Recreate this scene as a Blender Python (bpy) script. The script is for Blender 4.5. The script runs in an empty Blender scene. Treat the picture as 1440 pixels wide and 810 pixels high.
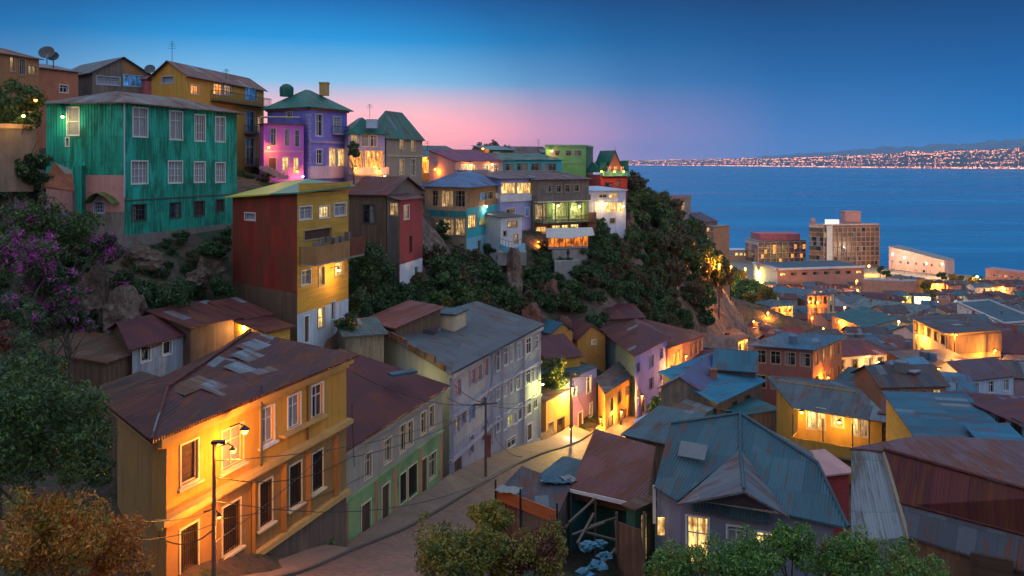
import bpy, bmesh, math, random
import numpy as np
from mathutils import Vector, noise
from mathutils.geometry import delaunay_2d_cdt
from mathutils.bvhtree import BVHTree
R = math.radians
random.seed(7)
sc = bpy.context.scene
COL = sc.collection
F, CX, HY = 1200.0, 720.0, 228.0      # lens of the picture: level camera at the world origin looking along +Y

def P(px, py=None, Y=None, z=None):
    """world point seen at (px, py) of the photograph at depth Y or height z"""
    if Y is None: Y = z * F / (HY - py)
    if z is None: z = (HY - py) * Y / F
    return Vector(((px - CX) / F * Y, Y, z))

# ---------------------------------------------------------------- objects
WL = {}                                 # world location of every parent
def link(o): COL.objects.link(o); return o
def tag(o, label=None, cat=None, group=None, kind=None):
    if label: o['label'] = label
    if cat: o['category'] = cat
    if group: o['group'] = group
    if kind: o['kind'] = kind
    return o
def thing(name, label, cat, loc=(0, 0, 0), rz=0, group=None):
    o = link(bpy.data.objects.new(name, None)); o.empty_display_size = .3
    o.location = loc; o.rotation_euler = (0, 0, rz); WL[o.name] = Vector(loc)
    return tag(o, label, cat, group)
def copy_tree(o, parent=None):
    c = link(o.copy())
    if parent: c.parent = parent
    for ch in o.children: copy_tree(ch, c)
    return c

class MB:
    """collects faces of one mesh"""
    def __init__(s, udir=None): s.v = []; s.f = []; s.m = []; s.udir = udir
    def face(s, pts, m=0):
        i = len(s.v); s.v += [Vector(p) for p in pts]; s.f.append(list(range(i, i + len(pts)))); s.m.append(m)
    def box(s, c, d, rz=0, m=0, ax=None):
        cx, cy, cz = c; dx, dy, dz = d[0] / 2, d[1] / 2, d[2] / 2
        ca, sa = math.cos(rz), math.sin(rz)
        p = []
        for (x, y, z) in ((-1,-1,-1),(1,-1,-1),(1,1,-1),(-1,1,-1),(-1,-1,1),(1,-1,1),(1,1,1),(-1,1,1)):
            X, Yy = x * dx, y * dy
            p.append(Vector((cx + X * ca - Yy * sa, cy + X * sa + Yy * ca, cz + z * dz)))
        i = len(s.v); s.v += p
        for q in ((0,3,2,1),(4,5,6,7),(0,1,5,4),(1,2,6,5),(2,3,7,6),(3,0,4,7)):
            s.f.append([i + k for k in q]); s.m.append(m)
    def bar(s, a, b, w, h=None, m=0):
        """square bar between two points"""
        a, b = Vector(a), Vector(b); h = h or w; d = (b - a).normalized()
        up = Vector((0, 0, 1)) if abs(d.z) < .95 else Vector((0, 1, 0))
        sx = d.cross(up).normalized() * w / 2; sy = sx.cross(d).normalized() * h / 2
        i = len(s.v)
        for q in (a, b):
            s.v += [q - sx - sy, q + sx - sy, q + sx + sy, q - sx + sy]
        for q in ((3,2,1,0),(4,5,6,7),(0,1,5,4),(1,2,6,5),(2,3,7,6),(3,0,4,7)):
            s.f.append([i + k for k in q]); s.m.append(m)
    def tube(s, pts, r, n=6, m=0, r2=None):
        pts = [Vector(p) for p in pts]; base = len(s.v); L = len(pts)
        for k, p in enumerate(pts):
            d = (pts[min(k + 1, L - 1)] - pts[max(k - 1, 0)]).normalized()
            up = Vector((0, 0, 1)) if abs(d.z) < .9 else Vector((1, 0, 0))
            a = d.cross(up).normalized(); b = a.cross(d).normalized()
            rr = r if r2 is None else r + (r2 - r) * k / (L - 1)
            for j in range(n):
                t = 2 * math.pi * j / n
                s.v.append(p + (a * math.cos(t) + b * math.sin(t)) * rr)
        for k in range(L - 1):
            for j in range(n):
                a0 = base + k * n + j; a1 = base + k * n + (j + 1) % n
                s.f.append([a0, a1, a1 + n, a0 + n]); s.m.append(m)
        s.f.append([base + j for j in range(n)][::-1]); s.m.append(m)
        s.f.append([base + (L - 1) * n + j for j in range(n)]); s.m.append(m)
    def lathe(s, c, prof, n=10, m=0):
        c = Vector(c); base = len(s.v)
        for (r, z) in prof:
            for j in range(n):
                t = 2 * math.pi * j / n
                s.v.append(c + Vector((r * math.cos(t), r * math.sin(t), z)))
        for k in range(len(prof) - 1):
            for j in range(n):
                a0 = base + k * n + j; a1 = base + k * n + (j + 1) % n
                s.f.append([a0, a1, a1 + n, a0 + n]); s.m.append(m)
    def solid(s, verts, faces, t, m=0):
        """sheet of faces given a thickness t downwards"""
        verts = [Vector(v) for v in verts]; i = len(s.v); n = len(verts)
        s.v += verts + [v - Vector((0, 0, t)) for v in verts]
        cnt = {}
        for f in faces:
            s.f.append([i + k for k in f]); s.m.append(m)
            s.f.append([i + n + k for k in reversed(f)]); s.m.append(m)
            for a, b in zip(f, f[1:] + f[:1]): cnt[(a, b)] = 1
        for (a, b) in cnt:
            if (b, a) not in cnt:
                s.f.append([i + b, i + a, i + n + a, i + n + b]); s.m.append(m)
    def build(s, name, mats, parent=None, smooth=False, local=False, world_uv=True):
        if not isinstance(mats, (list, tuple)): mats = [mats]
        off = Vector((0, 0, 0))
        if parent is not None and not local: off = WL.get(parent.name, off)
        me = bpy.data.meshes.new(name)
        me.from_pydata([tuple(v - off) for v in s.v], [], s.f)
        for mt in mats: me.materials.append(mt)
        me.polygons.foreach_set('material_index', s.m)
        if smooth: me.polygons.foreach_set('use_smooth', [True] * len(s.f))
        me.update()
        uvl = me.uv_layers.new(name='UVMap')
        Z = Vector((0, 0, 1)); ud = s.udir or Vector((1, 0, 0))
        data = uvl.data
        for p in me.polygons:
            nn = p.normal
            if abs(nn.z) > .985: u = ud.normalized()
            else: u = Z.cross(nn).normalized()
            v = nn.cross(u)
            for li in p.loop_indices:
                q = s.v[me.loops[li].vertex_index]
                data[li].uv = (q.dot(u), q.dot(v))
        o = link(bpy.data.objects.new(name, me))
        if parent is not None: o.parent = parent; WL[o.name] = off if not local else Vector((0, 0, 0))
        return o

# ---------------------------------------------------------------- materials
MC = {}
def new_mat(name):
    m = bpy.data.materials.new(name); m.use_nodes = True
    nt = m.node_tree; b = nt.nodes['Principled BSDF']
    return m, nt, b
def nd(nt, t, **k):
    n = nt.nodes.new(t)
    for a, v in k.items(): setattr(n, a, v)
    return n
def setin(n, **k):
    for a, v in k.items(): n.inputs[a.replace('_', ' ')].default_value = v
def c4(c): return (c[0], c[1], c[2], 1)
def mixc(nt, fac, a, b, mode='MIX'):
    n = nd(nt, 'ShaderNodeMix', data_type='RGBA', blend_type=mode)
    for sock, val in ((n.inputs[0], fac), (n.inputs[6], a), (n.inputs[7], b)):
        if isinstance(val, bpy.types.NodeSocket): nt.links.new(val, sock)
        elif isinstance(val, (int, float)): sock.default_value = val
        else: sock.default_value = c4(val)
    return n.outputs[2]
def math_(nt, op, a, b=None, c=None):
    n = nd(nt, 'ShaderNodeMath', operation=op)
    for i, v in enumerate((a, b, c)):
        if v is None: continue
        if isinstance(v, bpy.types.NodeSocket): nt.links.new(v, n.inputs[i])
        else: n.inputs[i].default_value = v
    return n.outputs[0]
def ramp(nt, fac, stops):
    n = nd(nt, 'ShaderNodeValToRGB'); e = n.color_ramp.elements
    while len(e) > 1: e.remove(e[-1])
    e[0].position = stops[0][0]; e[0].color = c4(stops[0][1])
    for p, c in stops[1:]:
        x = e.new(p); x.color = c4(c)
    nt.links.new(fac, n.inputs[0]); return n.outputs[0]
def mapped(nt, sx, sy, sz=1, src='UV'):
    tc = nd(nt, 'ShaderNodeTexCoord'); mp = nd(nt, 'ShaderNodeMapping')
    nt.links.new(tc.outputs[src], mp.inputs[0]); mp.inputs['Scale'].default_value = (sx, sy, sz)
    return mp.outputs[0]
def noise_(nt, vec, scale, detail=5, rough=.55, dist=0):
    n = nd(nt, 'ShaderNodeTexNoise'); setin(n, Scale=scale, Detail=detail, Roughness=rough, Distortion=dist)
    nt.links.new(vec, n.inputs['Vector']); return n.outputs['Fac']
def bump(nt, b, h, strength=.5, dist=.03):
    n = nd(nt, 'ShaderNodeBump'); setin(n, Strength=strength, Distance=dist)
    nt.links.new(h, n.inputs['Height']); nt.links.new(n.outputs[0], b.inputs['Normal'])

def metal(name, col, col2=None, rust=.35, pitch=.16, sheet=(.85, 2.4), rustc=(.13, .045, .025), zinc=.06, rough=.5, bumpd=.035):
    """corrugated sheets laid side by side, each weathered differently"""
    if name in MC: return MC[name]
    m, nt, b = new_mat(name); col2 = col2 or tuple(c * .55 for c in col)
    tc = nd(nt, 'ShaderNodeTexCoord')
    br = nd(nt, 'ShaderNodeTexBrick'); br.offset = .37
    setin(br, Scale=1, Mortar_Size=.012, Brick_Width=sheet[0], Row_Height=sheet[1], Bias=0.0)
    br.inputs['Color1'].default_value = (0, 0, 0, 1); br.inputs['Color2'].default_value = (1, 1, 1, 1); br.inputs['Mortar'].default_value = (.4, .4, .4, 1)
    nt.links.new(tc.outputs['UV'], br.inputs['Vector'])
    c = mixc(nt, br.outputs['Color'], col2, col)
    n1 = noise_(nt, mapped(nt, .5, .22), 1.2, 7, .62, .4)
    n2 = noise_(nt, mapped(nt, 3.5, .35), 1.0, 5, .6)
    n4 = noise_(nt, mapped(nt, 9, .5), 1.0, 4, .6)
    r = math_(nt, 'ADD', n1, math_(nt, 'MULTIPLY', math_(nt, 'SUBTRACT', n2, .5), .8)); r = math_(nt, 'ADD', r, math_(nt, 'MULTIPLY', math_(nt, 'SUBTRACT', n4, .5), .35))
    rm = ramp(nt, r, [(.62 - rust * .45, (0, 0, 0)), (.74 - rust * .30, (1, 1, 1))])
    rc = mixc(nt, n2, tuple(x * .5 for x in rustc), tuple(x * 1.7 for x in rustc))
    c = mixc(nt, math_(nt, 'MULTIPLY', rm, .85), c, rc)
    if zinc > 0:
        z = math_(nt, 'GREATER_THAN', br.outputs['Color'], 1 - zinc)
        z = math_(nt, 'MULTIPLY', z, ramp(nt, n1, [(.35, (.3,) * 3), (.55, (1,) * 3)]))
        c = mixc(nt, z, c, (.14, .16, .18))
    seam = math_(nt, 'MULTIPLY', br.outputs['Fac'], .45)
    c = mixc(nt, seam, c, (.02, .016, .015))
    nt.links.new(c, b.inputs['Base Color'])
    sx = nd(nt, 'ShaderNodeSeparateXYZ'); nt.links.new(tc.outputs['UV'], sx.inputs[0])
    h = math_(nt, 'SINE', math_(nt, 'MULTIPLY', sx.outputs[0], 2 * math.pi / pitch))
    h = math_(nt, 'ADD', math_(nt, 'MULTIPLY', h, .5), math_(nt, 'MULTIPLY', br.outputs['Color'], .25))
    bump(nt, b, h, .75, bumpd)
    rr = ramp(nt, rm, [(0, (rough,) * 3), (1, (.9,) * 3)]); nt.links.new(rr, b.inputs['Roughness'])
    setin(b, Metallic=.05); b.inputs['Specular IOR Level'].default_value = .16; MC[name] = m; return m

def stucco(name, col, grime=.5, dirt=(.10, .08, .06), var=.25):
    if name in MC: return MC[name]
    m, nt, b = new_mat(name)
    n1 = noise_(nt, mapped(nt, .45, .45, .45, 'Object'), 1.0, 6, .65, .3)
    n2 = noise_(nt, mapped(nt, 2.2, .25), 1.0, 6, .65)
    n3 = noise_(nt, mapped(nt, 9, 9, 9, 'Object'), 1.0, 4, .6)
    c = mixc(nt, ramp(nt, n1, [(.35, (0,) * 3), (.65, (1,) * 3)]), tuple(x * (1 - var) for x in col), tuple(min(.9, x * (1 + var * .6)) for x in col))
    g = math_(nt, 'MULTIPLY', ramp(nt, math_(nt, 'ADD', math_(nt, 'MULTIPLY', n1, .5), math_(nt, 'MULTIPLY', n2, .5)), [(.47, (0,) * 3), (.62, (1,) * 3)]), grime)
    c = mixc(nt, g, c, dirt)
    n6 = noise_(nt, mapped(nt, 1.1, 1.1, 1.1, 'Object'), 1.0, 9, .72, .6)
    c = mixc(nt, math_(nt, 'MULTIPLY', ramp(nt, n6, [(.625, (0,) * 3), (.645, (1,) * 3)]), min(.75, grime * 1.4)), c, tuple(.55 * x + .10 for x in col))
    c = mixc(nt, ramp(nt, n3, [(.60, (0,) * 3), (.75, (.35,) * 3)]), c, tuple(x * .6 for x in col))
    nt.links.new(c, b.inputs['Base Color']); setin(b, Roughness=.88)
    bump(nt, b, math_(nt, 'ADD', n1, math_(nt, 'MULTIPLY', n3, .5)), .35, .04); MC[name] = m; return m

def boards(name, col, col2=None, w=.16, vert=True, grime=.5, dirt=(.05, .035, .025)):
    if name in MC: return MC[name]
    m, nt, b = new_mat(name); col2 = col2 or tuple(c * .5 for c in col)
    tc = nd(nt, 'ShaderNodeTexCoord'); mp = nd(nt, 'ShaderNodeMapping')
    if vert: mp.inputs['Rotation'].default_value = (0, 0, math.pi / 2)
    nt.links.new(tc.outputs['UV'], mp.inputs[0])
    br = nd(nt, 'ShaderNodeTexBrick'); br.offset = .43
    setin(br, Scale=1, Mortar_Size=.008, Brick_Width=2.7, Row_Height=w, Bias=0.0, Mortar_Smooth=.3)
    br.inputs['Color1'].default_value = (0, 0, 0, 1); br.inputs['Color2'].default_value = (1, 1, 1, 1); br.inputs['Mortar'].default_value = (.5, .5, .5, 1)
    nt.links.new(mp.outputs[0], br.inputs['Vector'])
    n1 = noise_(nt, mapped(nt, *((3.0, .4) if vert else (.4, 3.0))), 1.2, 6, .65)
    n2 = noise_(nt, mapped(nt, .5, .5, .5, 'Object'), 1.0, 5, .6)
    c = mixc(nt, br.outputs['Color'], col2, col)
    c = mixc(nt, ramp(nt, n1, [(.4, (0,) * 3), (.7, (.5,) * 3)]), c, tuple(x * .6 for x in col))
    c = mixc(nt, math_(nt, 'MULTIPLY', ramp(nt, n2, [(.5, (0,) * 3), (.68, (1,) * 3)]), grime), c, dirt)
    c = mixc(nt, math_(nt, 'MULTIPLY', br.outputs['Fac'], .6), c, tuple(x * .15 for x in col))
    nt.links.new(c, b.inputs['Base Color']); setin(b, Roughness=.8)
    bump(nt, b, math_(nt, 'ADD', math_(nt, 'MULTIPLY', math_(nt, 'SUBTRACT', 1.0, br.outputs['Fac']), 1.0), math_(nt, 'MULTIPLY', n1, .3)), .5, .03)
    MC[name] = m; return m

def plain(name, col, rough=.6, metal_=0, var=.3, scale=3):
    if name in MC: return MC[name]
    m, nt, b = new_mat(name)
    n = noise_(nt, mapped(nt, 1, 1, 1, 'Object'), scale, 5, .6)
    nt.links.new(mixc(nt, n, tuple(x * (1 - var) for x in col), tuple(x * (1 + var) for x in col)), b.inputs['Base Color'])
    setin(b, Roughness=rough, Metallic=metal_); MC[name] = m; return m

def glow(name, col, strength, curtain=True, dark=.25):
    """a lit room behind a pane: curtains and furniture break it up"""
    if name in MC: return MC[name]
    m, nt, b = new_mat(name)
    setin(b, Roughness=.3); b.inputs['Base Color'].default_value = (.05, .04, .03, 1)
    if curtain:
        n1 = noise_(nt, mapped(nt, 3.0, .5), 1.3, 3, .6)
        n2 = noise_(nt, mapped(nt, .9, 1.1), 1.0, 4, .6, .5)
        f = math_(nt, 'MULTIPLY', ramp(nt, n1, [(.36, (dark,) * 3), (.58, (1,) * 3)]), ramp(nt, n2, [(.35, (.35,) * 3), (.62, (1.1,) * 3)]))
        c = mixc(nt, f, tuple(x * y for x, y in zip(col, (.35, .22, .12))), col)
        nt.links.new(c, b.inputs['Emission Color']); nt.links.new(math_(nt, 'MULTIPLY', f, strength), b.inputs['Emission Strength'])
    else:
        b.inputs['Emission Color'].default_value = c4(col); b.inputs['Emission Strength'].default_value = strength
    MC[name] = m; return m

def glass_mat():
    m, nt, b = new_mat('window_glass')
    oi = nd(nt, 'ShaderNodeObjectInfo'); tc = nd(nt, 'ShaderNodeTexCoord'); sx = nd(nt, 'ShaderNodeSeparateXYZ'); nt.links.new(tc.outputs['Object'], sx.inputs[0])
    n = noise_(nt, mapped(nt, .8, .8, .8, 'Object'), 1.3, 3)
    dark = ramp(nt, n, [(.4, (.008, .010, .014)), (.65, (.04, .045, .055))])
    rnd = oi.outputs['Random']
    edge = math_(nt, 'SUBTRACT', math_(nt, 'MULTIPLY', rnd, 1.3), .85)            # how far the curtain is drawn across
    side = math_(nt, 'SUBTRACT', math_(nt, 'MULTIPLY', math_(nt, 'GREATER_THAN', math_(nt, 'FRACT', math_(nt, 'MULTIPLY', rnd, 7.3)), .5), 2.0), 1.0)
    on = math_(nt, 'LESS_THAN', math_(nt, 'MULTIPLY', sx.outputs[0], side), edge)
    fold = noise_(nt, mapped(nt, 14, 1, .3, 'Object'), 1, 3)
    cur = ramp(nt, fold, [(.35, (.10, .09, .09)), (.65, (.30, .28, .27))])
    nt.links.new(mixc(nt, on, dark, cur), b.inputs['Base Color'])
    setin(b, Roughness=.12); b.inputs['Specular IOR Level'].default_value = .7
    return m
GLASS = glass_mat()
LITW = glow('lit_room_warm', (1.0, .62, .20), 2.2)
LITY = glow('lit_room_yellow', (1.0, .74, .26), 2.6)
LITO = glow('lit_room_orange', (1.0, .38, .07), 2.4)
LITP = glow('lit_room_pink', (1.0, .36, .30), .55)
LITG = glow('lit_room_green', (.72, .80, .24), 1.0)
LITB = glow('lit_room_blue', (.04, .30, .85), .7)
LITD = glow('lit_room_dim', (1.0, .66, .30), .75)
BAYD = glow('dim_brown_bay', (.9, .36, .16), .26)
BAYK = glow('dark_brown_bay', (.5, .2, .12), .12)
CURT = plain('drawn_curtain', (.24, .24, .27), .9, 0, .35, 2.5)
SHUT = boards('brown_shutter', (.10, .045, .025), (.05, .022, .014), .09, False)
DOORM = boards('brown_door_boards', (.14, .06, .03), None, .14, True)
WHITE = plain('white_frame_paint', (.55, .53, .52), .55, 0, .15)
CREAM = plain('cream_frame_paint', (.60, .46, .30), .6, 0, .15)
TAN = plain('tan_frame_paint', (.30, .22, .15), .65, 0, .2)
DARKF = plain('dark_frame_paint', (.05, .04, .04), .55, 0, .3)
BLUEF = plain('blue_grey_frame_paint', (.30, .36, .46), .6, 0, .2)
IRON = plain('black_iron', (.018, .017, .017), .5, .3, .4)
WOODP = plain('weathered_pole_wood', (.10, .07, .05), .85, 0, .4, 6)
CONC = stucco('grey_concrete', (.24, .23, .22), .5)
PANES = {'.': GLASS, 'n': BAYD, 'k': BAYK, 'w': LITW, 'y': LITY, 'o': LITO, 'p': LITP, 'g': LITG, 'b': LITB, 'd': LITD, 'c': CURT, 's': SHUT}

# ---------------------------------------------------------------- windows (meshes shared by size and style)
WC = {}
def mesh_only(o):
    me = o.data; bpy.data.objects.remove(o); return me
def q(x): return round(x * 20) / 20 or .05
def win(parent, p, ang, w, h, style='c', pane='.', frame=None, sill=False, depth=.2, cas=.09):
    """window whose bottom centre is p on the wall; local x along the wall, local -y outwards"""
    frame = frame or WHITE
    w, h = max(.2, q(w)), max(.2, q(h))
    key = (w, h, style, frame.name, cas)
    if key not in WC:
        b = MB(); c = cas; pr = .05
        b.box((-w / 2 - c / 2, -pr / 2 + .01, h / 2), (c, pr + .02, h + 2 * c)); b.box((w / 2 + c / 2, -pr / 2 + .01, h / 2), (c, pr + .02, h + 2 * c))
        b.box((0, -pr / 2 + .008, h + c / 2), (w, pr + .016, c)); b.box((0, -pr / 2 + .008, -c / 2), (w, pr + .016, c))
        t = min(.06, w * .08)
        y = depth * .6
        def bx(x, z, dx, dz): b.box((x, y, z), (dx, .05, dz))
        if style != 'b' and style != 'n':
            bx(-w / 2 + t / 2, h / 2, t, h); bx(w / 2 - t / 2, h / 2, t, h); bx(0, h - t / 2, w - 2 * t, t); bx(0, t / 2, w - 2 * t, t)
        if style in 'cg': b.box((0, y - .003, h / 2), (t, .05, h - 2 * t))
        if style == 'c': b.box((0, y + .004, h * .68), (w - 2 * t, .05, t))
        if style == 'g':
            for k in (1, 2): b.box((0, y + .004, h * k / 3), (w - 2 * t, .05, t * .7))
            for k in (-1, 1): b.box((k * w / 4, y - .006, h / 2), (t * .6, .05, h - 2 * t))
        if style == 'h': b.box((0, y + .004, h * .5), (w - 2 * t, .05, t))
        if style == 'm':                                   # wide glazing of many uprights
            n = max(2, int(w / .7))
            for k in range(1, n): b.box((-w / 2 + w * k / n, y - .003, h / 2), (t, .05, h - 2 * t))
            b.box((0, y + .004, h * .72), (w - 2 * t, .05, t * .8))
        if style == 'b':
            n = max(4, int(w / .13))
            for k in range(n + 1): b.box((-w / 2 + .03 + (w - .06) * k / n, .0, h / 2), (.025, .025, h), 0, 1)
            for k in (.12, .5, .88): b.box((0, .014, h * k), (w, .02, .03), 0, 1)
        WC[key] = mesh_only(b.build('window', [frame, IRON], None))
    o = link(bpy.data.objects.new('window', WC[key])); o.parent = parent
    o.location = Vector(p) - WL[parent.name]; o.rotation_euler = (0, 0, ang)
    pk = (w, h, 'pane', pane, depth)
    if pk not in WC:
        b = MB(); y = depth
        b.face([(-w / 2, y, 0), (w / 2, y, 0), (w / 2, y, h), (-w / 2, y, h)])
        WC[pk] = mesh_only(b.build('pane', PANES[pane], None))
    pn = link(bpy.data.objects.new('pane', WC[pk])); pn.parent = o
    if sill:
        sk = (w, 'sill', frame.name)
        if sk not in WC:
            b = MB(); b.box((0, -.08, -cas - .05), (w + .5, .2, .1))
            WC[sk] = mesh_only(b.build('sill', frame, None))
        so = link(bpy.data.objects.new('sill', WC[sk])); so.parent = o
    return o
def door(parent, p, ang, w, h, frame=None, dm=None, depth=.14):
    frame = frame or TAN; dm = dm or DOORM
    w, h = q(w), q(h); key = (w, h, 'door', frame.name)
    if key not in WC:
        b = MB(); c = .1
        b.box((-w / 2 - c / 2, -.015, h / 2), (c, .07, h)); b.box((w / 2 + c / 2, -.015, h / 2), (c, .07, h)); b.box((0, -.017, h + c / 2), (w + 2 * c, .07, c))
        WC[key] = mesh_only(b.build('door_frame', frame, None))
    o = link(bpy.data.objects.new('door', WC[key])); o.parent = parent
    o.location = Vector(p) - WL[parent.name]; o.rotation_euler = (0, 0, ang)
    pk = (w, h, 'leaf', dm.name)
    if pk not in WC:
        b = MB(); b.box((0, depth - .02, h / 2), (w, .05, h))
        for k in (.28, .72): b.box((0, depth - .055, h * k), (w * .6, .03, h * .28))
        b.box((w * .36, depth - .07, h * .48), (.05, .06, .12))
        WC[pk] = mesh_only(b.build('door_leaf', dm, None))
    l = link(bpy.data.objects.new('door_leaf', WC[pk])); l.parent = o
    return o

# ---------------------------------------------------------------- houses
CR = random.Random(99)
GREYP = plain('grey_vent_metal', (.12, .125, .13), .6, .2); TANKM = plain('faded_tank_plastic', (.08, .13, .19), .6); SKYLM = plain('dusty_skylight_pane', (.16, .18, .19), .4)
FOOT = []                                # footprints, for the filling of the town
def offset_poly(pts, o):
    n = len(pts); out = []
    for i in range(n):
        a, b, c = pts[i - 1], pts[i], pts[(i + 1) % n]
        d1 = (b - a).to_2d().normalized(); d2 = (c - b).to_2d().normalized()
        n1 = Vector((d1.y, -d1.x)); n2 = Vector((d2.y, -d2.x))
        k = n1 + n2; L = k.length
        k = k / L * min(2.0, 1 / max(.35, L / 2)) if L > 1e-4 else n1
        out.append(Vector((b.x + k.x * o, b.y + k.y * o, b.z)))
    return out

def ray_wall(A, B, px):
    """parameter along wall A-B (2D) that is seen at picture column px"""
    k = (px - CX) / F
    d = B - A; den = d.x - k * d.y
    return (k * A.y - A.x) / den

def add_wall(b, A, B, z0, zA, zB, ops, m=0, bands=None, rev=.26):
    """wall face with real openings; ops = (u0,u1,z0,z1) in metres along the wall and world heights"""
    d = (B - A).to_2d(); L = d.length; d = d / L; nrm = Vector((d.y, -d.x))
    zt = min(zA, zB)
    def pt(u, z, k=0): return (A.x + d.x * u - nrm.x * k, A.y + d.y * u - nrm.y * k, z)
    us = sorted({0, L} | {min(L, max(0, u)) for o in ops for u in o[:2]})
    bz = [x[0] for x in (bands or [])]
    zs = sorted({z0, zt} | {min(zt, max(z0, z)) for o in ops for z in o[2:4]} | {min(zt, max(z0, z)) for z in bz})
    def bm(z):
        k = m
        for (zb_, mm) in (bands or []):
            if z < zb_: k = mm
        return k
    for i in range(len(us) - 1):
        if us[i + 1] - us[i] < 1e-5: continue
        uc = (us[i] + us[i + 1]) / 2
        for j in range(len(zs) - 1):
            if zs[j + 1] - zs[j] < 1e-5: continue
            zc = (zs[j] + zs[j + 1]) / 2
            if any(o[0] < uc < o[1] and o[2] < zc < o[3] for o in ops): continue
            b.face([pt(us[i], zs[j]), pt(us[i + 1], zs[j]), pt(us[i + 1], zs[j + 1]), pt(us[i], zs[j + 1])], bm(zc))
    if abs(zA - zB) > 1e-3:
        hi = pt(L, zB) if zB > zA else pt(0, zA)
        b.face([pt(0, zt), pt(L, zt), hi], bm(zt - .01))
    for (u0, u1, y0, y1) in ops:
        k = bm((y0 + y1) / 2)
        b.face([pt(u0, y0), pt(u1, y0), pt(u1, y0, rev), pt(u0, y0, rev)], k); b.face([pt(u0, y1, rev), pt(u1, y1, rev), pt(u1, y1), pt(u0, y1)], k)
        b.face([pt(u0, y0, rev), pt(u0, y1, rev), pt(u0, y1), pt(u0, y0)], k); b.face([pt(u1, y0), pt(u1, y1), pt(u1, y1, rev), pt(u1, y0, rev)], k)
    return d, nrm

def corners(pts, z, depth):
    out = []
    for p in pts:
        if isinstance(p, Vector): out.append(p.copy()); continue
        if len(p) == 2: out.append(P(p[0], p[1], z=z))
        elif p[1] is None: out.append(P(p[0], None, p[2], z))
        else: out.append(P(p[0], p[1], p[2]))
    if len(out) == 2:
        A, B = out; d = (B - A).to_2d().normalized(); nb = Vector((-d.y, d.x, 0)) * depth
        out += [B + nb, A + nb]
    elif len(out) == 3 and depth != 'tri':
        L, M, Rr = out; out.append(Vector((L.x + Rr.x - M.x, L.y + Rr.y - M.y, (L.z + Rr.z) / 2)))
    return out

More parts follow.
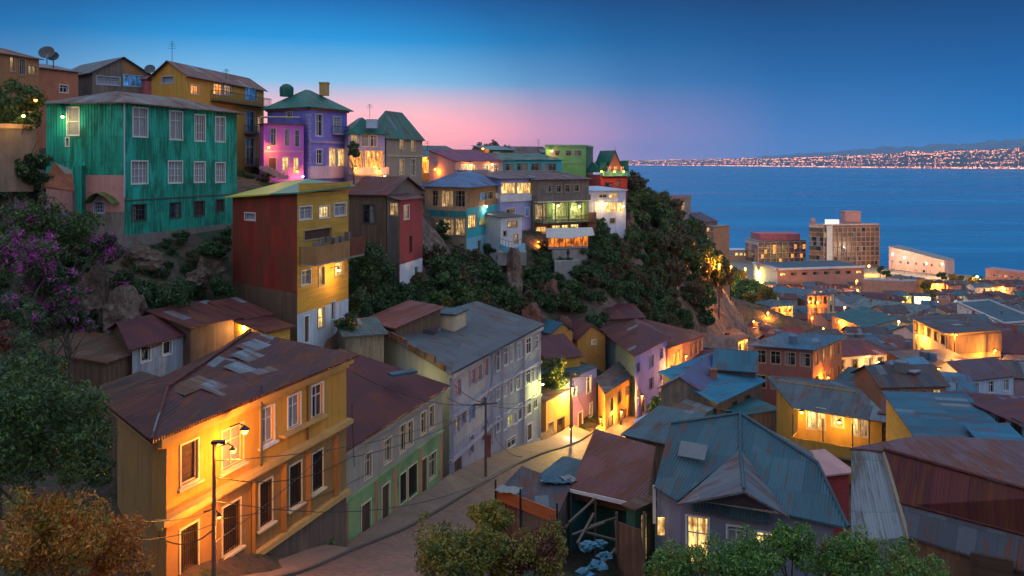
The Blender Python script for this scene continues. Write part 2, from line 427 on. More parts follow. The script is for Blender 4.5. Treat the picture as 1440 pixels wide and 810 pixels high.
def house(label, pts, z=0, zb=-5, wm=None, rm=None, roof='flat', rise=1.0, dz=None, over=.3, depth=8, wins=(), auto=(), bands=None,
          name='house', cat='house', group=None, frame=None, par=0, thick=.1, parapet=0, sill=False, chimney=None, clutter=0):
    C = corners(pts, z, depth); n = len(C)
    if dz:
        for c, k in zip(C, dz): c.z += k
    cen = sum(C, Vector((0, 0, 0))) / n
    root = thing(name, label, cat, (cen.x, cen.y, zb), 0, group); root['zb'] = zb
    FOOT.append([c.to_2d() for c in C])
    wm = wm if isinstance(wm, (list, tuple)) else [wm]
    bands = bands or {}
    mats = []
    def mi(mt):
        if mt not in mats: mats.append(mt)
        return mats.index(mt)
    W = MB()
    ops = {i: [] for i in range(n)}; todo = []
    for i in range(n):
        A, B = C[i], C[(i + 1) % n]; L = (B - A).to_2d().length
        for wd in wins:
            if wd[0] != i: continue
            x0, y0, x1, y1 = wd[1:5]; st = wd[5] if len(wd) > 5 else 'c'; pn = wd[6] if len(wd) > 6 else '.'
            t0, t1 = ray_wall(A, B, x0), ray_wall(A, B, x1); t0, t1 = min(t0, t1), max(t0, t1)
            t0 = max(.02, t0); t1 = min(.98, t1)
            if t1 - t0 < .004: continue
            tm = (t0 + t1) / 2; Ym = A.y + (B.y - A.y) * tm
            za, zc = (HY - y0) * Ym / F, (HY - y1) * Ym / F
            za = min(za, min(A.z, B.z) - .05) if not dz else za
            ops[i].append((t0 * L, t1 * L, zc, za)); todo.append((i, tm * L, zc, (t1 - t0) * L, za - zc, st, pn, wd[7] if len(wd) > 7 else frame))
        for au in auto:
            if au['f'] != i: continue
            w, h = au.get('w', .9), au.get('h', 1.4); cols = au['cols']; zt = min(A.z, B.z)
            if L < w * 1.4: continue
            cols = min(cols, max(1, int(L / (w * 1.4))))
            for r in range(au.get('rows', 1)):
                top = zt - au.get('top', .5) - r * au.get('st', 3)
                for cc in range(cols):
                    u = L * (cc + .5) / cols; pn = '.'
                    rv = random.random()
                    if rv < au.get('lit', 0): pn = random.choice(au.get('pal', 'wydo'))
                    elif rv > .8: pn = 'c'
                    ops[i].append((u - w / 2, u + w / 2, top - h, top)); todo.append((i, u, top - h, w, h, au.get('style', 'c'), pn, frame))
    zlow = zb - 2.5
    gab = {}
    if roof == 'gable':
        e = [1, 3] if par == 0 else [0, 2]
        for i in e: gab[i] = True
    for i in range(n):
        A, B = C[i], C[(i + 1) % n]
        k = mi(wm[i] if i < len(wm) else wm[-1])
        bd = [(zz, mi(mm)) for zz, mm in bands.get(i, [])]
        add_wall(W, A, B, zlow, A.z, B.z, ops[i], k, bd)
        if i in gab:
            mid = (A + B) / 2; mid.z += rise - .02
            W.face([A, B, mid], k)
    W.build('wall', mats or [wm[0]], root)
    for (i, u, zc, w, h, st, pn, fr) in todo:
        A, B = C[i], C[(i + 1) % n]; d = (B - A).to_2d().normalized()
        p = (A.x + d.x * u, A.y + d.y * u, zc); ang = math.atan2(d.y, d.x)
        if st == 'D': door(root, p, ang, w, h, fr)
        else: win(root, p, ang, w, h, st, pn, fr, sill)
    # roof
    if rm is not None:
        ov = offset_poly(C, over); t = thick
        rb = MB(udir=(C[1] - C[0]))
        zs = max(c.z for c in C)
        up = Vector((0, 0, t))
        if roof == 'flat':
            rb.solid([v + up for v in ov], [list(range(n))], t)
        elif roof == 'gable':
            i0 = 0 if par == 0 else 1
            a, b, c, d = ov[i0 % 4], ov[(i0 + 1) % 4], ov[(i0 + 2) % 4], ov[(i0 + 3) % 4]
            hs = max(.5, ((a + b) / 2 - (c + d) / 2).to_2d().length / 2); s = rise / max(.3, hs - over)
            dn = Vector((0, 0, -over * s)); a, b, c, d = a + dn + up, b + dn + up, c + dn + up, d + dn + up
            r1 = (b + c) / 2; r2 = (a + d) / 2; r1.z = r2.z = (a.z + b.z + c.z + d.z) / 4 + hs * s
            rb.solid([a, b, c, d, r1, r2], [[0, 1, 4, 5], [2, 3, 5, 4]], t)
        elif roof == 'hip':
            if n == 4:
                l0 = (ov[1] - ov[0]).to_2d().length; l1 = (ov[2] - ov[1]).to_2d().length
                k = 0 if l0 >= l1 else 1
                a, b, c, d = [ov[(k + j) % 4] for j in range(4)]
                hs = min(l0, l1) / 2; LL = max(l0, l1); s = rise / hs; dn = Vector((0, 0, -over * s)) + up
                a, b, c, d = a + dn, b + dn, c + dn, d + dn
                m1, m2 = (a + d) / 2, (b + c) / 2; f = min(.45, hs / LL)
                r1 = m1.lerp(m2, f); r2 = m2.lerp(m1, f); r1.z += hs * s; r2.z += hs * s
                rb.solid([a, b, c, d, r1, r2], [[0, 1, 5, 4], [1, 2, 5], [2, 3, 4, 5], [3, 0, 4]], t)
            else:
                ap = sum(ov, Vector((0, 0, 0))) / n; ap.z += rise
                rb.solid([v + up for v in ov] + [ap + up], [[i, (i + 1) % n, n] for i in range(n)], t)
        ro = rb.build('roof', rm, root)
        if n == 4 and clutter:
            bv = BVHTree.FromPolygons([tuple(v) for v in rb.v], rb.f)
            for _ in range(clutter):
                p = C[0].lerp(C[1], CR.uniform(.15, .85)).lerp(C[3].lerp(C[2], CR.uniform(.15, .85)), CR.uniform(.2, .8))
                hit = bv.ray_cast(Vector((p.x, p.y, 200)), Vector((0, 0, -1)))[0]
                if hit is None: continue
                cb = MB(); kd = CR.choice('vvtscp')
                if kd == 'v': cb.tube([hit - Vector((0, 0, .1)), hit + Vector((0, 0, CR.uniform(.5, 1.1)))], .07, 6); cb.lathe(hit + Vector((0, 0, .55)), [(.02, .62), (.18, .5), (.18, .47)], 7); cb.build('vent_pipe', GREYP, root)
                if kd == 't': cb.lathe(hit, [(.02, -.1), (.5, -.1), (.52, .8), (.4, .95), (.02, 1.0)], 10); cb.build('water_tank', TANKM, root)
                if kd == 's': cb.box(hit + Vector((0, 0, .08)), (1.0, 1.4, .16), CR.uniform(0, 3)); cb.build('skylight', SKYLM, root)
                if kd == 'c': hh = CR.uniform(.7, 1.3); cb.box(hit + Vector((0, 0, hh / 2 - .2)), (.55, .55, hh + .4), CR.uniform(0, 1)); cb.box(hit + Vector((0, 0, hh + .04)), (.7, .7, .09), 0); cb.build('chimney', BRICK, root)
                if kd == 'p':
                    w_ = CR.uniform(.8, 1.6); cb.box(hit + Vector((0, 0, .35)), (w_, w_ * .8, 1.1), CR.uniform(0, 3)); cb.build('roof_hatch', GREYP, root)
        if parapet:
            pb = MB()
            for i in range(n):
                A, B = C[i], C[(i + 1) % n]; d = (B - A).to_2d()
                pb.bar((A.x, A.y, A.z + t + parapet / 2), (B.x, B.y, B.z + t + parapet / 2), .2, parapet)
            pb.build('parapet', wm[0], root)
        if chimney:
            for (t1_, t2_, w_, h_) in chimney:
                p = C[0].lerp(C[1], t1_).lerp(C[-1].lerp(C[2], t1_), t2_)
                cb = MB(); cb.box((p.x, p.y, p.z + h_ / 2 - .3), (w_, w_, h_ + .6)); cb.box((p.x, p.y, p.z + h_ + .06), (w_ + .15, w_ + .15, .12))
                cb.build('chimney', BRICK, root)
    return root, C

# ---------------------------------------------------------------- lamps
def lamp_light(parent, p, power, col, rad=.12):
    l = bpy.data.lights.new('lamp_light', 'POINT'); l.energy = power * LAMP; l.color = col; l.shadow_soft_size = rad; l.volume_factor = 0.0 if hasattr(l, 'volume_factor') else 0
    o = link(bpy.data.objects.new('lamp_light', l)); o.parent = parent; o.location = Vector(p)
    return o
SOD = (1.0, .34, .035); WARM = (1.0, .56, .17); GRN = (.85, .95, .25); WHT = (1.0, .85, .6)
BULB = {}
def bulbmat(col, s=14):
    k = 'lamp_bulb_%d_%d_%d' % tuple(int(c * 100) for c in col)
    if k not in BULB: BULB[k] = glow(k, tuple(.35 + .65 * c for c in col) if col[2] > .3 else col, s, False)
    return BULB[k]
def sphere(b, c, r, m=0, n=8):
    b.lathe(c, [(r * math.sin(math.pi * k / 6) + 1e-4, -r * math.cos(math.pi * k / 6)) for k in range(7)], n, m)
def wall_lamp(label, p, to, power=250, col=SOD, r=.12, group=None):
    """lamp on a short bracket: p = bulb position, to = the 2D way from the wall outwards"""
    p = Vector(p); t = Vector((to[0], to[1], 0)).normalized()
    root = thing('wall_lamp', label, 'lamp', p, 0, group)
    b = MB(); b.tube([p - t * .8 + Vector((0, 0, .1)), p - t * .3 + Vector((0, 0, .3)), p + Vector((0, 0, r + .08))], .03, 5)
    b.lathe(p, [(.02, r + .1), (r * 1.5, r * .55), (r * 1.5, r * .45)], 8); b.build('bracket', IRON, root)
    g = MB(); sphere(g, p, r); g.build('bulb', bulbmat(col), root, True)
    lamp_light(root, t * .35 + Vector((0, 0, -r - .25)), power, col)
    return root
def street_lamp(label, base, h=6, power=500, col=SOD, arm=(1, 0), al=1.2, r=.16, group=None, pole=None):
    base = Vector(base); root = thing('street_lamp', label, 'street lamp', base, 0, group)
    a = Vector((arm[0], arm[1], 0)).normalized() * al; top = base + Vector((0, 0, h))
    b = MB(); b.tube([base - Vector((0, 0, 1)), top], .11, 7, 0, .07); b.build('pole', pole or WOODP, root)
    b = MB(); b.tube([top - Vector((0, 0, .4)), top + a * .5 + Vector((0, 0, .1)), top + a], .035, 5)
    e = top + a; d = math.atan2(a.y, a.x)
    b.box((e.x, e.y, e.z + .08), (.6, .26, .1), d); b.build('arm', IRON, root)
    g = MB(); sphere(g, (e.x, e.y, e.z - .03), r); g.build('bulb', bulbmat(col), root, True)
    lamp_light(root, a + Vector((0, 0, h - r - .35)), power, col)
    return root

# ---------------------------------------------------------------- foliage
def leafmat(name, stops, trans=.25):
    if name in MC: return MC[name]
    m, nt, b = new_mat(name)
    g = nd(nt, 'ShaderNodeNewGeometry')
    n = noise_(nt, mapped(nt, 1, 1, 1, 'Object'), .9, 3)
    n5 = noise_(nt, mapped(nt, 1, 1, 1, 'Object'), 3.2, 3); n = math_(nt, 'ADD', math_(nt, 'MULTIPLY', n, .6), math_(nt, 'MULTIPLY', n5, .5))
    v = math_(nt, 'ADD', math_(nt, 'MULTIPLY', g.outputs['Random Per Island'], .5), math_(nt, 'MULTIPLY', math_(nt, 'SUBTRACT', n, .22), .95))
    c = ramp(nt, v, stops); nt.links.new(c, b.inputs['Base Color']); setin(b, Roughness=.55)
    t = nd(nt, 'ShaderNodeBsdfTranslucent'); nt.links.new(c, t.inputs[0])
    mx = nd(nt, 'ShaderNodeMixShader'); mx.inputs[0].default_value = trans
    out = nt.nodes['Material Output']; nt.links.new(b.outputs[0], mx.inputs[1]); nt.links.new(t.outputs[0], mx.inputs[2]); nt.links.new(mx.outputs[0], out.inputs[0])
    MC[name] = m; return m
def crown_mesh(name, blobs, n, size, mats, seed=0, shell=.55, frac=None, flat=.6):
    """n small leaf faces through the lumps (centre, radii); frac gives the share of the 2nd material (blossom)"""
    rng = np.random.default_rng(seed)
    vol = np.array([b[1][0] * b[1][1] * b[1][2] for b in blobs]) ** .72
    which = rng.choice(len(blobs), n, p=vol / vol.sum())
    c = np.array([b[0] for b in blobs])[which]; r = np.array([b[1] for b in blobs])[which]
    d = rng.normal(size=(n, 3)); d /= np.linalg.norm(d, axis=1)[:, None]
    rad = shell + (1 - shell) * rng.random(n) ** .6
    k = 1 + .28 * np.sin(d[:, 0] * 5 + which * 1.7) * np.sin(d[:, 1] * 6 + which) * np.cos(d[:, 2] * 5 + which * .6) + rng.normal(0, .06, n)
    p = c + d * r * (rad * k)[:, None]
    nrm = d * flat + rng.normal(size=(n, 3)) * .55; nrm /= np.linalg.norm(nrm, axis=1)[:, None]
    a = np.cross(nrm, rng.normal(size=(n, 3))); a /= np.linalg.norm(a, axis=1)[:, None]
    b = np.cross(nrm, a); s = size * rng.uniform(.45, 1.55, n)[:, None]
    v = np.stack([p - a * s, p + b * s * .42 + nrm * s * .12, p + a * s, p - b * s * .42 + nrm * s * .12], 1).reshape(-1, 3)
    me = bpy.data.meshes.new(name)
    me.from_pydata(v.tolist(), [], np.arange(4 * n).reshape(-1, 4).tolist())
    for m in mats: me.materials.append(m)
    if frac and len(mats) > 1:
        cl = np.sin(p[:, 0] * 3.1 + seed) * np.sin(p[:, 1] * 2.7) * np.sin(p[:, 2] * 3.3 + 1) + rng.normal(0, .35, n)
        me.polygons.foreach_set('material_index', (cl > np.quantile(cl, 1 - frac)).astype(np.int32))
    me.update(); return me
def rand_blobs(rad, h, n, seed, base=0):
    """a few big lumps and many small ones thrown out from them"""
    rng = random.Random(seed); out = []
    for k in range(n):
        a = rng.uniform(0, 6.283); rr = rad * math.sqrt(rng.random()) * .72; t = rng.random()
        zz = base + h * (.25 + .6 * t) * (1 - .35 * (rr / rad) ** 2); s = rad * rng.uniform(.24, .44)
        out.append(((math.cos(a) * rr, math.sin(a) * rr, zz), (s, s, s * rng.uniform(.6, .9))))
    for k in range(int(n * 1.6)):
        c, r = rng.choice(out[:n]); a = rng.uniform(0, 6.283); e = rng.uniform(-.3, 1.3)
        d = Vector((math.cos(a) * math.cos(e), math.sin(a) * math.cos(e), math.sin(e))) * r[0] * rng.uniform(.9, 1.35); s = rad * rng.uniform(.09, .2)
        out.append(((c[0] + d.x, c[1] + d.y, c[2] + d.z * .8), (s, s, s * rng.uniform(.7, 1.3))))
    return out
BARK = plain('tree_bark', (.07, .05, .035), .9, 0, .4, 8)
def trunk_mb(h, r, seed, spread=1.2, nb=7):
    b = MB(); rng = random.Random(seed)
    b.tube([(0, 0, -1.5), (rng.uniform(-.1, .1), rng.uniform(-.1, .1), h * .35), (rng.uniform(-.2, .2), rng.uniform(-.2, .2), h * .62)], r, 7, 0, r * .6)
    for k in range(nb):
        a = 6.283 * k / nb + rng.uniform(-.4, .4); z0 = h * rng.uniform(.3, .58); l = spread * rng.uniform(.6, 1)
        b.tube([(0, 0, z0), (math.cos(a) * l * .5, math.sin(a) * l * .5, z0 + h * .15), (math.cos(a) * l, math.sin(a) * l, z0 + h * .32)], r * .42, 5, 0, r * .12)
    return b
def plant(name, label, cat, loc, me, trunk=None, rz=0, sc_=1.0, group=None, part='crown', tname='trunk'):
    root = thing(name, label, cat, loc, rz, group); root.scale = (sc_,) * 3
    o = link(bpy.data.objects.new(part, me)); o.parent = root
    if trunk is not None:
        t = link(bpy.data.objects.new(tname, trunk)); t.parent = root
    return root
BRICK = plain('old_red_brick', (.20, .075, .05), .9, 0, .35, 7)
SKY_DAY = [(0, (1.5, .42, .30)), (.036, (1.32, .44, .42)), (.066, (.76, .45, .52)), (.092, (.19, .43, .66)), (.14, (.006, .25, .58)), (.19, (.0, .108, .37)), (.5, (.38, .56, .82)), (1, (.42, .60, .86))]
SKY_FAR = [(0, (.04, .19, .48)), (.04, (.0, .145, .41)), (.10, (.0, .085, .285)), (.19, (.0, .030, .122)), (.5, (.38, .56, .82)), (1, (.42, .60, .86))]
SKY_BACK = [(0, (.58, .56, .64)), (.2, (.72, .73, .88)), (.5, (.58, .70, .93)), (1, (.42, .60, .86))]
SKY_F = [(.72, 0), (.85, .03), (.924, .17), (.961, .46), (.99, 1)]
SUN_AZ = -14.0
SEA_A = (.0, .125, .27); SEA_B = (.005, .215, .41)
SUN_E = .4
LAMP = 2.6
HAZE = 2.4e-5
EXPO = .35
# ================================================================ camera, sky, light
cam = bpy.data.cameras.new('camera'); cam.sensor_width = 36; cam.lens = 36 * F / 1440
cam.shift_y = -(405 - HY) / 1440; cam.clip_start = .5; cam.clip_end = 120000
co = link(bpy.data.objects.new('camera', cam)); co.rotation_euler = (R(90), 0, 0); sc.camera = co
sc.view_settings.view_transform = 'Standard'; sc.view_settings.look = 'None'; sc.view_settings.exposure = EXPO; sc.view_settings.gamma = 1
sc.render.engine = 'CYCLES'; sc.cycles.use_denoising = True; sc.cycles.use_light_tree = True
sc.cycles.max_bounces = 5; sc.cycles.diffuse_bounces = 3; sc.cycles.glossy_bounces = 2; sc.cycles.transmission_bounces = 2; sc.cycles.transparent_max_bounces = 4
sc.cycles.caustics_reflective = False; sc.cycles.caustics_refractive = False; sc.cycles.sample_clamp_indirect = 3

wd = bpy.data.worlds.new('World'); sc.world = wd; wd.use_nodes = True
nt = wd.node_tree; bg = nt.nodes['Background']
tc = nd(nt, 'ShaderNodeTexCoord'); sx = nd(nt, 'ShaderNodeSeparateXYZ'); nt.links.new(tc.outputs['Generated'], sx.inputs[0])
elev = math_(nt, 'MAXIMUM', sx.outputs[2], 0.0)
glowdir = nd(nt, 'ShaderNodeVectorMath', operation='DOT_PRODUCT'); nt.links.new(tc.outputs['Generated'], glowdir.inputs[0])
glowdir.inputs[1].default_value = (math.sin(R(SUN_AZ)), math.cos(R(SUN_AZ)), 0)
az = glowdir.outputs['Value']
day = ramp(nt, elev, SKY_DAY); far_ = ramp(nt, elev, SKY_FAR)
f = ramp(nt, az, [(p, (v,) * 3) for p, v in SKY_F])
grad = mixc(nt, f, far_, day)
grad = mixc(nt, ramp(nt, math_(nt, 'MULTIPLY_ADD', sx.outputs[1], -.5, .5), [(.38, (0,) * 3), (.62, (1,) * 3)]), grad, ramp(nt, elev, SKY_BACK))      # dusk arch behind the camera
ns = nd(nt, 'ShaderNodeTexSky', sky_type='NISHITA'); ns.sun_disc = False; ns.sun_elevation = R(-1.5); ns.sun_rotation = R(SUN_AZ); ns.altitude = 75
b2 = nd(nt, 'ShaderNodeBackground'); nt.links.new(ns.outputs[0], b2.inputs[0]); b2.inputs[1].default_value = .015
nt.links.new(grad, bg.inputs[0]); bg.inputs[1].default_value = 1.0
ad = nd(nt, 'ShaderNodeAddShader'); nt.links.new(bg.outputs[0], ad.inputs[0]); nt.links.new(b2.outputs[0], ad.inputs[1])
nt.links.new(ad.outputs[0], nt.nodes['World Output'].inputs[0])
sun = bpy.data.lights.new('sun', 'SUN'); sun.energy = SUN_E; sun.angle = R(40); sun.color = (1.0, .62, .5)
so = link(bpy.data.objects.new('sun', sun)); so.rotation_euler = (R(86), 0, R(180 - SUN_AZ)); so.location = (0, 0, 60)

# ================================================================ terrain: a net of surveyed points
ZT = [(0, -2), (18, -11), (30, -18), (38, -22), (45, -24.5), (60, -26.5), (80, -29), (100, -31), (130, -35), (200, -47), (300, -59), (400, -68), (470, -72), (520, -74), (640, -74.6)]
def zg(Y):
    for (a, za), (b, zb) in zip(ZT, ZT[1:]):
        if Y <= b: return za + (zb - za) * (Y - a) / (b - a)
    return ZT[-1][1]
ROAD = [(-16.5, 30, -16.6), (-12.5, 36, -18.2), (-10.1, 40.6, -19.6), (-8.7, 47.2, -21.5), (-6.2, 53.4, -22.8), (-3.6, 61.8, -24.3), (-1.16, 69.5, -25.5),
        (2.6, 78.6, -27.0), (5.7, 85, -28.3), (8.3, 90.6, -29), (13.7, 103, -29.9), (21.7, 119, -32), (31, 137, -36)]   # kerb line of the street
ROADW = 5.2
TP = []
def T(x, y, z): TP.append((x, y, z))
road_r = []
for i, (x, y, z) in enumerate(ROAD):
    a = ROAD[max(0, i - 1)]; b = ROAD[min(len(ROAD) - 1, i + 1)]
    d = Vector((b[0] - a[0], b[1] - a[1])).normalized(); n = Vector((d.y, -d.x))
    road_r.append((x + n.x * ROADW, y + n.y * ROADW, z))
    T(x, y, z - .12); T(x + n.x * ROADW, y + n.y * ROADW, z - .12)
# below the street, foreground and the lower town
for (x, y, z) in [(0, 0, -3), (-12, 4, -4), (12, 4, -4), (40, 0, -4), (-60, -10, -2), (60, -10, -3), (0, -30, 0), (-80, -40, 2), (80, -40, 0),
                  (0, 20, -12.5), (10, 22, -13.5), (24, 22, -13.5), (-8, 22, -13.5), (-16, 24, -13.2), (-24, 26, -13.2), (-34, 28, -12), (-50, 30, -9), (-70, 30, -6),
                  (4, 32, -18.5), (14, 32, -17.5), (26, 32, -17), (40, 32, -18), (-4, 34, -19.8), (2, 44, -22.5), (8, 48, -24.5), (0, 54, -24), (6, 62, -26), (14, 60, -26.5), (24, 52, -24.5), (34, 46, -23.5), (50, 44, -24), (16, 46, -23.5), (14, 40, -21.5), (24, 40, -21),
                  (-22, 36, -16), (-19, 42, -16), (-28, 40, -14.5), (-36, 44, -12), (-44, 46, -8),
                  # foot of the cliff behind the yellow house
                  (-24, 50, -15.5), (-20, 58, -16), (-16, 60, -18.5), (-30, 54, -14.5), (-28, 64, -15), (-24, 66.5, -15), (-19, 65, -15.3), (-34, 60, -13), (-38, 58, -9), (-46, 60, -5),
                  (-14.5, 66, -17.5), (-12.5, 72, -18), (-11.8, 49.6, -22.9), (-9.7, 49.2, -23.2), (-10, 52, -23.6), (-7.2, 58.6, -24.3), (-5.5, 65, -25.0), (-5, 67, -25.4), (-2, 76, -27.1), (3, 86, -29.1), (-7.4, 54, -23.6), (-4.6, 61.5, -24.9), (0, 75.8, -27.2), (6.3, 93.6, -30), (-12, 79, -18.5), (-4, 93, -19.5),
                  # brink of the hill
                  (-17.3, 67.6, -14.9), (-14, 76, -13.5), (-24.8, 74.6, -11.5), (-20, 71, -13.8), (-33, 71.4, -7.6), (-28, 86, -6.5), (-30, 76, -7.4), (-39, 72.5, -6), (-45, 70, -1), (-50, 66, 1.5), (-60, 64, 3),
                  (-26, 80, -9), (-22, 84, -8), (-20, 92, -11.5), (-14, 94, -13), (-9.5, 101, -13.4), (-12, 110, -12.8), (-7, 114.5, -13.4), (-1, 127, -13.4), (4, 131, -13.2),
                  (-22, 104, -3.5), (-14, 112, -3.8), (-14, 124, -4), (-28, 100, -2.4), (-40, 95, 0), (-50, 100, 2), (-70, 90, 4), (-12, 128, -5), (-4, 138, -4.5), (4, 142, -5.5),
                  (6, 123.5, -17.8), (12, 123.5, -17.8), (13.5, 136, -13), (20, 146, -12.5), (20, 143, -14), (16, 158, -9), (22, 162, -9), (10, 158, -6.5), (-8, 150, -3.2), (-16, 150, -3), (0, 165, -2.5), (12, 172, -6),
                  (-40, 130, -1), (-80, 130, 2), (-40, 180, -2), (0, 190, -6), (-120, 100, 5), (-120, 0, 3), (-120, 200, 0),
                  # slope below the hill houses
                  (-10, 84, -19), (-4, 98, -18.5), (2, 106, -20.5), (6, 112, -22), (10, 112, -24), (2, 97, -27), (12, 109, -27), (16, 118, -25), (18, 126, -21),
                  # the wooded spur
                  (22, 165, -8), (28, 178, -11), (34, 192, -14.5), (44, 215, -19.5), (56, 245, -29), (64, 265, -40), (24, 150, -16), (32, 160, -20), (40, 172, -25), (50, 190, -33), (56, 212, -37), (60, 235, -42),
                  (22, 134, -25), (28, 142, -31), (36, 152, -37), (46, 166, -42), (54, 185, -45), (62, 205, -49), (70, 240, -54),
                  (20, 200, -13), (30, 230, -20), (40, 260, -30), (52, 290, -45), (10, 230, -18), (-30, 250, -20), (-100, 260, -20), (20, 290, -45), (-60, 330, -50), (60, 300, -57), (-200, 300, -30), (-200, 150, 0), (-200, -40, 5)]: T(x, y, z)
for Y in (60, 80, 100, 130, 165, 200, 250, 300, 350, 400, 470, 520, 560):
    for k in (.30, .42, .55, .7, .95, 1.3):
        x = k * Y
        if Y < 300 and k < .36 and Y > 130: continue
        T(x, Y, zg(Y))
for Y in (350, 400, 470, 520): T(Y * .05, Y, min(-60, zg(Y))); T(Y * .18, Y, zg(Y)); T(-Y * .3, Y, -66)
# shore: solid port ground, then the sea bed
for x, y in ((-400, 560), (0, 640), (150, 660), (240, 640), (275, 575), (300, 540), (340, 520), (380, 500), (460, 470)): T(x, y, -73.9); T(x + 14, y + 16, -80)
for x, y in ((-3000, 600), (-3000, 3000), (0, 3000), (3000, 3000), (3000, 300), (1200, 400), (900, 350)): T(x, y, -90)
T(700, 260, -60); T(500, 380, -70); T(700, 100, -30); T(300, 40, -22); T(300, -40, 0); T(-3000, -200, 0); T(3000, -200, -20); T(0, -200, 4)

pts2 = [Vector((x, y)) for x, y, z in TP]
vv, ee, ff, ov_, oe_, of_ = delaunay_2d_cdt(pts2, [], [], 0, 1e-4)
zz = []
for k, p in enumerate(vv):
    zz.append(TP[ov_[k][0]][2] if ov_[k] else 0)
TRI = [(np.array([vv[i].x, vv[i].y, zz[i]]) for i in f) for f in ff]
TRI = [tuple(t) for t in TRI]
def tin(X, Y):
    """heights of the net at arrays X, Y"""
    Z = np.full(X.shape, -90.0)
    for a, b, c in TRI:
        x0, x1 = min(a[0], b[0], c[0]), max(a[0], b[0], c[0]); y0, y1 = min(a[1], b[1], c[1]), max(a[1], b[1], c[1])
        m = (X >= x0) & (X <= x1) & (Y >= y0) & (Y <= y1)
        if not m.any(): continue
        d = (b[1] - c[1]) * (a[0] - c[0]) + (c[0] - b[0]) * (a[1] - c[1])
        if abs(d) < 1e-9: continue
        x, y = X[m], Y[m]
        l1 = ((b[1] - c[1]) * (x - c[0]) + (c[0] - b[0]) * (y - c[1])) / d
        l2 = ((c[1] - a[1]) * (x - c[0]) + (a[0] - c[0]) * (y - c[1])) / d; l3 = 1 - l1 - l2
        ins = (l1 > -1e-6) & (l2 > -1e-6) & (l3 > -1e-6)
        z = Z[m]; z[ins] = (l1 * a[2] + l2 * b[2] + l3 * c[2])[ins]; Z[m] = z
    return Z
def gz(x, y): return float(tin(np.array([float(x)]), np.array([float(y)]))[0])

gx = np.concatenate([np.array([-3000, -1500, -800, -400, -250, -180, -130]), np.arange(-100, -60, 5), np.arange(-60, 66, .9), np.arange(66, 160, 3), np.arange(160, 520, 9), np.array([560, 650, 800, 1000, 1400, 2000, 3000])])
gy = np.concatenate([np.array([-200, -120, -60, -30, -10, 0, 8]), np.arange(14, 150, .9), np.arange(150, 300, 2.5), np.arange(300, 680, 8), np.array([720, 800, 1000, 1500, 2200, 3000])])
GX, GY = np.meshgrid(gx, gy); GZ = tin(GX, GY)
nx, ny = len(gx), len(gy)
gzy, gzx = np.gradient(GZ, gy, gx); slope = np.sqrt(gzx ** 2 + gzy ** 2)
V = np.stack([GX, GY, GZ], 2).reshape(-1, 3); S = slope.reshape(-1)
road_c = np.array([[(a[0] + b[0]) / 2, (a[1] + b[1]) / 2] for a, b in zip(ROAD, road_r)])
dens = []
for i in range(len(road_c) - 1):
    for t in np.linspace(0, 1, 8): dens.append(road_c[i] * (1 - t) + road_c[i + 1] * t)
dens = np.array(dens)
for k in range(len(V)):
    x, y, z = V[k]
    if -70 < x < 70 and 14 < y < 290:
        dr = np.min(np.abs(dens[:, 0] - x) + np.abs(dens[:, 1] - y)) if y < 140 else 99
        amp = min(1.0, S[k] / 1.2) * (1 if dr > 6 else 0)
        n = noise.fractal(Vector((x * .16, y * .16, z * .2)), 1.0, 2.1, 6)
        V[k, 2] += amp * n * 1.5 + (noise.noise(Vector((x * .5, y * .5, 0))) * .12 if dr > 5 else -.05)
        if amp > .2: V[k, 0] += amp * noise.noise(Vector((x * .4, y * .4, z * .4 + 9))) * .9
faces = [(j * nx + i, j * nx + i + 1, (j + 1) * nx + i + 1, (j + 1) * nx + i) for j in range(ny - 1) for i in range(nx - 1)]
me = bpy.data.meshes.new('ground'); me.from_pydata(V.tolist(), [], faces); me.polygons.foreach_set('use_smooth', [True] * len(faces)); me.update()
ground = link(bpy.data.objects.new('ground', me)); ground['kind'] = 'structure'
m, nt, b = new_mat('hill_earth')
g = nd(nt, 'ShaderNodeNewGeometry'); sp = nd(nt, 'ShaderNodeSeparateXYZ'); nt.links.new(g.outputs['Normal'], sp.inputs[0])
ob = mapped(nt, 1, 1, 1, 'Object')
n1 = noise_(nt, ob, .35, 8, .65, .5); n2 = noise_(nt, ob, 2.2, 6, .65)
vor = nd(nt, 'ShaderNodeTexVoronoi', feature='DISTANCE_TO_EDGE'); setin(vor, Scale=.7); nt.links.new(ob, vor.inputs['Vector'])
earth = ramp(nt, n1, [(.3, (.05, .03, .022)), (.5, (.10, .055, .038)), (.68, (.17, .11, .075))])
rock = ramp(nt, n2, [(.3, (.07, .05, .042)), (.52, (.17, .125, .10)), (.72, (.30, .25, .22))])
veg = ramp(nt, n2, [(.35, (.012, .02, .008)), (.65, (.035, .05, .018))])
steep = ramp(nt, math_(nt, 'ADD', sp.outputs[2], math_(nt, 'MULTIPLY', math_(nt, 'SUBTRACT', n1, .5), .5)), [(.62, (1,) * 3), (.82, (0,) * 3)])
c = mixc(nt, ramp(nt, n1, [(.45, (0,) * 3), (.56, (1,) * 3)]), earth, veg)
c = mixc(nt, steep, c, mixc(nt, ramp(nt, n1, [(.4, (0,) * 3), (.6, (1,) * 3)]), earth, rock))
ps = nd(nt, 'ShaderNodeSeparateXYZ'); nt.links.new(g.outputs['Position'], ps.inputs[0])
c = mixc(nt, ramp(nt, math_(nt, 'ADD', math_(nt, 'MULTIPLY', ps.outputs[2], -.02), -.85), [(.40, (0,) * 3), (.48, (1,) * 3)]), c, mixc(nt, n2, (.13, .105, .09), (.26, .21, .17)))   # paved port ground
nt.links.new(c, b.inputs['Base Color']); setin(b, Roughness=.95); EARTH = m
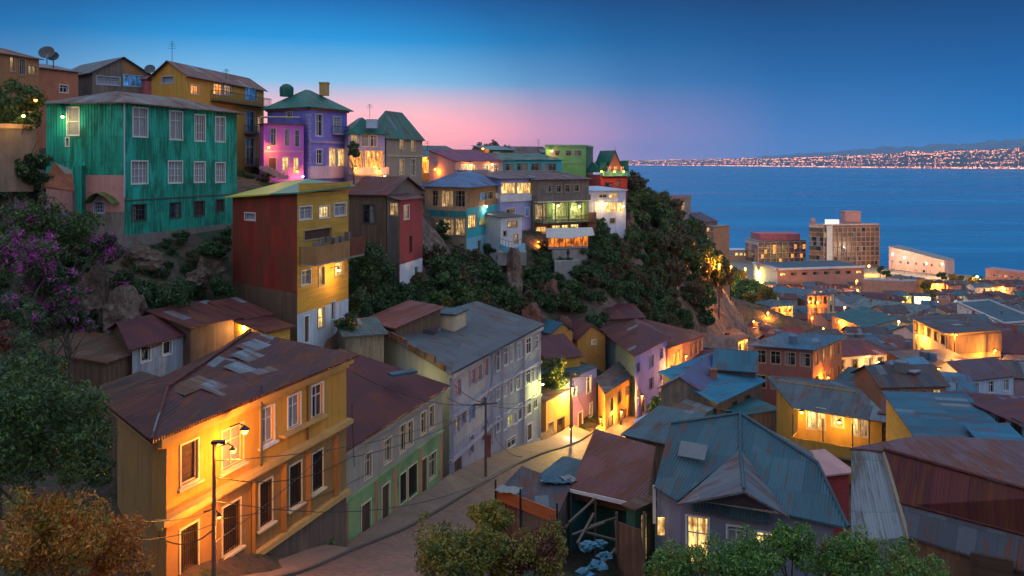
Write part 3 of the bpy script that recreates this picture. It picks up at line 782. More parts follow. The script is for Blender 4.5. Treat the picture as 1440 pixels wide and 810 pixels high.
bump(nt, b, math_(nt, 'ADD', n2, math_(nt, 'MULTIPLY', vor.outputs['Distance'], .8)), .9, .35)
me.materials.append(m)

# ================================================================ street: cobbles, kerb, pavement
def strip(name, left, right, mat, dz, kind='structure'):
    b = MB()
    def res(L):
        out = []
        for i in range(len(L) - 1):
            for t in range(4):
                p0, p1, p2, p3 = [Vector(L[min(len(L) - 1, max(0, i + k))]) for k in (-1, 0, 1, 2)]; u = t / 4
                out.append(.5 * ((2 * p1) + (p2 - p0) * u + (2 * p0 - 5 * p1 + 4 * p2 - p3) * u * u + (3 * p1 - p0 - 3 * p2 + p3) * u ** 3))
        out.append(Vector(L[-1])); return out
    l, r = res(left), res(right); up = Vector((0, 0, dz))
    ve = [v for p in zip(l, r) for v in (p[0] + up, p[1] + up)]
    b.solid(ve, [[2 * i, 2 * i + 1, 2 * i + 3, 2 * i + 2] for i in range(len(l) - 1)], .25)
    o = b.build(name, mat); o['kind'] = kind; return o
m, nt, b = new_mat('cobbled_street')
br = nd(nt, 'ShaderNodeTexBrick'); setin(br, Scale=1, Mortar_Size=.02, Brick_Width=.34, Row_Height=.2, Bias=0.0)
br.inputs['Color1'].default_value = (.17, .085, .06, 1); br.inputs['Color2'].default_value = (.30, .155, .11, 1); br.inputs['Mortar'].default_value = (.03, .02, .018, 1)
ob = mapped(nt, 1, 1, 1, 'Object'); nt.links.new(ob, br.inputs['Vector'])
n1 = noise_(nt, ob, .5, 6); nt.links.new(mixc(nt, ramp(nt, n1, [(.4, (0,) * 3), (.7, (.6,) * 3)]), br.outputs['Color'], (.10, .065, .05)), b.inputs['Base Color'])
setin(b, Roughness=.7); bump(nt, b, math_(nt, 'SUBTRACT', n1, math_(nt, 'MULTIPLY', br.outputs['Fac'], .8)), .7, .05); COBBLE = m
PAVE = stucco('worn_pavement', (.21, .135, .10), .5, (.09, .06, .045))
strip('road', ROAD, road_r, COBBLE, 0)
def shifted(off, dz=0):
    out = []
    for i, (x, y, z) in enumerate(ROAD):
        a = ROAD[max(0, i - 1)]; b = ROAD[min(len(ROAD) - 1, i + 1)]
        d = Vector((b[0] - a[0], b[1] - a[1])).normalized(); n = Vector((-d.y, d.x)); out.append((x + n.x * off, y + n.y * off, z + dz))
    return out
KERBM = plain('worn_stone_kerb', (.10, .075, .06), .85, 0, .3)
strip('kerb', shifted(.22), shifted(0), KERBM, .16)
strip('pavement', shifted(2.1, -.02)[:4] , shifted(.22)[:4], PAVE, .14)
wallb = [(-9.6, 49.2, -22.3), (-9.2, 52, -22.75), (-7.0, 58.6, -23.4), (-5.0, 64.8, -24.0), (-4.6, 67, -24.5), (-1.5, 76.4, -26.1), (3.5, 86, -28.0), (6.6, 93.6, -28.9)]
kb = [(-8.7 - .2, 47.2, -21.5), (-7.55, 50.3, -22.2), (-5.05, 57.4, -23.55), (-3.6 - .2, 61.8, -24.3), (-2.75, 64.6, -24.75), (1.2, 75.5, -26.5), (5.5, 85, -28.3), (8.4, 91.2, -29.0)]
strip('pavement', wallb, kb, PAVE, .13)

# ================================================================ sea, far shore
m, nt, b = new_mat('sea_water')
ob = mapped(nt, .010, .035, 1, 'Object')
n1 = noise_(nt, ob, 1.0, 6, .6, .3); n2 = noise_(nt, mapped(nt, .0011, .0045, 1, 'Object'), 1.0, 5, .6, .4)
nt.links.new(ramp(nt, n2, [(.35, SEA_A), (.65, SEA_B)]), b.inputs['Base Color'])
nt.links.new(ramp(nt, n2, [(.4, (.16,) * 3), (.6, (.30,) * 3)]), b.inputs['Roughness'])
bump(nt, b, n1, .35, 2.2); b.inputs['Specular IOR Level'].default_value = .07
sb = MB(); sb.face([(-60000, 480, -75), (60000, 200, -75), (60000, 90000, -75), (-60000, 90000, -75)])
sea = sb.build('sea', m); sea['kind'] = 'structure'
def ridge(name, prof, mat, depth, seed):
    """far land: (px, Y of the waterline, top py)"""
    b = MB(); rows = []; N = 260
    for k in range(N + 1):
        px = prof[0][0] + (prof[-1][0] - prof[0][0]) * k / N
        for (a, ya, ta), (c, yc, tc_) in zip(prof, prof[1:]):
            if px <= c + 1e-6:
                t = (px - a) / (c - a); Y = 1 / ((1 - t) / ya + t / yc); tp = ta + (tc_ - ta) * t; break
        row = []
        for j in range(9):
            Yj = Y + depth * j / 8; s = math.sin(min(1, j / 6) * math.pi / 2)
            H = (HY - tp) * (Y + depth * .75) / F + 75
            n = noise.fractal(Vector((px * .03, j * .5, seed)), 1, 2, 5)
            z = -76 + (H + 1) * s * (1 + .22 * n) if j else -77
            row.append(Vector(((px - CX) / F * Yj, Yj, z)))
        rows.append(row)
    i0 = 0
    for r in rows: b.v += r
    for k in range(N):
        for j in range(8): b.f.append([k * 9 + j, (k + 1) * 9 + j, (k + 1) * 9 + j + 1, k * 9 + j + 1]); b.m.append(0)
    o = b.build(name, mat, None, True); o['kind'] = 'structure'; return rows
hm = plain('far_hill_earth', (.05, .055, .06), .95, 0, .3, .002)
rows = ridge('hills', [(700, 26000, 228), (880, 22000, 226), (1000, 17500, 224), (1100, 14500, 222.5), (1200, 12000, 219), (1300, 10600, 214), (1400, 9900, 210), (1520, 9300, 207)], hm, 1800, 3)
ridge('mountain', [(1040, 24000, 222), (1150, 22000, 216), (1230, 20000, 210), (1330, 18500, 204), (1440, 17000, 197), (1560, 16000, 195)], plain('far_mountain_hazed_earth', (.10, .12, .15), .95, 0, .2, .002), 3000, 8)  # mountain earth paled and blued, haze put into its colour
# the far town: thousands of lights nobody could count, on small houses
rng = random.Random(5); lb = MB()
def far_box(p, w, h, m):
    x, y, z = p; w /= 2
    i = len(lb.v); lb.v += [Vector((x + a * w, y + c * w, z + e)) for e in (-3, h) for a, c in ((-1, -1), (1, -1), (1, 1), (-1, 1))]
    for qf in ((4, 5, 6, 7), (0, 1, 5, 4), (1, 2, 6, 5), (2, 3, 7, 6), (3, 0, 4, 7)): lb.f.append([i + k for k in qf]); lb.m.append(m)
for k in range(5200):
    t = rng.random() ** .62; i = min(259, int(t * 260)); row = rows[i]
    j = rng.random() ** 1.15 * 6.2 if rng.random() > .22 else rng.random() * .4
    j0 = int(j); p = row[j0].lerp(row[j0 + 1], j - j0).lerp(rows[i + 1][j0], rng.random() * .9)
    if p.z < -74: p.z = -72
    s = p.y / 1200
    far_box(p, s * rng.uniform(.35, .95), s * rng.uniform(.3, .7), rng.choices((0, 1, 2, 3), (5, 3, 2, 7))[0])
lb.build('city_lights', [glow('far_light_amber', (1, .27, .10), 3.6, False), glow('far_light_pink', (1, .30, .22), 3.2, False), glow('far_light_white', (1, .55, .3), 3.6, False), plain('far_house_wall', (.25, .2, .2), .9)])
tag(bpy.data.objects['city_lights'], 'mass of amber and pink lights of the town across the bay', 'city lights', None, 'stuff')

# the air over the bay
hz = MB(); hz.box((0, 13500, 260), (44000, 27400, 900)); m, nt, b = new_mat('sea_air'); nt.nodes.remove(b)
pv = nd(nt, 'ShaderNodeVolumePrincipled'); setin(pv, Density=HAZE, Anisotropy=0.0); pv.inputs['Color'].default_value = (.30, .62, 1, 1); nt.links.new(pv.outputs[0], nt.nodes['Material Output'].inputs['Volume'])
if HAZE > 0:
    for v in hz.v: v.z = -92 if v.z < 0 else 520
    tag(hz.build('haze', m), 'thin bluish air over the bay that fades the far hills', 'haze', None, 'stuff')
# ================================================================ shared paints
RUSTR = metal('rusty_maroon_sheet', (.12, .032, .030), (.07, .022, .022), .35, zinc=.02)
MAROON = metal('maroon_sheet', (.105, .026, .032), (.065, .019, .025), .2, zinc=.02)
PATCHY = metal('patched_maroon_sheet', (.075, .017, .018), (.042, .011, .012), .32, sheet=(1.0, 1.9), zinc=.02)
BLUEM = metal('weathered_blue_sheet', (.032, .115, .165), (.022, .072, .105), .12, zinc=.05)
BLUEG = metal('blue_grey_sheet', (.055, .112, .135), (.034, .074, .094), .16, zinc=.02, bumpd=.055)
GREYM = metal('grey_zinc_sheet', (0.089, 0.106, 0.119), (0.055, 0.068, 0.076), .22, zinc=.05)
DARKM = metal('dark_weathered_sheet', (.07, .07, .08), (.04, .042, .05), .3, zinc=.05)
TEALM = metal('teal_sheet', (0.021, 0.112, 0.119), (0.014, 0.070, 0.077), .15, zinc=.03)
GREENR = metal('green_painted_roof', (.015, .13, .10), (.01, .08, .065), .12, zinc=0)
PURPLEM = metal('faded_purple_sheet', (0.112, 0.068, 0.090), (0.068, 0.045, 0.060), .2, zinc=.03)
TANM = metal('rust_brown_sheet', (.16, .10, .07), (.09, .06, .045), .45, zinc=.05)
MAGM = metal('magenta_sheet', (.16, .02, .07), (.11, .015, .05), .1, zinc=0)
GREENW = metal('green_corrugated_wall', (.02, .36, .27), (.012, .25, .18), .42, pitch=.26, sheet=(.9, 2.2), rustc=(.015, .10, .065), zinc=0, rough=.6, bumpd=.06)
REDW = metal('red_corrugated_wall', (.36, .04, .026), (.22, .024, .018), .55, pitch=.24, sheet=(.9, 2.6), zinc=0, rough=.65, bumpd=.05)
YEL = stucco('ochre_yellow_stucco', (.50, .255, .035), .5, (.16, .09, .03), .2)
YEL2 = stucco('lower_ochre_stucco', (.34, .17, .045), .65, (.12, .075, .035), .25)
YELW = boards('yellow_painted_boards', (.55, .31, .03), (.40, .22, .03), .18, False, .3, (.16, .09, .04))
PURP = stucco('violet_blue_stucco', (.155, .15, .55), .2, (.12, .1, .3))
PINKP = stucco('purple_pink_stucco', (.38, .10, .48), .25, (.2, .08, .25))
LILAC = stucco('lilac_stucco', (.28, .25, .43), .25, (.18, .15, .25))
GREYL = stucco('grey_lilac_stucco', (.36, .34, .36), .4, (.16, .14, .15))
TANS = stucco('tan_stucco', (.33, .24, .17), .35)
PEACH = stucco('peach_stucco', (.52, .26, .15), .35)
SALMON = stucco('salmon_stucco', (.50, .20, .14), .3)
PINK = stucco('faded_pink_stucco', (.46, .22, .20), .35)
OCHRE = stucco('orange_ochre_stucco', (.52, .22, .04), .4)
CREAMS = stucco('cream_stucco', (.50, .38, .24), .4)
PALEB = stucco('pale_blue_stucco', (.34, .44, .58), .35)
TEALS = stucco('turquoise_stucco', (.02, .33, .38), .3, (.03, .15, .16))
LBLUE = stucco('light_blue_stucco', (.16, .42, .56), .35)
WHITES = stucco('off_white_stucco', (.52, .52, .56), .35, (.2, .18, .17))
GREENS = stucco('leaf_green_stucco', (.17, .38, .12), .3, (.1, .16, .06))
MINT = stucco('patchy_green_cream_stucco', (.22, .34, .13), .35, (.28, .24, .16), .35)
GREYC = stucco('grey_cream_stucco', (.36, .30, .24), .5, (.17, .12, .09))
STONE = stucco('rough_foundation_stone', (.20, .17, .15), .7, (.08, .06, .05), .4)
REDS = stucco('dull_red_stucco', (.30, .035, .035), .3, (.12, .03, .02))
BRNP = boards('brown_planks', (.17, .095, .055), (.09, .05, .03), .18)
GRYP = boards('grey_brown_planks', (.20, .155, .125), (.12, .09, .075), .18)
REDP = boards('red_planks', (.27, .03, .035), (.2, .022, .028), .2, True, .3)
WHTP = boards('whitish_blue_planks', (.30, .34, .40), (.19, .22, .27), .2)
ORGP = boards('orange_brown_planks', (.36, .17, .05), (.25, .12, .04), .22, True, .4)
TEALP = boards('teal_planks', (.03, .24, .26), (.02, .16, .18), .2)

def part(root, name, mb, mat, label=None):
    o = mb.build(name, mat, root)
    if label: o['label'] = label
    return o
def face_pt(C, i, px, py, out=0.0):
    """3D point on facade i seen at (px, py), pushed outwards"""
    A, B = C[i], C[(i + 1) % len(C)]; t = ray_wall(A, B, px); d = (B - A).to_2d().normalized(); n = Vector((d.y, -d.x))
    x, y = A.x + (B.x - A.x) * t, A.y + (B.y - A.y) * t
    return Vector((x + n.x * out, y + n.y * out, (HY - py) * y / F))
def face_n(C, i):
    A, B = C[i], C[(i + 1) % len(C)]; d = (B - A).to_2d().normalized(); return Vector((d.y, -d.x, 0))
def band(root, name, C, i, z, h, out, mat, t0=0, t1=1, ext=0):
    """moulding along facade i"""
    A, B = C[i], C[(i + 1) % len(C)]; n = face_n(C, i); d = (B - A).to_2d().normalized().to_3d()
    a = A.lerp(B, t0) - d * ext; b_ = A.lerp(B, t1) + d * ext; a.z = b_.z = z
    b = MB(); b.bar(a + n * (out / 2 - .04), b_ + n * (out / 2 - .04), out + .08, h); return part(root, name, b, mat)
def ray_pt(C, i, px, py, off):
    p = face_pt(C, i, px, py); return P(px, py, p.y - off)
def railing(root, C, i, x0, x1, y_floor, depth, h=1.0, slab=True, solid=None, mat=None, zf=None):
    """balcony on facade i between picture columns x0..x1 with its floor at picture row y_floor"""
    a = face_pt(C, i, x0, y_floor); e = face_pt(C, i, x1, y_floor); z = zf if zf is not None else (a.z + e.z) / 2
    n = face_n(C, i); a.z = e.z = z; a2, e2 = a + n * depth, e + n * depth
    b = MB()
    b.solid([a + n * .02, a2, e2, e + n * .02], [[0, 1, 2, 3]], .16)
    o = part(root, 'balcony', b, mat or CONC)
    b = MB(); up = Vector((0, 0, h))
    if solid:
        for p, q_ in ((a + n * .05, a2), (a2, e2), (e2, e + n * .05)): b.bar(p + up / 2 + Vector((0, 0, .005)), q_ + up / 2 + Vector((0, 0, .005)), .08, h)
        r = b.build('railing', solid, root); r.parent = o
    else:
        for p, q_ in ((a + n * .05, a2), (a2, e2), (e2, e + n * .05)):
            L = (q_ - p).length; k = max(2, int(L / .28))
            b.bar(p + up, q_ + up, .06); b.bar(p + up * .12, q_ + up * .12, .04)
            for j in range(k + 1): b.bar(p.lerp(q_, j / k), p.lerp(q_, j / k) + up, .03)
        r = b.build('railing', IRON, root); r.parent = o
    return o

# ================================================================ A. houses along the top of the hill
r, C = house('tall green corrugated metal house at the upper left of the hill', [(65, None, 73), (175, None, 72), (333, None, 87.4)], 5.1, -6.2,
    [GREENW], metal('grey_brown_roof', (.15, .11, .10), (.09, .07, .065), .35), 'hip', 1.3, over=.55, frame=WHITE,
    bands={0: [(-1.1, PINK), (-4.2, STONE)], 1: [(-6.2, STONE)]},
    wins=[(1, 187, 152, 207, 192, 'c', 'c'), (1, 239, 157, 256, 196, 'c', 'c'), (1, 274, 162, 288, 198, 'g'), (1, 303, 165, 316, 199, 'c', 'c'),
          (1, 185, 227, 207, 258, 'g', 'c'), (1, 237, 227, 256, 257, 'g', 'c'), (1, 273, 228, 288, 256, 'g', 'c'), (1, 303, 229, 316, 256, 'g', 'c'),
          (1, 186, 288, 205, 310, 'g', '.', DARKF), (1, 239, 285, 254, 306, 'g', '.', DARKF), (1, 273, 283, 287, 303, 'c', 's', DARKF), (1, 304, 281, 315, 297, 'c', 's', DARKF),
          (0, 95, 151, 111, 190, 'h', 'c'), (0, 93, 194, 97, 205, 's'), (0, 133, 284, 146, 299, 'g', '.', BLUEF)])
band(r, 'sill_band', C, 1, face_pt(C, 1, 180, 282).z, .1, .06, DARKF)
b = MB(); p = face_pt(C, 1, 176, 160, .1); b.tube([(p.x - .1, p.y - .1, 5.0), (p.x - .1, p.y - .1, -3)], .06, 6); part(r, 'drainpipe', b, BLUEF)
b = MB(); n0 = face_n(C, 0); a = face_pt(C, 0, 128, 285, .02); e = face_pt(C, 0, 168, 285, .02)
ar = [(a.lerp(e, k / 10) + Vector((0, 0, .9 * math.sin(math.pi * k / 10) * (1 if k < 6 else .9)))) for k in range(11)]
ve = [v for v in ar for v in (v, v + n0 * 1.1)]
ve = [x for p_ in ar for x in (p_, p_ + n0 * 1.1)]
b.solid(ve, [[2 * k, 2 * k + 1, 2 * k + 3, 2 * k + 2] for k in range(10)], .06); part(r, 'porch_canopy', b, metal('lime_canopy_sheet', (.13, .24, .06), None, .3))
b = MB(); p = face_pt(C, 0, 116, 250, .4); b.box((p.x, p.y, -2.4), (.7, .7, 4.2)); part(r, 'closet_shaft', b, GREENW)

r, C = house('orange brown stucco house at the far left edge above the leafy tree', [(-40, None, 80), (55, None, 88)], 10.6, 1, [stucco('orange_brown_stucco', (.33, .14, .055), .4)], TANM, 'gable', 1.2, depth=9, frame=TAN,
    wins=[(0, 14, 80, 20, 100, 's', 'd'), (0, 27, 83, 35, 105, 'c'), (0, 40, 92, 51, 104, 'm', 'd')])
r, C = house('small orange pink house with sloping roof beside the satellite dishes', [(52, None, 92), (110, None, 97)], 10.2, 0, [stucco('orange_pink_stucco', (.45, .15, .085), .3)], GREYM, 'gable', .9, depth=8, frame=WHITE, wins=[(0, 84, 120, 95, 130, 'c')])
r, C = house('grey gabled house with red planked gable behind the green house', [(130, None, 98), (212, None, 103)], 10.4, 0, [GRYP], GREYM, 'gable', 1.9, par=1, depth=12, over=.5, frame=BLUEF, wins=[(0, 174, 106, 200, 121, 'm', 'b'), (0, 136, 108, 168, 119, 'm', 'c')])
b = MB(); A, B = C[0], C[1]; nn = face_n(C, 0); mid = (A + B) / 2 + Vector((0, 0, 1.6)); b.face([A.lerp(B, .55) + nn * .03 + Vector((0, 0, .05)), A.lerp(B, .93) + nn * .03 + Vector((0, 0, .05)), mid + nn * .03]); part(r, 'gable_cladding', b, ORGP)
r, C = house('low pink flat roofed block between grey gable and yellow house', [(205, None, 101), (264, None, 104)], 9.8, 0, [stucco('rose_pink_stucco', (.5, .13, .15), .2)], CONC, 'flat', parapet=.3, depth=5, frame=WHITE, wins=[(0, 226, 122, 238, 134, 'c', 'c'), (0, 246, 121, 258, 132, 'c')])
r, C = house('tall ochre yellow house with rooftop balcony behind the green house', [(213, None, 100), (262, None, 97), (371, None, 117)], 9.9, -3, [YEL, YEL], metal('red_brown_ridge_roof', (.15, .06, .05), None, .3), 'gable', 1.7, par=1, over=.45, frame=BLUEF,
    wins=[(1, 268, 120, 279, 132, 'c', 'o', CREAM), (1, 300, 118, 313, 133, 'm', 'o'), (1, 315, 120, 325, 134, 'c', 'd'), (1, 345, 124, 361, 141, 'm', 'b'), (1, 345, 157, 358, 186, 'c'), (1, 345, 195, 358, 232, 'c'), (1, 362, 164, 368, 188, 'h', 'd'), (0, 228, 108, 244, 117, 's', 'c')])
railing(r, C, 1, 296, 369, 146, 1.3, 1.1, mat=WOODP); railing(r, C, 1, 343, 360, 187, .7, .9, mat=WOODP); railing(r, C, 1, 343, 360, 233, .7, .9, mat=WOODP)

r, C = house('violet blue corner mansion under a green hipped roof', [(376, None, 112), (434, None, 107), (488, None, 115)], 7.2, -2.4, [PURP], GREENR, 'hip', 2.7, over=.7, frame=WHITE,
    wins=[(1, 444, 161, 453, 191, 'c'), (1, 469, 164, 479, 187, 'c', 'c'), (1, 445, 210, 453, 230, 'c'), (1, 463, 209, 473, 234, 'm', 'w'), (1, 475, 209, 486, 234, 'm', 'w'), (0, 403, 158, 411, 166, 'c')])
for i in (0, 1): band(r, 'cornice', C, i, 6.85, .5, .35, stucco('red_brown_cornice', (.30, .10, .09), .2))
band(r, 'string_course', C, 1, face_pt(C, 1, 434, 199).z, .3, .15, LILAC); band(r, 'plinth', C, 1, -1.3, 1.6, .25, stucco('pale_pink_plinth', (.6, .42, .5), .2))
b = MB(); d1 = (C[2] - C[1]).to_2d().normalized(); 
for k in range(16):
    z0 = -1.6 + k * .5; w_ = .55 if k % 2 else .35
    p = C[1].to_2d() + d1 * (w_ / 2); b.box((p.x + d1.y * .02, p.y - d1.x * .02, z0), (w_, .1, .38), math.atan2(d1.y, d1.x))
    d0 = (C[0] - C[1]).to_2d().normalized(); p = C[1].to_2d() + d0 * (w_ / 2); b.box((p.x - d0.y * -.02, p.y - .02, z0), (w_, .1, .38), math.atan2(d0.y, d0.x))
part(r, 'quoins', b, LILAC)
b = MB(); p = P(403, 126, 113); b.lathe(p - Vector((0, 0, .6)), [(.9, -.3), (.95, .6), (.9, .9), (.5, 1.25), (.02, 1.4)], 10); part(r, 'roof_turret', b, GREENR)
b = MB(); p = P(456, 126, 114); b.box(p, (1.1, 1.1, 1.6)); b.box(p + Vector((0, 0, .86)), (1.25, 1.25, .2)); part(r, 'chimney', b, stucco('ochre_chimney', (.4, .25, .08)))
railing(r, C, 1, 466, 484, 188, .8, .9, mat=LILAC)
r, C = house('pink purple two storey wing of the violet mansion', [(371, None, 103), (427, None, 105)], 4.6, -2.4, [PINKP], GREYM, 'flat', depth=3.5, over=.3, frame=LILAC,
    wins=[(0, 381, 181, 388, 204, 'c'), (0, 401, 182, 407, 205, 'c'), (0, 415, 183, 421, 206, 'c'), (0, 397, 221, 406, 240, 'c', 'w'), (0, 413, 222, 420, 243, 'c', 'w'), (0, 378, 222, 388, 250, 'D'), ])
b = MB(); b.box(P(395, 165, 106), (4.6, 2.2, .12), .2); part(r, 'roof_awning', b, plain('cream_awning_cloth', (.55, .42, .3), .8))
band(r, 'string_course', C, 0, face_pt(C, 0, 400, 213).z, .18, .1, LILAC)
r, C = house('lilac cafe with glowing terrace windows beside the violet mansion', [(490, None, 112), (541, None, 114)], 3.9, -2.4, [LILAC], GREENR, 'hip', 2.3, depth=7, frame=CREAM,
    wins=[(0, 494, 190, 503, 206, 'c', 'd'), (0, 508, 190, 518, 206, 'm', 'c'), (0, 521, 190, 530, 206, 'm'), (0, 492, 213, 510, 244, 'm', 'o'), (0, 514, 212, 538, 244, 'm', 'o')])
railing(r, C, 0, 491, 540, 245, 2.2, .9, solid=stucco('pale_terrace_wall', (.5, .4, .42), .3)); b = MB(); b.box(P(523, 174, 113), (1.3, 1.2, 1.2)); part(r, 'roof_box', b, PALEB)
r, C = house('tan stucco house with steep green gable roof', [(512, None, 121), (543, None, 116), (594, None, 127)], 3.6, -3, [TANS], metal('dull_green_sheet', (.05, .14, .11), (.035, .10, .08), .2), 'hip', 4.1, over=.4, frame=CREAM,
    wins=[(1, 562, 194, 569, 209, 'c', 'd'), (1, 578, 197, 584, 212, 'c', 'd'), (1, 562, 224, 568, 245, 'c', 'd'), (1, 578, 224, 584, 247, 'c')])
band(r, 'string_course', C, 1, face_pt(C, 1, 545, 219).z, .22, .14, CREAMS)
r, C = house('orange lit shopfront house with teal roof on the skyline', [(592, None, 150), (656, None, 156)], .9, -3.6, [OCHRE], TEALM, 'flat', dz=[0, 0, 2.1, 2.1], depth=7, over=.4, frame=CREAM, wins=[(0, 597, 226, 610, 243, 'm', 'o'), (0, 613, 226, 624, 243, 'm', 'o'), (0, 627, 226, 636, 244, 'D'), (0, 639, 226, 651, 242, 'm', 'd')])
r, C = house('pale pink house under a dark magenta roof', [(640, None, 138), (707, None, 145)], .1, -3, [PINK], MAGM, 'flat', dz=[0, 0, 2.0, 2.0], depth=7, over=.3, frame=WHITE, wins=[(0, 648, 232, 657, 241, 'c', 'c'), (0, 663, 232, 669, 240, 's', 'w'), (0, 679, 232, 686, 241, 'c', 'c'), (0, 694, 231, 700, 241, 'c')])
r, C = house('long teal house with a band of dark windows beside the green block', [(707, None, 146), (790, None, 152)], .3, -4, [TEALS], metal('sea_green_sheet', (.02, .13, .09), None, .2), 'flat', dz=[0, 0, 1.3, 1.3], depth=8, frame=TAN, wins=[(0, 711, 230, 722, 240, 'm'), (0, 727, 230, 742, 240, 'm'), (0, 747, 230, 762, 240, 'm'), (0, 766, 230, 782, 240, 'm')])
r, C = house('low dark roofed house on the skyline behind the teal house', [(690, None, 172), (772, None, 176)], 1.9, -4, [GRYP], metal('dusky_brown_sheet', (.12, .07, .07), None, .3), 'gable', 1.3, depth=9, frame=TAN, wins=[(0, 700, 218, 712, 224, 'm'), (0, 730, 218, 744, 224, 'm')])
r, C = house('tiny shanty with slanted turquoise roof on the skyline', [(688, None, 164), (722, None, 168)], 2.3, -3, [BRNP], metal('turquoise_slant_sheet', (.06, .22, .24), None, .2), 'flat', dz=[0, 0, .9, .9], depth=5, wins=[(0, 694, 214, 702, 221, 'c', 'd')])
r, C = house('square leaf green block with flat roof near the end of the hill', [(767, None, 160), (824, None, 163), (834, None, 176)], 2.9, -7, [GREENS, stucco('dark_green_stucco', (.05, .15, .09), .3)], CONC, 'flat', parapet=.3, over=.15, frame=TAN,
    wins=[(0, 774, 212, 787, 219, 'm'), (0, 796, 212, 803, 219, 'c'), (0, 808, 212, 817, 219, 'c'), (1, 826, 236, 830, 244, 's')])
band(r, 'string_course', C, 0, face_pt(C, 0, 790, 229).z, .2, .1, stucco('pale_green_band', (.22, .42, .18)))
r, C = house('red turreted house with a steep orange gable at the end of the hill', [(845, None, 158), (882, None, 160)], -2.4, -9, [REDS], None, depth=6, frame=DARKF, wins=[(0, 851, 257, 861, 262, 'm', '.'), (0, 867, 253, 872, 262, 'c', '.'), (0, 875, 272, 879, 287, 's', '.')])
b = MB(); nn = face_n(C, 0); a, e = C[0].copy(), C[1].copy(); b.bar(a + nn * .5 + Vector((0, 0, .25)), e + nn * .5 + Vector((0, 0, .25)), 1.2, .9); part(r, 'balcony', b, TEALP)
b = MB(); m_ = (a + e) / 2; ax = (e - a); za = Vector((0, 0, 4.4)); base = Vector((0, 0, .7)); bk = Vector((C[3].x - C[0].x, C[3].y - C[0].y, 0))
f0, f1 = a.lerp(e, .22) + base, a.lerp(e, .84) + base; ap = m_ + ax * .03 + za
b.face([f0, f1, ap]); part(r, 'gable', b, stucco('orange_gable_stucco', (.42, .14, .06), .2))
b = MB(); b.solid([f0 + nn * .25 - Vector((0, 0, .15)) - ax * .03, ap + nn * .25 + Vector((0, 0, .2)), ap + bk + Vector((0, 0, .2)), f0 + bk], [[0, 1, 2, 3]], .12); b.solid([f1 + nn * .25 - Vector((0, 0, .15)) + ax * .03, f1 + bk, ap + bk + Vector((0, 0, .2)), ap + nn * .25 + Vector((0, 0, .2))], [[0, 1, 2, 3]], .12); part(r, 'roof', b, GREENR)
b = MB(); b.solid([a + base, f0 + nn * .02, f0 + bk + Vector((0, 0, 1.9)), a + bk + base], [[0, 1, 2, 3]], .2); b.box(a.lerp(e, .1) + Vector((0, 1.5, 1.5)), (1.3, 2.5, 1.9)); b.box(a.lerp(e, .93) + Vector((0, 1.5, 1.6)), (1.3, 2.5, 2.1)); part(r, 'dormer', b, GREENR)
b = MB(); b.tube([ap, ap + Vector((0, 0, 1.1))], .06, 5, 0, .01); part(r, 'finial', b, IRON)
for t in (.3, .55, .8): win(r, a.lerp(e, t) + base + Vector((0, 0, .1)) + nn * .03, math.atan2(ax.y, ax.x), .5, .7, 's', 'w', CREAM, depth=-.02)

# ================================================================ B. houses stepping down from the brink
REDH, C = house('tall house with red corrugated side and yellow balconied front', [(327, 277, 75), (418, 272, 68), (490, 268, 76)], 0, -15, [REDW, YELW], None, frame=WHITE,
    bands={0: [(-10.5, BRNP)], 1: [(face_pt([P(327, 277, 75), P(418, 272, 68), P(490, 268, 76)], 1, 425, 440).z, PALEB)]},
    wins=[(0, 345, 300, 359, 309, 's', 'c'), (1, 421, 291, 438, 308, 'm', 'c'), (1, 449, 290, 463, 306, 'g', 'y'), (1, 470, 286, 486, 303, 'm', 'c'), (1, 428, 322, 466, 335, 'n', 's', TAN), (1, 424, 380, 437, 400, 'c', 'c'), (1, 448, 376, 456, 401, 'h', 'd', TAN), (1, 471, 369, 483, 388, 'c', 'y', TAN), (1, 447, 433, 456, 460, 'h', 'y', TAN), (1, 428, 445, 434, 481, 'D'), (1, 466, 425, 471, 450, 's', '.', BLUEF)])
o = railing(REDH, C, 1, 421, 491, 374, 1.5, 1.35, solid=ORGP, zf=-8.1)
b = MB(); a = face_pt(C, 1, 470, 360, 1.56); e = face_pt(C, 1, 491, 360, 1.56); a.z = e.z = -7.3; b.bar(a, e, .07, 1.5); part(REDH, 'balcony_screen', b, RUSTR)
b = MB(); ov = offset_poly(C, .55); up = Vector((0, 0, .12)); K = Vector((0, 0, 1.0))
m1 = ov[0].lerp(ov[3], .5); b.solid([ov[0] + up - Vector((0, 0, .1)), ov[1].lerp(ov[0], .35) + up, ov[3].lerp(ov[2], .35) + up + K, ov[3] + up + K * .8], [[0, 1, 2, 3]], .12); part(REDH, 'roof', b, plain('yellow_green_roofing_felt', (.42, .36, .03), .5, 0, .3, 1), 'yellow-green left half of the roof')
b = MB(); b.solid([ov[1].lerp(ov[0], .35) + up + Vector((0, 0, .004)), ov[1] + up, ov[2] + up + K * .35, ov[3].lerp(ov[2], .35) + up + K], [[0, 1, 2, 3]], .12); part(REDH, 'roof', b, plain('green_roofing_felt', (.03, .16, .09), .5, 0, .3, 1), 'green right half of the roof')
b = MB(); n1 = face_n(C, 1); b.bar(C[1] + n1 * .2 + Vector((0, 0, .45)), C[2] + n1 * .2 + Vector((0, 0, .45)), .12, .7); part(REDH, 'parapet', b, YELW)
wall_lamp('bare bulb glowing over the yellow house front under the balcony', face_pt(C, 1, 463, 379, .9), n1, 130, WARM, .14)
for k in range(6):
    b = MB(); p = face_pt(C, 1, 432 + k * 9, 340, .8); b.box((p.x, p.y, -6.75 + .15 * (k % 3)), (.5, .4, .5 + .25 * (k % 2)), .3 * k); part(REDH, 'balcony_crate', b, GRYP)

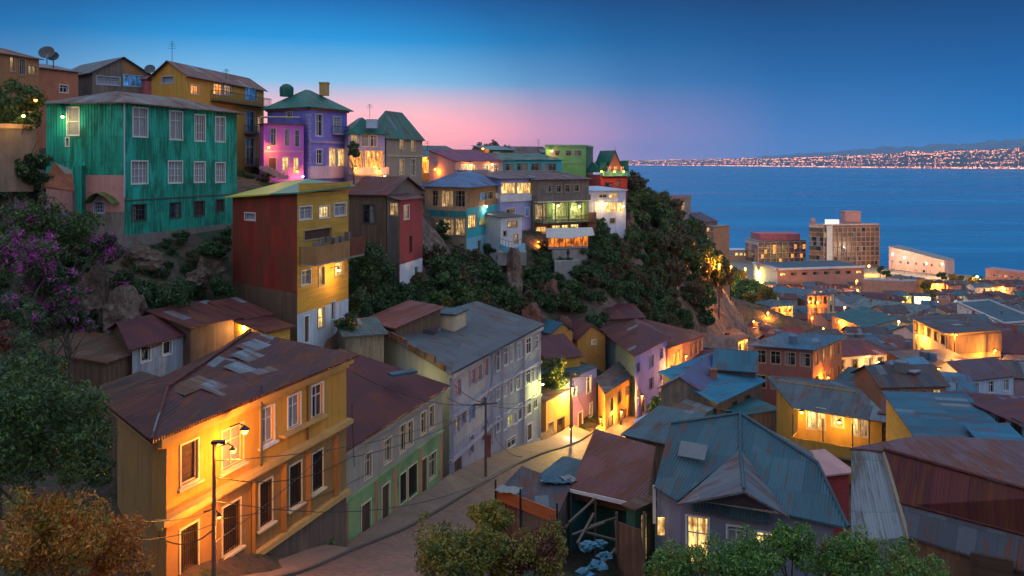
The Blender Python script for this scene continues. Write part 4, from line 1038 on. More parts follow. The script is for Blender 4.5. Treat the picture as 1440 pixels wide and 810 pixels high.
r, C = house('brown plank house with rusty roof beside the red and yellow house', [(489, None, 96), (543, None, 95), (592, None, 108)], -3.6, -13.5, [BRNP, GRYP], RUSTR, 'gable', 1.8, par=0, over=.45, frame=DARKF, wins=[(0, 511, 288, 527, 314, 'c'), (1, 572, 276, 580, 282, 's', 'd')])
r, C = house('crimson red plank annex on a white base below the brown plank house', [(544, None, 95), (562, None, 93), (594, None, 100)], -4.2, -13.8, [GRYP, REDP], RUSTR, 'flat', dz=[.4, 0, 0, .4], over=.35, frame=WHITE, bands={0: [(-11, BRNP)], 1: [(-11.2, WHITES)]},
    wins=[(0, 547, 285, 560, 303, 'c', 'd', TAN), (1, 568, 289, 575, 308, 'c', 'd'), (1, 576, 332, 579, 355, 's', '.', DARKF), (0, 548, 372, 558, 392, 'n', '.', DARKF), (1, 583, 375, 588, 392, 's')])
r, C = house('glass fronted house under a folded blue roof', [(597, None, 121), (656, None, 116), (704, None, 130)], -3.2, -13.6, [TANS, ORGP], metal('bright_blue_sheet', (0.040, 0.136, 0.304), (0.056, 0.104, 0.176), .22, zinc=.03), 'hip', 2.0, over=.7, frame=TAN,
    bands={1: [(-6.3, TEALS), (-10.4, LBLUE)], 0: [(-6.7, TEALP), (-7.6, TANS), (-11.6, CREAMS)]},
    wins=[(0, 620, 268, 637, 291, 'm', 'd'), (0, 638, 268, 654, 291, 'm', '.'), (0, 608, 268, 616, 290, 'c', '.'), (0, 622, 308, 638, 331, 'm', 'd'), (0, 640, 308, 654, 331, 'm', 'd'), (0, 607, 313, 616, 335, 'c', 'w'), (0, 637, 345, 643, 362, 'D'), (0, 646, 343, 653, 364, 's', 'c'),
          (1, 675, 271, 684, 281, 'c', 'b'), (1, 685, 270, 693, 280, 'c'), (1, 658, 302, 670, 320, 'm', 'w'), (1, 674, 307, 684, 316, 'm', 'g'), (1, 686, 304, 694, 314, 'm', 'w'), (1, 697, 271, 702, 279, 's', 'y'), (1, 672, 338, 676, 356, 's'), (1, 684, 336, 689, 352, 's', 'c')])
r, C = house('lilac white house with a bright glazed upper veranda', [(703, None, 128), (750, None, 134)], -2.6, -13.8, [stucco('blue_lilac_stucco', (.22, .25, .52), .25)], PURPLEM, 'flat', dz=[0, 0, 1.3, 1.3], depth=9, over=.4, frame=CREAM, bands={}, wins=[(0, 705, 257, 725, 272, 'm', 'w'), (0, 727, 257, 747, 272, 'm', 'w'), (0, 712, 293, 724, 300, 'm', '.'), (0, 739, 292, 744, 304, 's', 'b')])
band(r, 'veranda_parapet', C, 0, face_pt(C, 0, 725, 278).z, 1.1, .25, WHITES)
r, C = house('small off white cabin in front of the lilac veranda house', [(704, None, 121), (734, None, 124)], -7.9, -13.8, [WHITES], GREYM, 'flat', dz=[0, 0, .5, .5], depth=4, frame=TAN, wins=[(0, 714, 311, 727, 319, 'm', 'd'), (0, 723, 330, 728, 342, 's', 'd'), (0, 708, 325, 712, 332, 's')])
t = thing('terrace_parapet', 'pale blue curved terrace wall with railing below the white cabin', 'terrace', P(720, 350, 119), 0); b = MB()
for k in range(8):
    f = lambda q_: P(702 + 36 * q_, 344 + 6 * math.sin(q_ * math.pi), 119 - 1.6 * math.sin(q_ * math.pi)) - Vector((0, 0, .2))
    b.bar(f(k / 8), f((k + 1) / 8), .16, .8)
b.build('parapet', LBLUE, t); b = MB(); b.box(P(720, 362, 120.5), (4, 4, 1.8)); b.build('base', CONC, t); b = MB()
for k in range(9): p = f(k / 8); b.bar(p, p + Vector((0, 0, 1.2)), .04)
for k in range(8): b.bar(f(k / 8) + Vector((0, 0, 1.2)), f((k + 1) / 8) + Vector((0, 0, 1.2)), .04)
b.build('railing', IRON, t)
r, C = house('brown planked restaurant with open green lit veranda', [(750, None, 133), (828, None, 139)], -2.8, -14, [GRYP], metal('red_brown_low_roof', (.14, .075, .075), None, .3), 'flat', dz=[0, 0, 1.2, 1.2], depth=9, over=.5, frame=TAN,
    bands={0: [(-6.2, stucco('olive_stucco', (.17, .19, .09), .3)), (-9.8, BRNP)]},
    wins=[(0, 768, 261, 775, 270, 'c'), (0, 782, 261, 789, 270, 'c'), (0, 795, 260, 801, 270, 'c'), (0, 807, 260, 814, 269, 'c'), (0, 753, 288, 768, 308, 'm', 'd'), (0, 777, 286, 795, 308, 'c', 'g'), (0, 802, 286, 820, 307, 'm', 'g'), (0, 754, 319, 768, 328, 'm', 'w'), (0, 776, 317, 788, 328, 'm', 'y'), (0, 790, 316, 800, 328, 'm', 'y'), (0, 802, 315, 814, 327, 'm', 'y')])
railing(r, C, 0, 751, 825, 282, 1.0, .9, solid=GRYP, mat=WHITE); railing(r, C, 0, 751, 825, 311, 2.2, .9, mat=WOODP)
b = MB()
for k in range(5): p = face_pt(C, 0, 752 + 18 * k, 311, 2.1); b.bar((p.x, p.y, -9.8), (p.x, p.y, -6.2), .14)
part(r, 'veranda_post', b, WOODP)
r, C = house('white two storey house at the brow of the hill', [(828, None, 140), (880, None, 145)], -4.8, -12.3, [stucco('bluish_white_stucco', (.42, .46, .62), .3)], PALEB, 'flat', dz=[0, 0, .5, .5], depth=7, over=.3, frame=CREAM,
    wins=[(0, 842, 273, 854, 278, 'm', '.'), (0, 857, 272, 868, 278, 'm', 'w'), (0, 853, 285, 867, 298, 'g', 'w'), (0, 870, 285, 876, 298, 's', 'y'), (0, 858, 307, 865, 314, 'c', 's', TAN), (0, 838, 308, 848, 320, 'c', '.', TAN)])
wall_lamp('white wall lamp on the front of the white hilltop house', face_pt(C, 0, 838, 286, .7), face_n(C, 0), 50, WARM, .16)
b = MB(); b.box(P(832, 318, 138), (1.4, 1.4, 4.5)); part(r, 'chimney', b, BRICK)
# canteen awning, wall and person
t = thing('canteen_awning', 'orange lit canteen under a pale canvas awning below the restaurant', 'canteen', P(800, 348, 128), 0)
z0 = -12.7; b = MB(); a = P(771, None, 126, -12.6); e = P(827, None, 128, -12.6)
fr = [a, e, e + Vector((0, 4, 0)), a + Vector((0, 4, 0))]
b.solid([a + Vector((-.3, -.8, 1.55)), a.lerp(e, .5) + Vector((0, -1, 1.35)), e + Vector((.9, -.8, 1.75)), e + Vector((.9, 3, 2.6)), a + Vector((-.3, 3, 2.6))], [[0, 1, 2, 3, 4]], .07); b.build('awning', plain('pale_canvas', (.42, .36, .34), .85), t)
b = MB(); b.solid([fr[0], fr[1], fr[2], fr[3]], [[0, 1, 2, 3]], .3); b.build('floor', CONC, t)
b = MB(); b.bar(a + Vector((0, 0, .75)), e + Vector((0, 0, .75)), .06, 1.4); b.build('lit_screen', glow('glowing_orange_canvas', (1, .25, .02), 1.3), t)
b = MB()
for k in range(8): p = a.lerp(e, k / 7); b.bar(p - Vector((0, .1, 0)), p + Vector((0, -.1, 1.6)), .1)
b.build('post', WOODP, t)
wl = thing('retaining_wall', 'grey concrete retaining wall and ledge under the orange canteen', 'retaining wall', P(800, 360, 126), 0)
b = MB(); a = P(776, None, 126.5, -12.95); e = P(825, None, 128.5, -12.95); b.bar(a - Vector((0, 0, 1.2)), e - Vector((0, 0, 1.2)), .6, 2.3); b.build('wall', stucco('grey_retaining_concrete', (.27, .24, .23), .5), wl)
b = MB(); a = P(780, None, 123, -14.35); e = P(815, None, 124.5, -14.35); b.solid([a, e, e + Vector((0, 4, 0)), a + Vector((0, 4, 0))], [[0, 1, 2, 3]], 4.2); b.build('ledge', CONC, wl)

def person(label, loc, rz=0):
    root = thing('person', label, 'person', loc, rz)
    me = bpy.data.meshes.new('body'); V_ = [(0, 0, .95), (0, 0, 1.2), (0, 0, 1.42), (0, .01, 1.53), (0, .02, 1.68), (.1, 0, .9), (.11, -.05, .5), (.11, .02, .08), (.11, -.12, .04), (-.1, 0, .9), (-.11, .06, .5), (-.12, .12, .08), (-.12, -.01, .04), (.19, 0, 1.4), (.24, .03, 1.12), (.24, -.06, .88), (-.19, 0, 1.4), (-.24, .03, 1.12), (-.24, -.06, .88)]
    E_ = [(0, 1), (1, 2), (2, 3), (3, 4), (0, 5), (5, 6), (6, 7), (7, 8), (0, 9), (9, 10), (10, 11), (11, 12), (2, 13), (13, 14), (14, 15), (2, 16), (16, 17), (17, 18)]
    me.from_pydata(V_, E_, []); o = link(bpy.data.objects.new('body', me)); o.parent = root
    rad = [.15, .15, .15, .065, .1, .1, .07, .05, .04, .1, .07, .05, .04, .075, .055, .045, .075, .055, .045]
    sk = o.modifiers.new('skin', 'SKIN')
    for k, v in enumerate(me.skin_vertices[0].data): v.radius = (rad[k], rad[k] * .85); v.use_root = (k == 0)
    o.modifiers.new('sub', 'SUBSURF').levels = 1; o.modifiers['sub'].render_levels = 1
    me.materials.append(plain('dark_clothes', (.02, .02, .025), .9)); return root
person('person in dark clothes standing on the grey ledge under the canteen', (P(799, 366, 124.5).x, 124.8, -14.35), .4)
# ================================================================ C. foreground row along the street
z = -11.4
pA, pB = P(222, 612, z=z), P(487, 503, z=z); pD, pC = P(165, 568, z=z), Vector((-16.4, 54.3, z))
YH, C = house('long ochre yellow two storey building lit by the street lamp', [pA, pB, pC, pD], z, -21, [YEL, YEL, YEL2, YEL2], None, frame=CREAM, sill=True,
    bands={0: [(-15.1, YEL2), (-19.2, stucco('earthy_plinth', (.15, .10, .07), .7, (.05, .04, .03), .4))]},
    wins=[(0, 254, 622, 278, 678, 's', 's'), (0, 312, 601, 341, 655, 'c', 'c'), (0, 367, 573, 385, 622, 'c', 'c', WHITE), (0, 405, 556, 422, 600, 'c', 'c', WHITE), (0, 438, 541, 454, 586, 'c', '.', WHITE),
          (0, 253, 740, 278, 815, 'b', 's'), (0, 313, 708, 337, 774, 'b', 's'), (0, 365, 677, 382, 737, 'b', 's'), (0, 407, 652, 423, 710, 'b', 's'), (0, 439, 635, 453, 688, 'b', 's')])
YC = C
TRIM = stucco('ochre_trim', (.50, .30, .09), .25, (.2, .12, .06))
band(YH, 'cornice', C, 0, -11.55, .28, .4, TRIM, ext=.2); band(YH, 'cornice', C, 0, -11.85, .16, .2, TRIM)
band(YH, 'string_course', C, 0, -15.05, .26, .42, TRIM, ext=.1); band(YH, 'string_course', C, 0, -15.3, .16, .2, TRIM)
band(YH, 'base_moulding', C, 0, -19.15, .28, .3, TRIM); band(YH, 'cornice', C, 3, -11.6, .28, .3, TRIM)
for x in (222, 298, 352, 396, 431, 470):
    p = face_pt(C, 0, max(x, 224), 620, .01); b = MB(); b.bar((p.x, p.y, -18.95), (p.x, p.y, -15.45), .5, .07) if x > 222 else b.bar((p.x, p.y, -18.95), (p.x, p.y, -12), .6, .07); part(YH, 'pilaster', b, YEL2)
b = MB(); up = Vector((0, 0, .12)); ov = offset_poly([pA, pB, pC, pD], .55)
M_ = P(236, 546, z=-10.6); K_ = P(352, 466, z=-10.4); b.solid([ov[0] + up, ov[1] + up, ov[2] + up, ov[3] + up, M_, K_], [[0, 1, 5, 4], [1, 2, 5], [2, 3, 4, 5], [3, 0, 4]], .14); part(YH, 'roof', b, PATCHY)
b = MB(); b.tube([M_ + Vector((0, 0, .08)), K_ + Vector((0, 0, .08))], .09, 6); b.tube([M_ + Vector((0, 0, .06)), ov[0] + up + Vector((0, 0, .05))], .08, 6); part(YH, 'ridge_cap', b, RUSTR)
rng = random.Random(3); zi = metal('bare_zinc_patch', (.19, .23, .27), (.09, .10, .11), .45, zinc=.05)
e1 = (ov[1] - ov[0]); nrm = e1.cross(M_ - ov[0]).normalized(); nrm = nrm if nrm.z > 0 else -nrm
for k, (u, v, w, h) in enumerate([(.34, .42, 1.3, 1.9), (.43, .30, 1.0, 1.3), (.53, .58, 1.2, 1.5), (.55, .35, 1.5, 1.1), (.66, .72, 1.6, 1.3), (.78, .80, 1.9, 1.2), (.87, .82, 1.2, 1.0), (.24, .75, 2.4, 1.1), (.62, .30, .9, 1.2), (.37, .30, .9, .9)]):
    c0 = ov[0].lerp(ov[1], u).lerp(M_.lerp(K_, max(0, min(1, (u - .1) / .85))), v) + nrm * .055
    d1 = e1.normalized(); d2 = nrm.cross(d1).normalized(); d1 = (d1 + d2 * .05).normalized()
    b = MB(); b.solid([c0 - d1 * w / 2 - d2 * h / 2, c0 + d1 * w / 2 - d2 * h / 2, c0 + d1 * w / 2 + d2 * h / 2, c0 - d1 * w / 2 + d2 * h / 2], [[0, 1, 2, 3]], .02); part(YH, 'patch_sheet', b, zi if k in (0, 2, 4, 5) else TANM if k in (7, 8) else RUSTR)
band(YH, 'ledge', C, 0, face_pt(C, 0, 395, 612).z, .14, .4, TRIM, .56, .83)
b = MB(); p = face_pt(C, 0, 363, 600, .2); b.tube([(p.x, p.y, -10.9), (p.x, p.y, -15)], .06, 6); p = face_pt(C, 0, 431, 600, .1); b.tube([(p.x, p.y, -12), (p.x, p.y, -15)], .04, 5); part(YH, 'drainpipe', b, GREYM)
b = MB(); p = face_pt(C, 0, 352, 690, .06); b.tube([(p.x, p.y, -15.4), (p.x, p.y, -19)], .035, 5); p = face_pt(C, 0, 432, 690, .06); b.tube([(p.x, p.y, -12), (p.x, p.y, -19)], .035, 5); part(YH, 'drainpipe', b, IRON)
fn = face_n(C, 0)
lp = ray_pt(C, 0, 301, 700, 2.6)
SL = street_lamp('tall wooden street lamp pole in front of the yellow building', (lp.x, lp.y, -21), 9.0, 30, SOD, (1, .1), .2, .06)
lamps_p = [(344, 606, 1.9, 255, .16), (328, 634, 1.7, 130, .12)]
for k, (x, y, out, pw, rr) in enumerate(lamps_p):
    p = ray_pt(C, 0, x, y, out * 1.15)
    wall_lamp(['upper sodium lamp glowing by the second upstairs window of the yellow building', 'lower small sodium lamp glowing by the second upstairs window of the yellow building'][k], p, fn, pw, SOD, rr)
p = ray_pt(C, 0, 308, 727, 2.4); wall_lamp('small orange lamp on the pole before a barred ground floor window', p, fn, 200, SOD, .08)
# gutter and plinth slope below the yellow building
# sheds behind
r, C = house('dark plank lean-to against the shaded end of the yellow building', [(118, 556), (168, 574)], -12.3, -17, [BRNP], metal('dark_brown_sheet', (.06, .035, .028), None, .4), 'flat', dz=[0, 0, .5, .5], depth=3, wins=[(0, 132, 590, 150, 604, 'm', 's', DARKF)])
r, C = house('small shed with a maroon sheet roof and white blue window wall', [(155, 464), (186, 489), (262, 468)], -12.4, -16.5, [BRNP, WHTP], MAROON, 'gable', 1.1, par=1, over=.35, frame=WHITE, wins=[(1, 198, 487, 211, 508, 's'), (1, 229, 480, 241, 498, 's')])
r, C = house('wooden shed lit by a yellow bulb under the red corrugated house', [(268, 461), (344, 446)], -11.9, -16.5, [BRNP], RUSTR, 'flat', dz=[0, 0, .8, .8], depth=4.2, over=.4)
wall_lamp('yellow bulb under the eave of the wooden shed', P(341, 454, 64.4), (.4, -1), 120, WARM, .12)
r, C = house('small orange plank shed beside the lit wooden shed', [(346, 449), (378, 443)], -12.0, -16.5, [ORGP], RUSTR, 'flat', dz=[0, 0, .9, .9], depth=4, over=.3, frame=CREAM, wins=[(0, 354, 455, 364, 466, 'c', 'd')])
r, C = house('low yellow lean-to with rusty roof at the foot of the red house', [(374, 468), (408, 460)], -12.6, -17, [YELW], RUSTR, 'flat', dz=[0, 0, .8, .8], depth=4, over=.3)
r, C = house('patchwork tin lean-to behind the big dark tree', [(40, 492), (150, 508)], -13.0, -17, [BRNP], TANM, 'flat', dz=[0, -.1, .3, .5], depth=4, over=.3)
r, C = house('dark maroon shed half hidden at the foot of the cliff', [(96, 462), (160, 470)], -13.2, -17, [BRNP], DARKM, 'gable', 1.0, depth=5, over=.3)

# green and cream house with the dark red roof
z = -17.0
M0, R0 = P(482, 632, z=z), P(622, 546, z=z); K0 = P(483, 493, z=-14.2); L0 = Vector((-14.6, 56.2, -14.2))
GH, C = house('cream and green house under a low dark red roof on the sloping street', [M0, R0, K0, L0], z, -24.4, [GREYC, MINT, GREYC], None, frame=CREAM,
    bands={0: [(-20.1, MINT)]},
    wins=[(0, 512, 638, 522, 672, 'c', '.'), (0, 540, 618, 550, 650, 'c', '.'), (0, 562, 598, 570, 635, 'c', '.'), (0, 573, 592, 580, 626, 'c', '.'), (0, 591, 580, 598, 610, 'c', '.'), (0, 603, 571, 610, 602, 'c', '.'),
          (0, 508, 708, 521, 756, 'D'), (0, 537, 682, 547, 738, 'D'), (0, 562, 666, 571, 706, 'b', 's'), (0, 574, 655, 586, 697, 'b', 's'), (0, 593, 645, 600, 692, 'D'), (0, 603, 637, 613, 672, 'c', '.')])
band(GH, 'cornice', C, 0, -17.25, .25, .25, GREYC); band(GH, 'string_course', C, 0, -20.15, .15, .12, MINT)
for x in (486, 528, 554, 590, 619): p = face_pt(C, 0, x, 700, .01); b = MB(); b.bar((p.x, p.y, -24.2), (p.x, p.y, -20.3), .35, .06); part(GH, 'pilaster', b, PEACH)
b = MB(); ov = offset_poly([M0, R0, K0, L0], .4); b.solid([v + Vector((0, 0, .12)) for v in ov], [[0, 1, 2, 3]], .14); part(GH, 'roof', b, metal('dark_red_sheet', (.085, .014, .016), (.06, .012, .014), .18, pitch=.2, sheet=(2.2, 4), zinc=.025))
b = MB(); p = P(566, 522, z=-15.0); b.box(p - Vector((0, 0, .12)), (2.0, .8, .16), .6); part(GH, 'roof_light', b, BLUEM)
wall_lamp('yellow green lamp on the side wall above the dark red roof', P(575, 527, 66.8), (-.3, -1), 60, (1, .85, .3), .12)

TRL2 = stucco('pink_white_trim', (.40, .35, .40), .35)
# long grey lilac tenement
z = -16.4
q0, q1, q2 = P(632, 525, z=z), P(692, 487, z=z), P(760, 458, z=z); q3 = P(672, 426, z=-14.6); q4 = P(538, 466, z=-14.6)
LT, C = house('three storey grey lilac tenement bending along the street', [q0, q1, q2, q3, q4], z, -27, [GREYL, GREYL, GREYL, GREYL, stucco('side_wall_grey', (.25, .245, .24), .45)], None, frame=TRL2, bands={0: [(-22.4, stucco('worn_blue_grey_base', (.27, .27, .35), .4))]},
    wins=[(0, 640, 534, 648, 558, 'c', 'p'), (0, 661, 520, 668, 541, 'c', 'p'), (0, 670, 514, 677, 536, 'c', 'p'), (0, 680, 505, 686, 529, 'c', 'p'), (0, 640, 584, 646, 608, 'c', 'd'), (0, 661, 569, 668, 590, 'c', 'b'), (0, 678, 550, 682, 572, 's', 'b'), (0, 640, 640, 648, 677, 'D', '.', DARKF), (0, 661, 613, 666, 638, 'c'), (0, 678, 598, 683, 622, 'c'), (0, 650, 576, 655, 596, 's', 'c')])
r2 = [(1, 697, 492, 702, 521), (1, 708, 488, 713, 513), (1, 726, 482, 731, 505), (1, 739, 475, 746, 497), (1, 752, 472, 756, 490), (1, 697, 541, 702, 562), (1, 707, 535, 711, 557), (1, 716, 530, 720, 552), (1, 726, 526, 731, 547), (1, 739, 518, 745, 540), (1, 752, 515, 756, 535), (1, 697, 587, 702, 607), (1, 728, 568, 733, 590), (1, 740, 560, 746, 582), (1, 716, 485, 720, 508), (1, 733, 478, 737, 501), (1, 733, 522, 737, 544), (1, 747, 516, 750, 537), (1, 707, 582, 711, 604), (1, 722, 573, 726, 595), (1, 734, 564, 738, 587), (1, 750, 554, 755, 574)]
A, B = C[1], C[2]
# second stretch windows are set on the wall face as built frames with panes behind
def surf_wins(root, C, i, lst, frame=None):
    A, B = C[i], C[(i + 1) % len(C)]; d = (B - A).to_2d().normalized(); n = Vector((d.y, -d.x)); ang = math.atan2(d.y, d.x)
    for (x0, y0, x1, y1, st, pn) in lst:
        a = face_pt(C, i, (x0 + x1) / 2, y1); t0, t1 = ray_wall(A, B, x0), ray_wall(A, B, x1)
        w = abs(t1 - t0) * (B - A).to_2d().length; h = (y1 - y0) * a.y / F
        win(root, a + Vector((n.x, n.y, 0)) * .06, ang, w, h, st, pn, frame, False, depth=.04)
surf_wins(LT, C, 1, [x[1:] + ('c', '..c.'[k % 4]) for k, x in enumerate(r2)] + [(713, 577, 720, 598, 'c', 'g'), (712, 616, 724, 628, 'm', 's'), (741, 596, 747, 619, 's', 's')], WHITE)
for i in (0, 1):
    zt = C[i].z; band(LT, 'cornice', C, i, zt - .2, .35, .35, TRL2); band(LT, 'string_course', C, i, zt - 3.6, .25, .2, TRL2); band(LT, 'string_course', C, i, zt - 6.9, .25, .2, TRL2)
for x in (634, 690): p = face_pt(C, 0, x, 600, .02); b = MB(); b.bar((p.x, p.y, -25), (p.x, p.y, -16.8), .45, .08); part(LT, 'pilaster', b, TRL2)
for x in (704, 734, 757): p = face_pt(C, 1, x, 600, .02); b = MB(); b.bar((p.x, p.y, -27.5), (p.x, p.y, -16.8), .5, .08); part(LT, 'pilaster', b, TRL2)
b = MB(); ov = offset_poly([q0, q1, q2, q3, q4], .35); b.solid([v + Vector((0, 0, .13)) for v in ov], [[0, 1, 2], [0, 2, 3], [0, 3, 4]], .14); part(LT, 'roof', b, metal('slate_grey_sheet', (0.092, 0.100, 0.108), (0.064, 0.070, 0.080), .15, pitch=.2, sheet=(3, 1.2), zinc=.02))
b = MB(); p = P(618, 452, z=-14.7); b.box((p.x, p.y, -14.9), (4.2, 2.8, 2.2), -.35); part(LT, 'roof_room', b, CREAMS); b = MB(); b.box((p.x, p.y, -13.72), (4.6, 3.2, .14), -.35); part(LT, 'roof_room_lid', b, BLUEG)
b = MB(); p = P(590, 468, z=-15.2); b.box((p.x, p.y, -15.4), (3.4, 1.8, 1.4), -.35); part(LT, 'roof_room', b, DARKM)
b = MB()
for k in range(7): a_ = ov[4].lerp(ov[0], k / 8 + .08); e_ = ov[4].lerp(ov[0], k / 8 + .18); b.bar(a_ + Vector((0, 0, .3 + .1 * (k % 3))), e_ + Vector((0, 0, .3 + .1 * (k % 3))), .15, .5)
part(LT, 'roof_parapet', b, TANM)
wall_lamp('yellow green lamp at the far corner of the grey lilac tenement', P(763, 540, 84), (.6, -1), 100, GRN, .13)
r, C = house('blue green sheds on steps behind the grey lilac tenement', [(486, 474), (540, 470)], -14.2, -19, [GRYP], BLUEG, 'flat', dz=[0, 0, .6, .6], depth=4, over=.3)
r, C = house('stepped rusty pink tin roof at the foot of the bushes', [(512, 452), (556, 462)], -14.2, -19, [BRNP], metal('rusty_pink_sheet', (.20, .08, .08), None, .3), 'flat', dz=[0, 0, 1.2, 1.2], depth=5, over=.3)

# row at the turn of the street
z = -24
r, C = house('ochre wall house glowing in lamp light under a creeper', [(768, 565), (801, 549)], -25.0, -30, [OCHRE], TANM, 'flat', depth=6, over=.1, frame=TAN, wins=[(0, 771, 594, 778, 620, 'D'), (0, 784, 588, 793, 611, 'n', 's', DARKF)])
r, C = house('narrow violet house with blue upper storey at the street turn', [(801, 534), (839, 516)], -24, -30.5, [stucco('blue_violet_stucco', (.17, .18, .50), .3)], BLUEG, 'flat', depth=8, over=.1, frame=WHITE, bands={0: [(-26.3, stucco('mid_violet_stucco', (.27, .17, .42), .3))]}, wins=[(0, 825, 530, 831, 552, 'c', 's'), (0, 813, 580, 819, 606, 'D'), (0, 829, 567, 833, 585, 'c', 'd'), (0, 821, 586, 829, 604, 'n', 's', DARKF), (0, 806, 545, 811, 556, 's', 'b')])
r, C = house('bright orange yellow house under a dark tin roof by the lamp', [(841, None, 99), (851, 553), (891, 527)], -25.2, -31, [OCHRE], DARKM, 'flat', dz=[0, 0, 0, .6], depth=9, over=.3, frame=TAN, wins=[(1, 858, 560, 862, 578, 'c', 's'), (1, 869, 550, 874, 566, 'c', 's'), (1, 879, 543, 884, 556, 'c', 's'), (1, 886, 538, 889, 552, 'c', 's'), (1, 856, 585, 862, 605, 'D'), (1, 876, 575, 881, 592, 'D')])
r, C = house('lilac blue three storey house under a maroon hipped roof', [(852, None, 112), (893, None, 99), (938, None, 109)], -22.3, -31, [stucco('dull_teal_wall', (.08, .14, .17), .4), stucco('periwinkle_stucco', (.24, .24, .60), .25)], MAROON, 'hip', 1.6, over=.5, frame=LILAC,
    wins=[(1, 895, 510, 900, 524, 'c'), (1, 913, 500, 919, 517, 'c', 'c'), (1, 928, 490, 932, 505, 'c'), (1, 895, 548, 900, 558, 'c', 'o'), (1, 913, 531, 919, 548, 'c', 's'), (1, 928, 521, 931, 536, 'c', 's'), (1, 902, 562, 907, 580, 'D')])
r, C = house('salmon pink house with a row of tall windows down the street', [(939, 489), (989, 471)], -23.6, -33, [SALMON], RUSTR, 'flat', dz=[0, 0, 1.4, 1.4], depth=13, over=.4, frame=TAN, wins=[(0, 948, 494, 952, 512, 'c', 's'), (0, 954, 492, 958, 509, 'c', 's'), (0, 970, 483, 974, 500, 'c', 's'), (0, 977, 481, 981, 498, 'c', 's'), (0, 983, 479, 986, 495, 'c', 's'), (0, 944, 524, 950, 535, 'c', 'o')])
r, C = house('jumbled maroon roofed shack behind the violet house', [(770, None, 98), (816, None, 100)], -22.6, -29, [YELW], MAROON, 'gable', 1.6, depth=9, over=.4, par=0)
r, C = house('ochre gabled shack under blue tin sheets', [(812, None, 108), (851, None, 110)], -22.3, -29, [OCHRE], MAROON, 'gable', 1.5, par=1, depth=7, over=.35, wins=[(0, 832, 478, 838, 484, 's', 'd')])
r, C = house('little blue and ochre tin shack beside the rock face', [(775, None, 106), (805, None, 108)], -21.2, -28, [OCHRE], BLUEM, 'gable', 1.0, par=1, depth=5, over=.3)
r, C = house('wide low maroon roof behind the jumbled shacks', [(838, None, 118), (905, None, 120)], -21.8, -30, [BRNP], MAROON, 'gable', 1.2, depth=8, over=.3)

# ================================================================ D. near right: roofs below the camera
def poly_roof(root, verts, faces, mat, t=.1, name='roof', udir=None):
    b = MB(udir); b.solid(verts, faces, t); return part(root, name, b, mat)
def walls_to(root, pts_, zb_, mat, name='wall', ops=None):
    b = MB(); n_ = len(pts_); 
    for i in range(n_ - 1): add_wall(b, pts_[i], pts_[i + 1], zb_, pts_[i].z, pts_[i + 1].z, (ops or {}).get(i, []))
    return part(root, name, b, mat)
# blue grey house with cross gable
eL, eR = P(920, 684, z=-17), P(1193, 742, z=-17); k1 = P(943, 596, z=-14.9); k2 = P(1041, 582, z=-14.4); k3 = P(1150, 652, z=-15.6)
gA = P(1042, 686, z=-15.5); gL = P(952, 704, z=-17.05); gR = P(1100, 722, z=-17.05); gB = P(1041, 633, z=-15.45)
BG = thing('house', 'blue grey corrugated house with a front gable and lit windows', 'house', ((eL.x + eR.x) / 2, 45, -22))
bkL, bkR = Vector((10.3, 52.6, -16.8)), Vector((17.6, 50, -17))
poly_roof(BG, [eL, gL, gB, gR, eR, k3, k2, k1], [[0, 1, 2, 6, 7], [2, 3, 4, 5, 6]], BLUEG, .1, udir=(eR - eL))
poly_roof(BG, [k1, k2, k3, eR, bkR, bkL, eL], [[0, 1, 5], [1, 4, 5], [1, 2, 4], [2, 3, 4], [6, 0, 5]], BLUEG, .1)
poly_roof(BG, [gL + Vector((-.1, -.5, .02)), gA + Vector((0, -.55, .05)), gB + Vector((0, 0, .06)), gL.lerp(gB, .12) + Vector((0, .6, .05)), gR + Vector((.2, -.5, .02))], [[0, 1, 2], [1, 4, 2]], metal('grey_gable_sheet', (.13, .15, .17), (.08, .10, .12), .3), .1)
for a_, c_ in ((k1, k2), (k2, k3), (k2, gB), (gB, gA + Vector((0, -.5, .1))), (k3, eR)):
    b = MB(); b.tube([a_ + Vector((0, 0, .05)), c_ + Vector((0, 0, .05))], .09, 6); part(BG, 'ridge_cap', b, BLUEG)
b = MB(); c0 = P(975, 640, z=-15.7); u_ = (eR - eL).normalized(); w_ = (k1 - eL).normalized(); b.solid([c0 - u_ * .8 - w_ * .5, c0 + u_ * .7 - w_ * .5, c0 + u_ * .7 + w_ * .6, c0 - u_ * .8 + w_ * .6], [[0, 1, 2, 3]], .02)
for v in b.v: v.z += .22
part(BG, 'skylight', b, plain('dusty_skylight', (.11, .11, .115), .6))
BLUSH = stucco('blue_grey_stucco', (.17, .18, .26), .35)
fw0, fw1 = gL + Vector((.25, .35, -.15)), gR + Vector((-.2, .35, -.15)); d_ = (fw1 - fw0).to_2d(); L_ = d_.length
def fu(px): return ray_wall(fw0, fw1, px) * L_
ops = []; ws = []
for (x0, y0, x1, y1, pn) in ((966, 727, 996, 800, 'w'), (1023, 741, 1047, 762, 'c'), (1062, 750, 1087, 768, 'y')):
    u0, u1 = fu(x0), fu(x1); Ym = fw0.y + (fw1.y - fw0.y) * ((u0 + u1) / 2 / L_); z1, z0 = (HY - y0) * Ym / F, (HY - y1) * Ym / F
    ops.append((u0, u1, z0, z1)); ws.append((u0, u1, z0, z1, pn))
walls_to(BG, [Vector((eL.x + .3, eL.y + .8, -17.1)), fw0, fw1, Vector((eR.x - .4, eR.y + .8, -17.1)), Vector((17.6, 49, -17.1))], -24, BLUSH, 'wall', {1: ops})
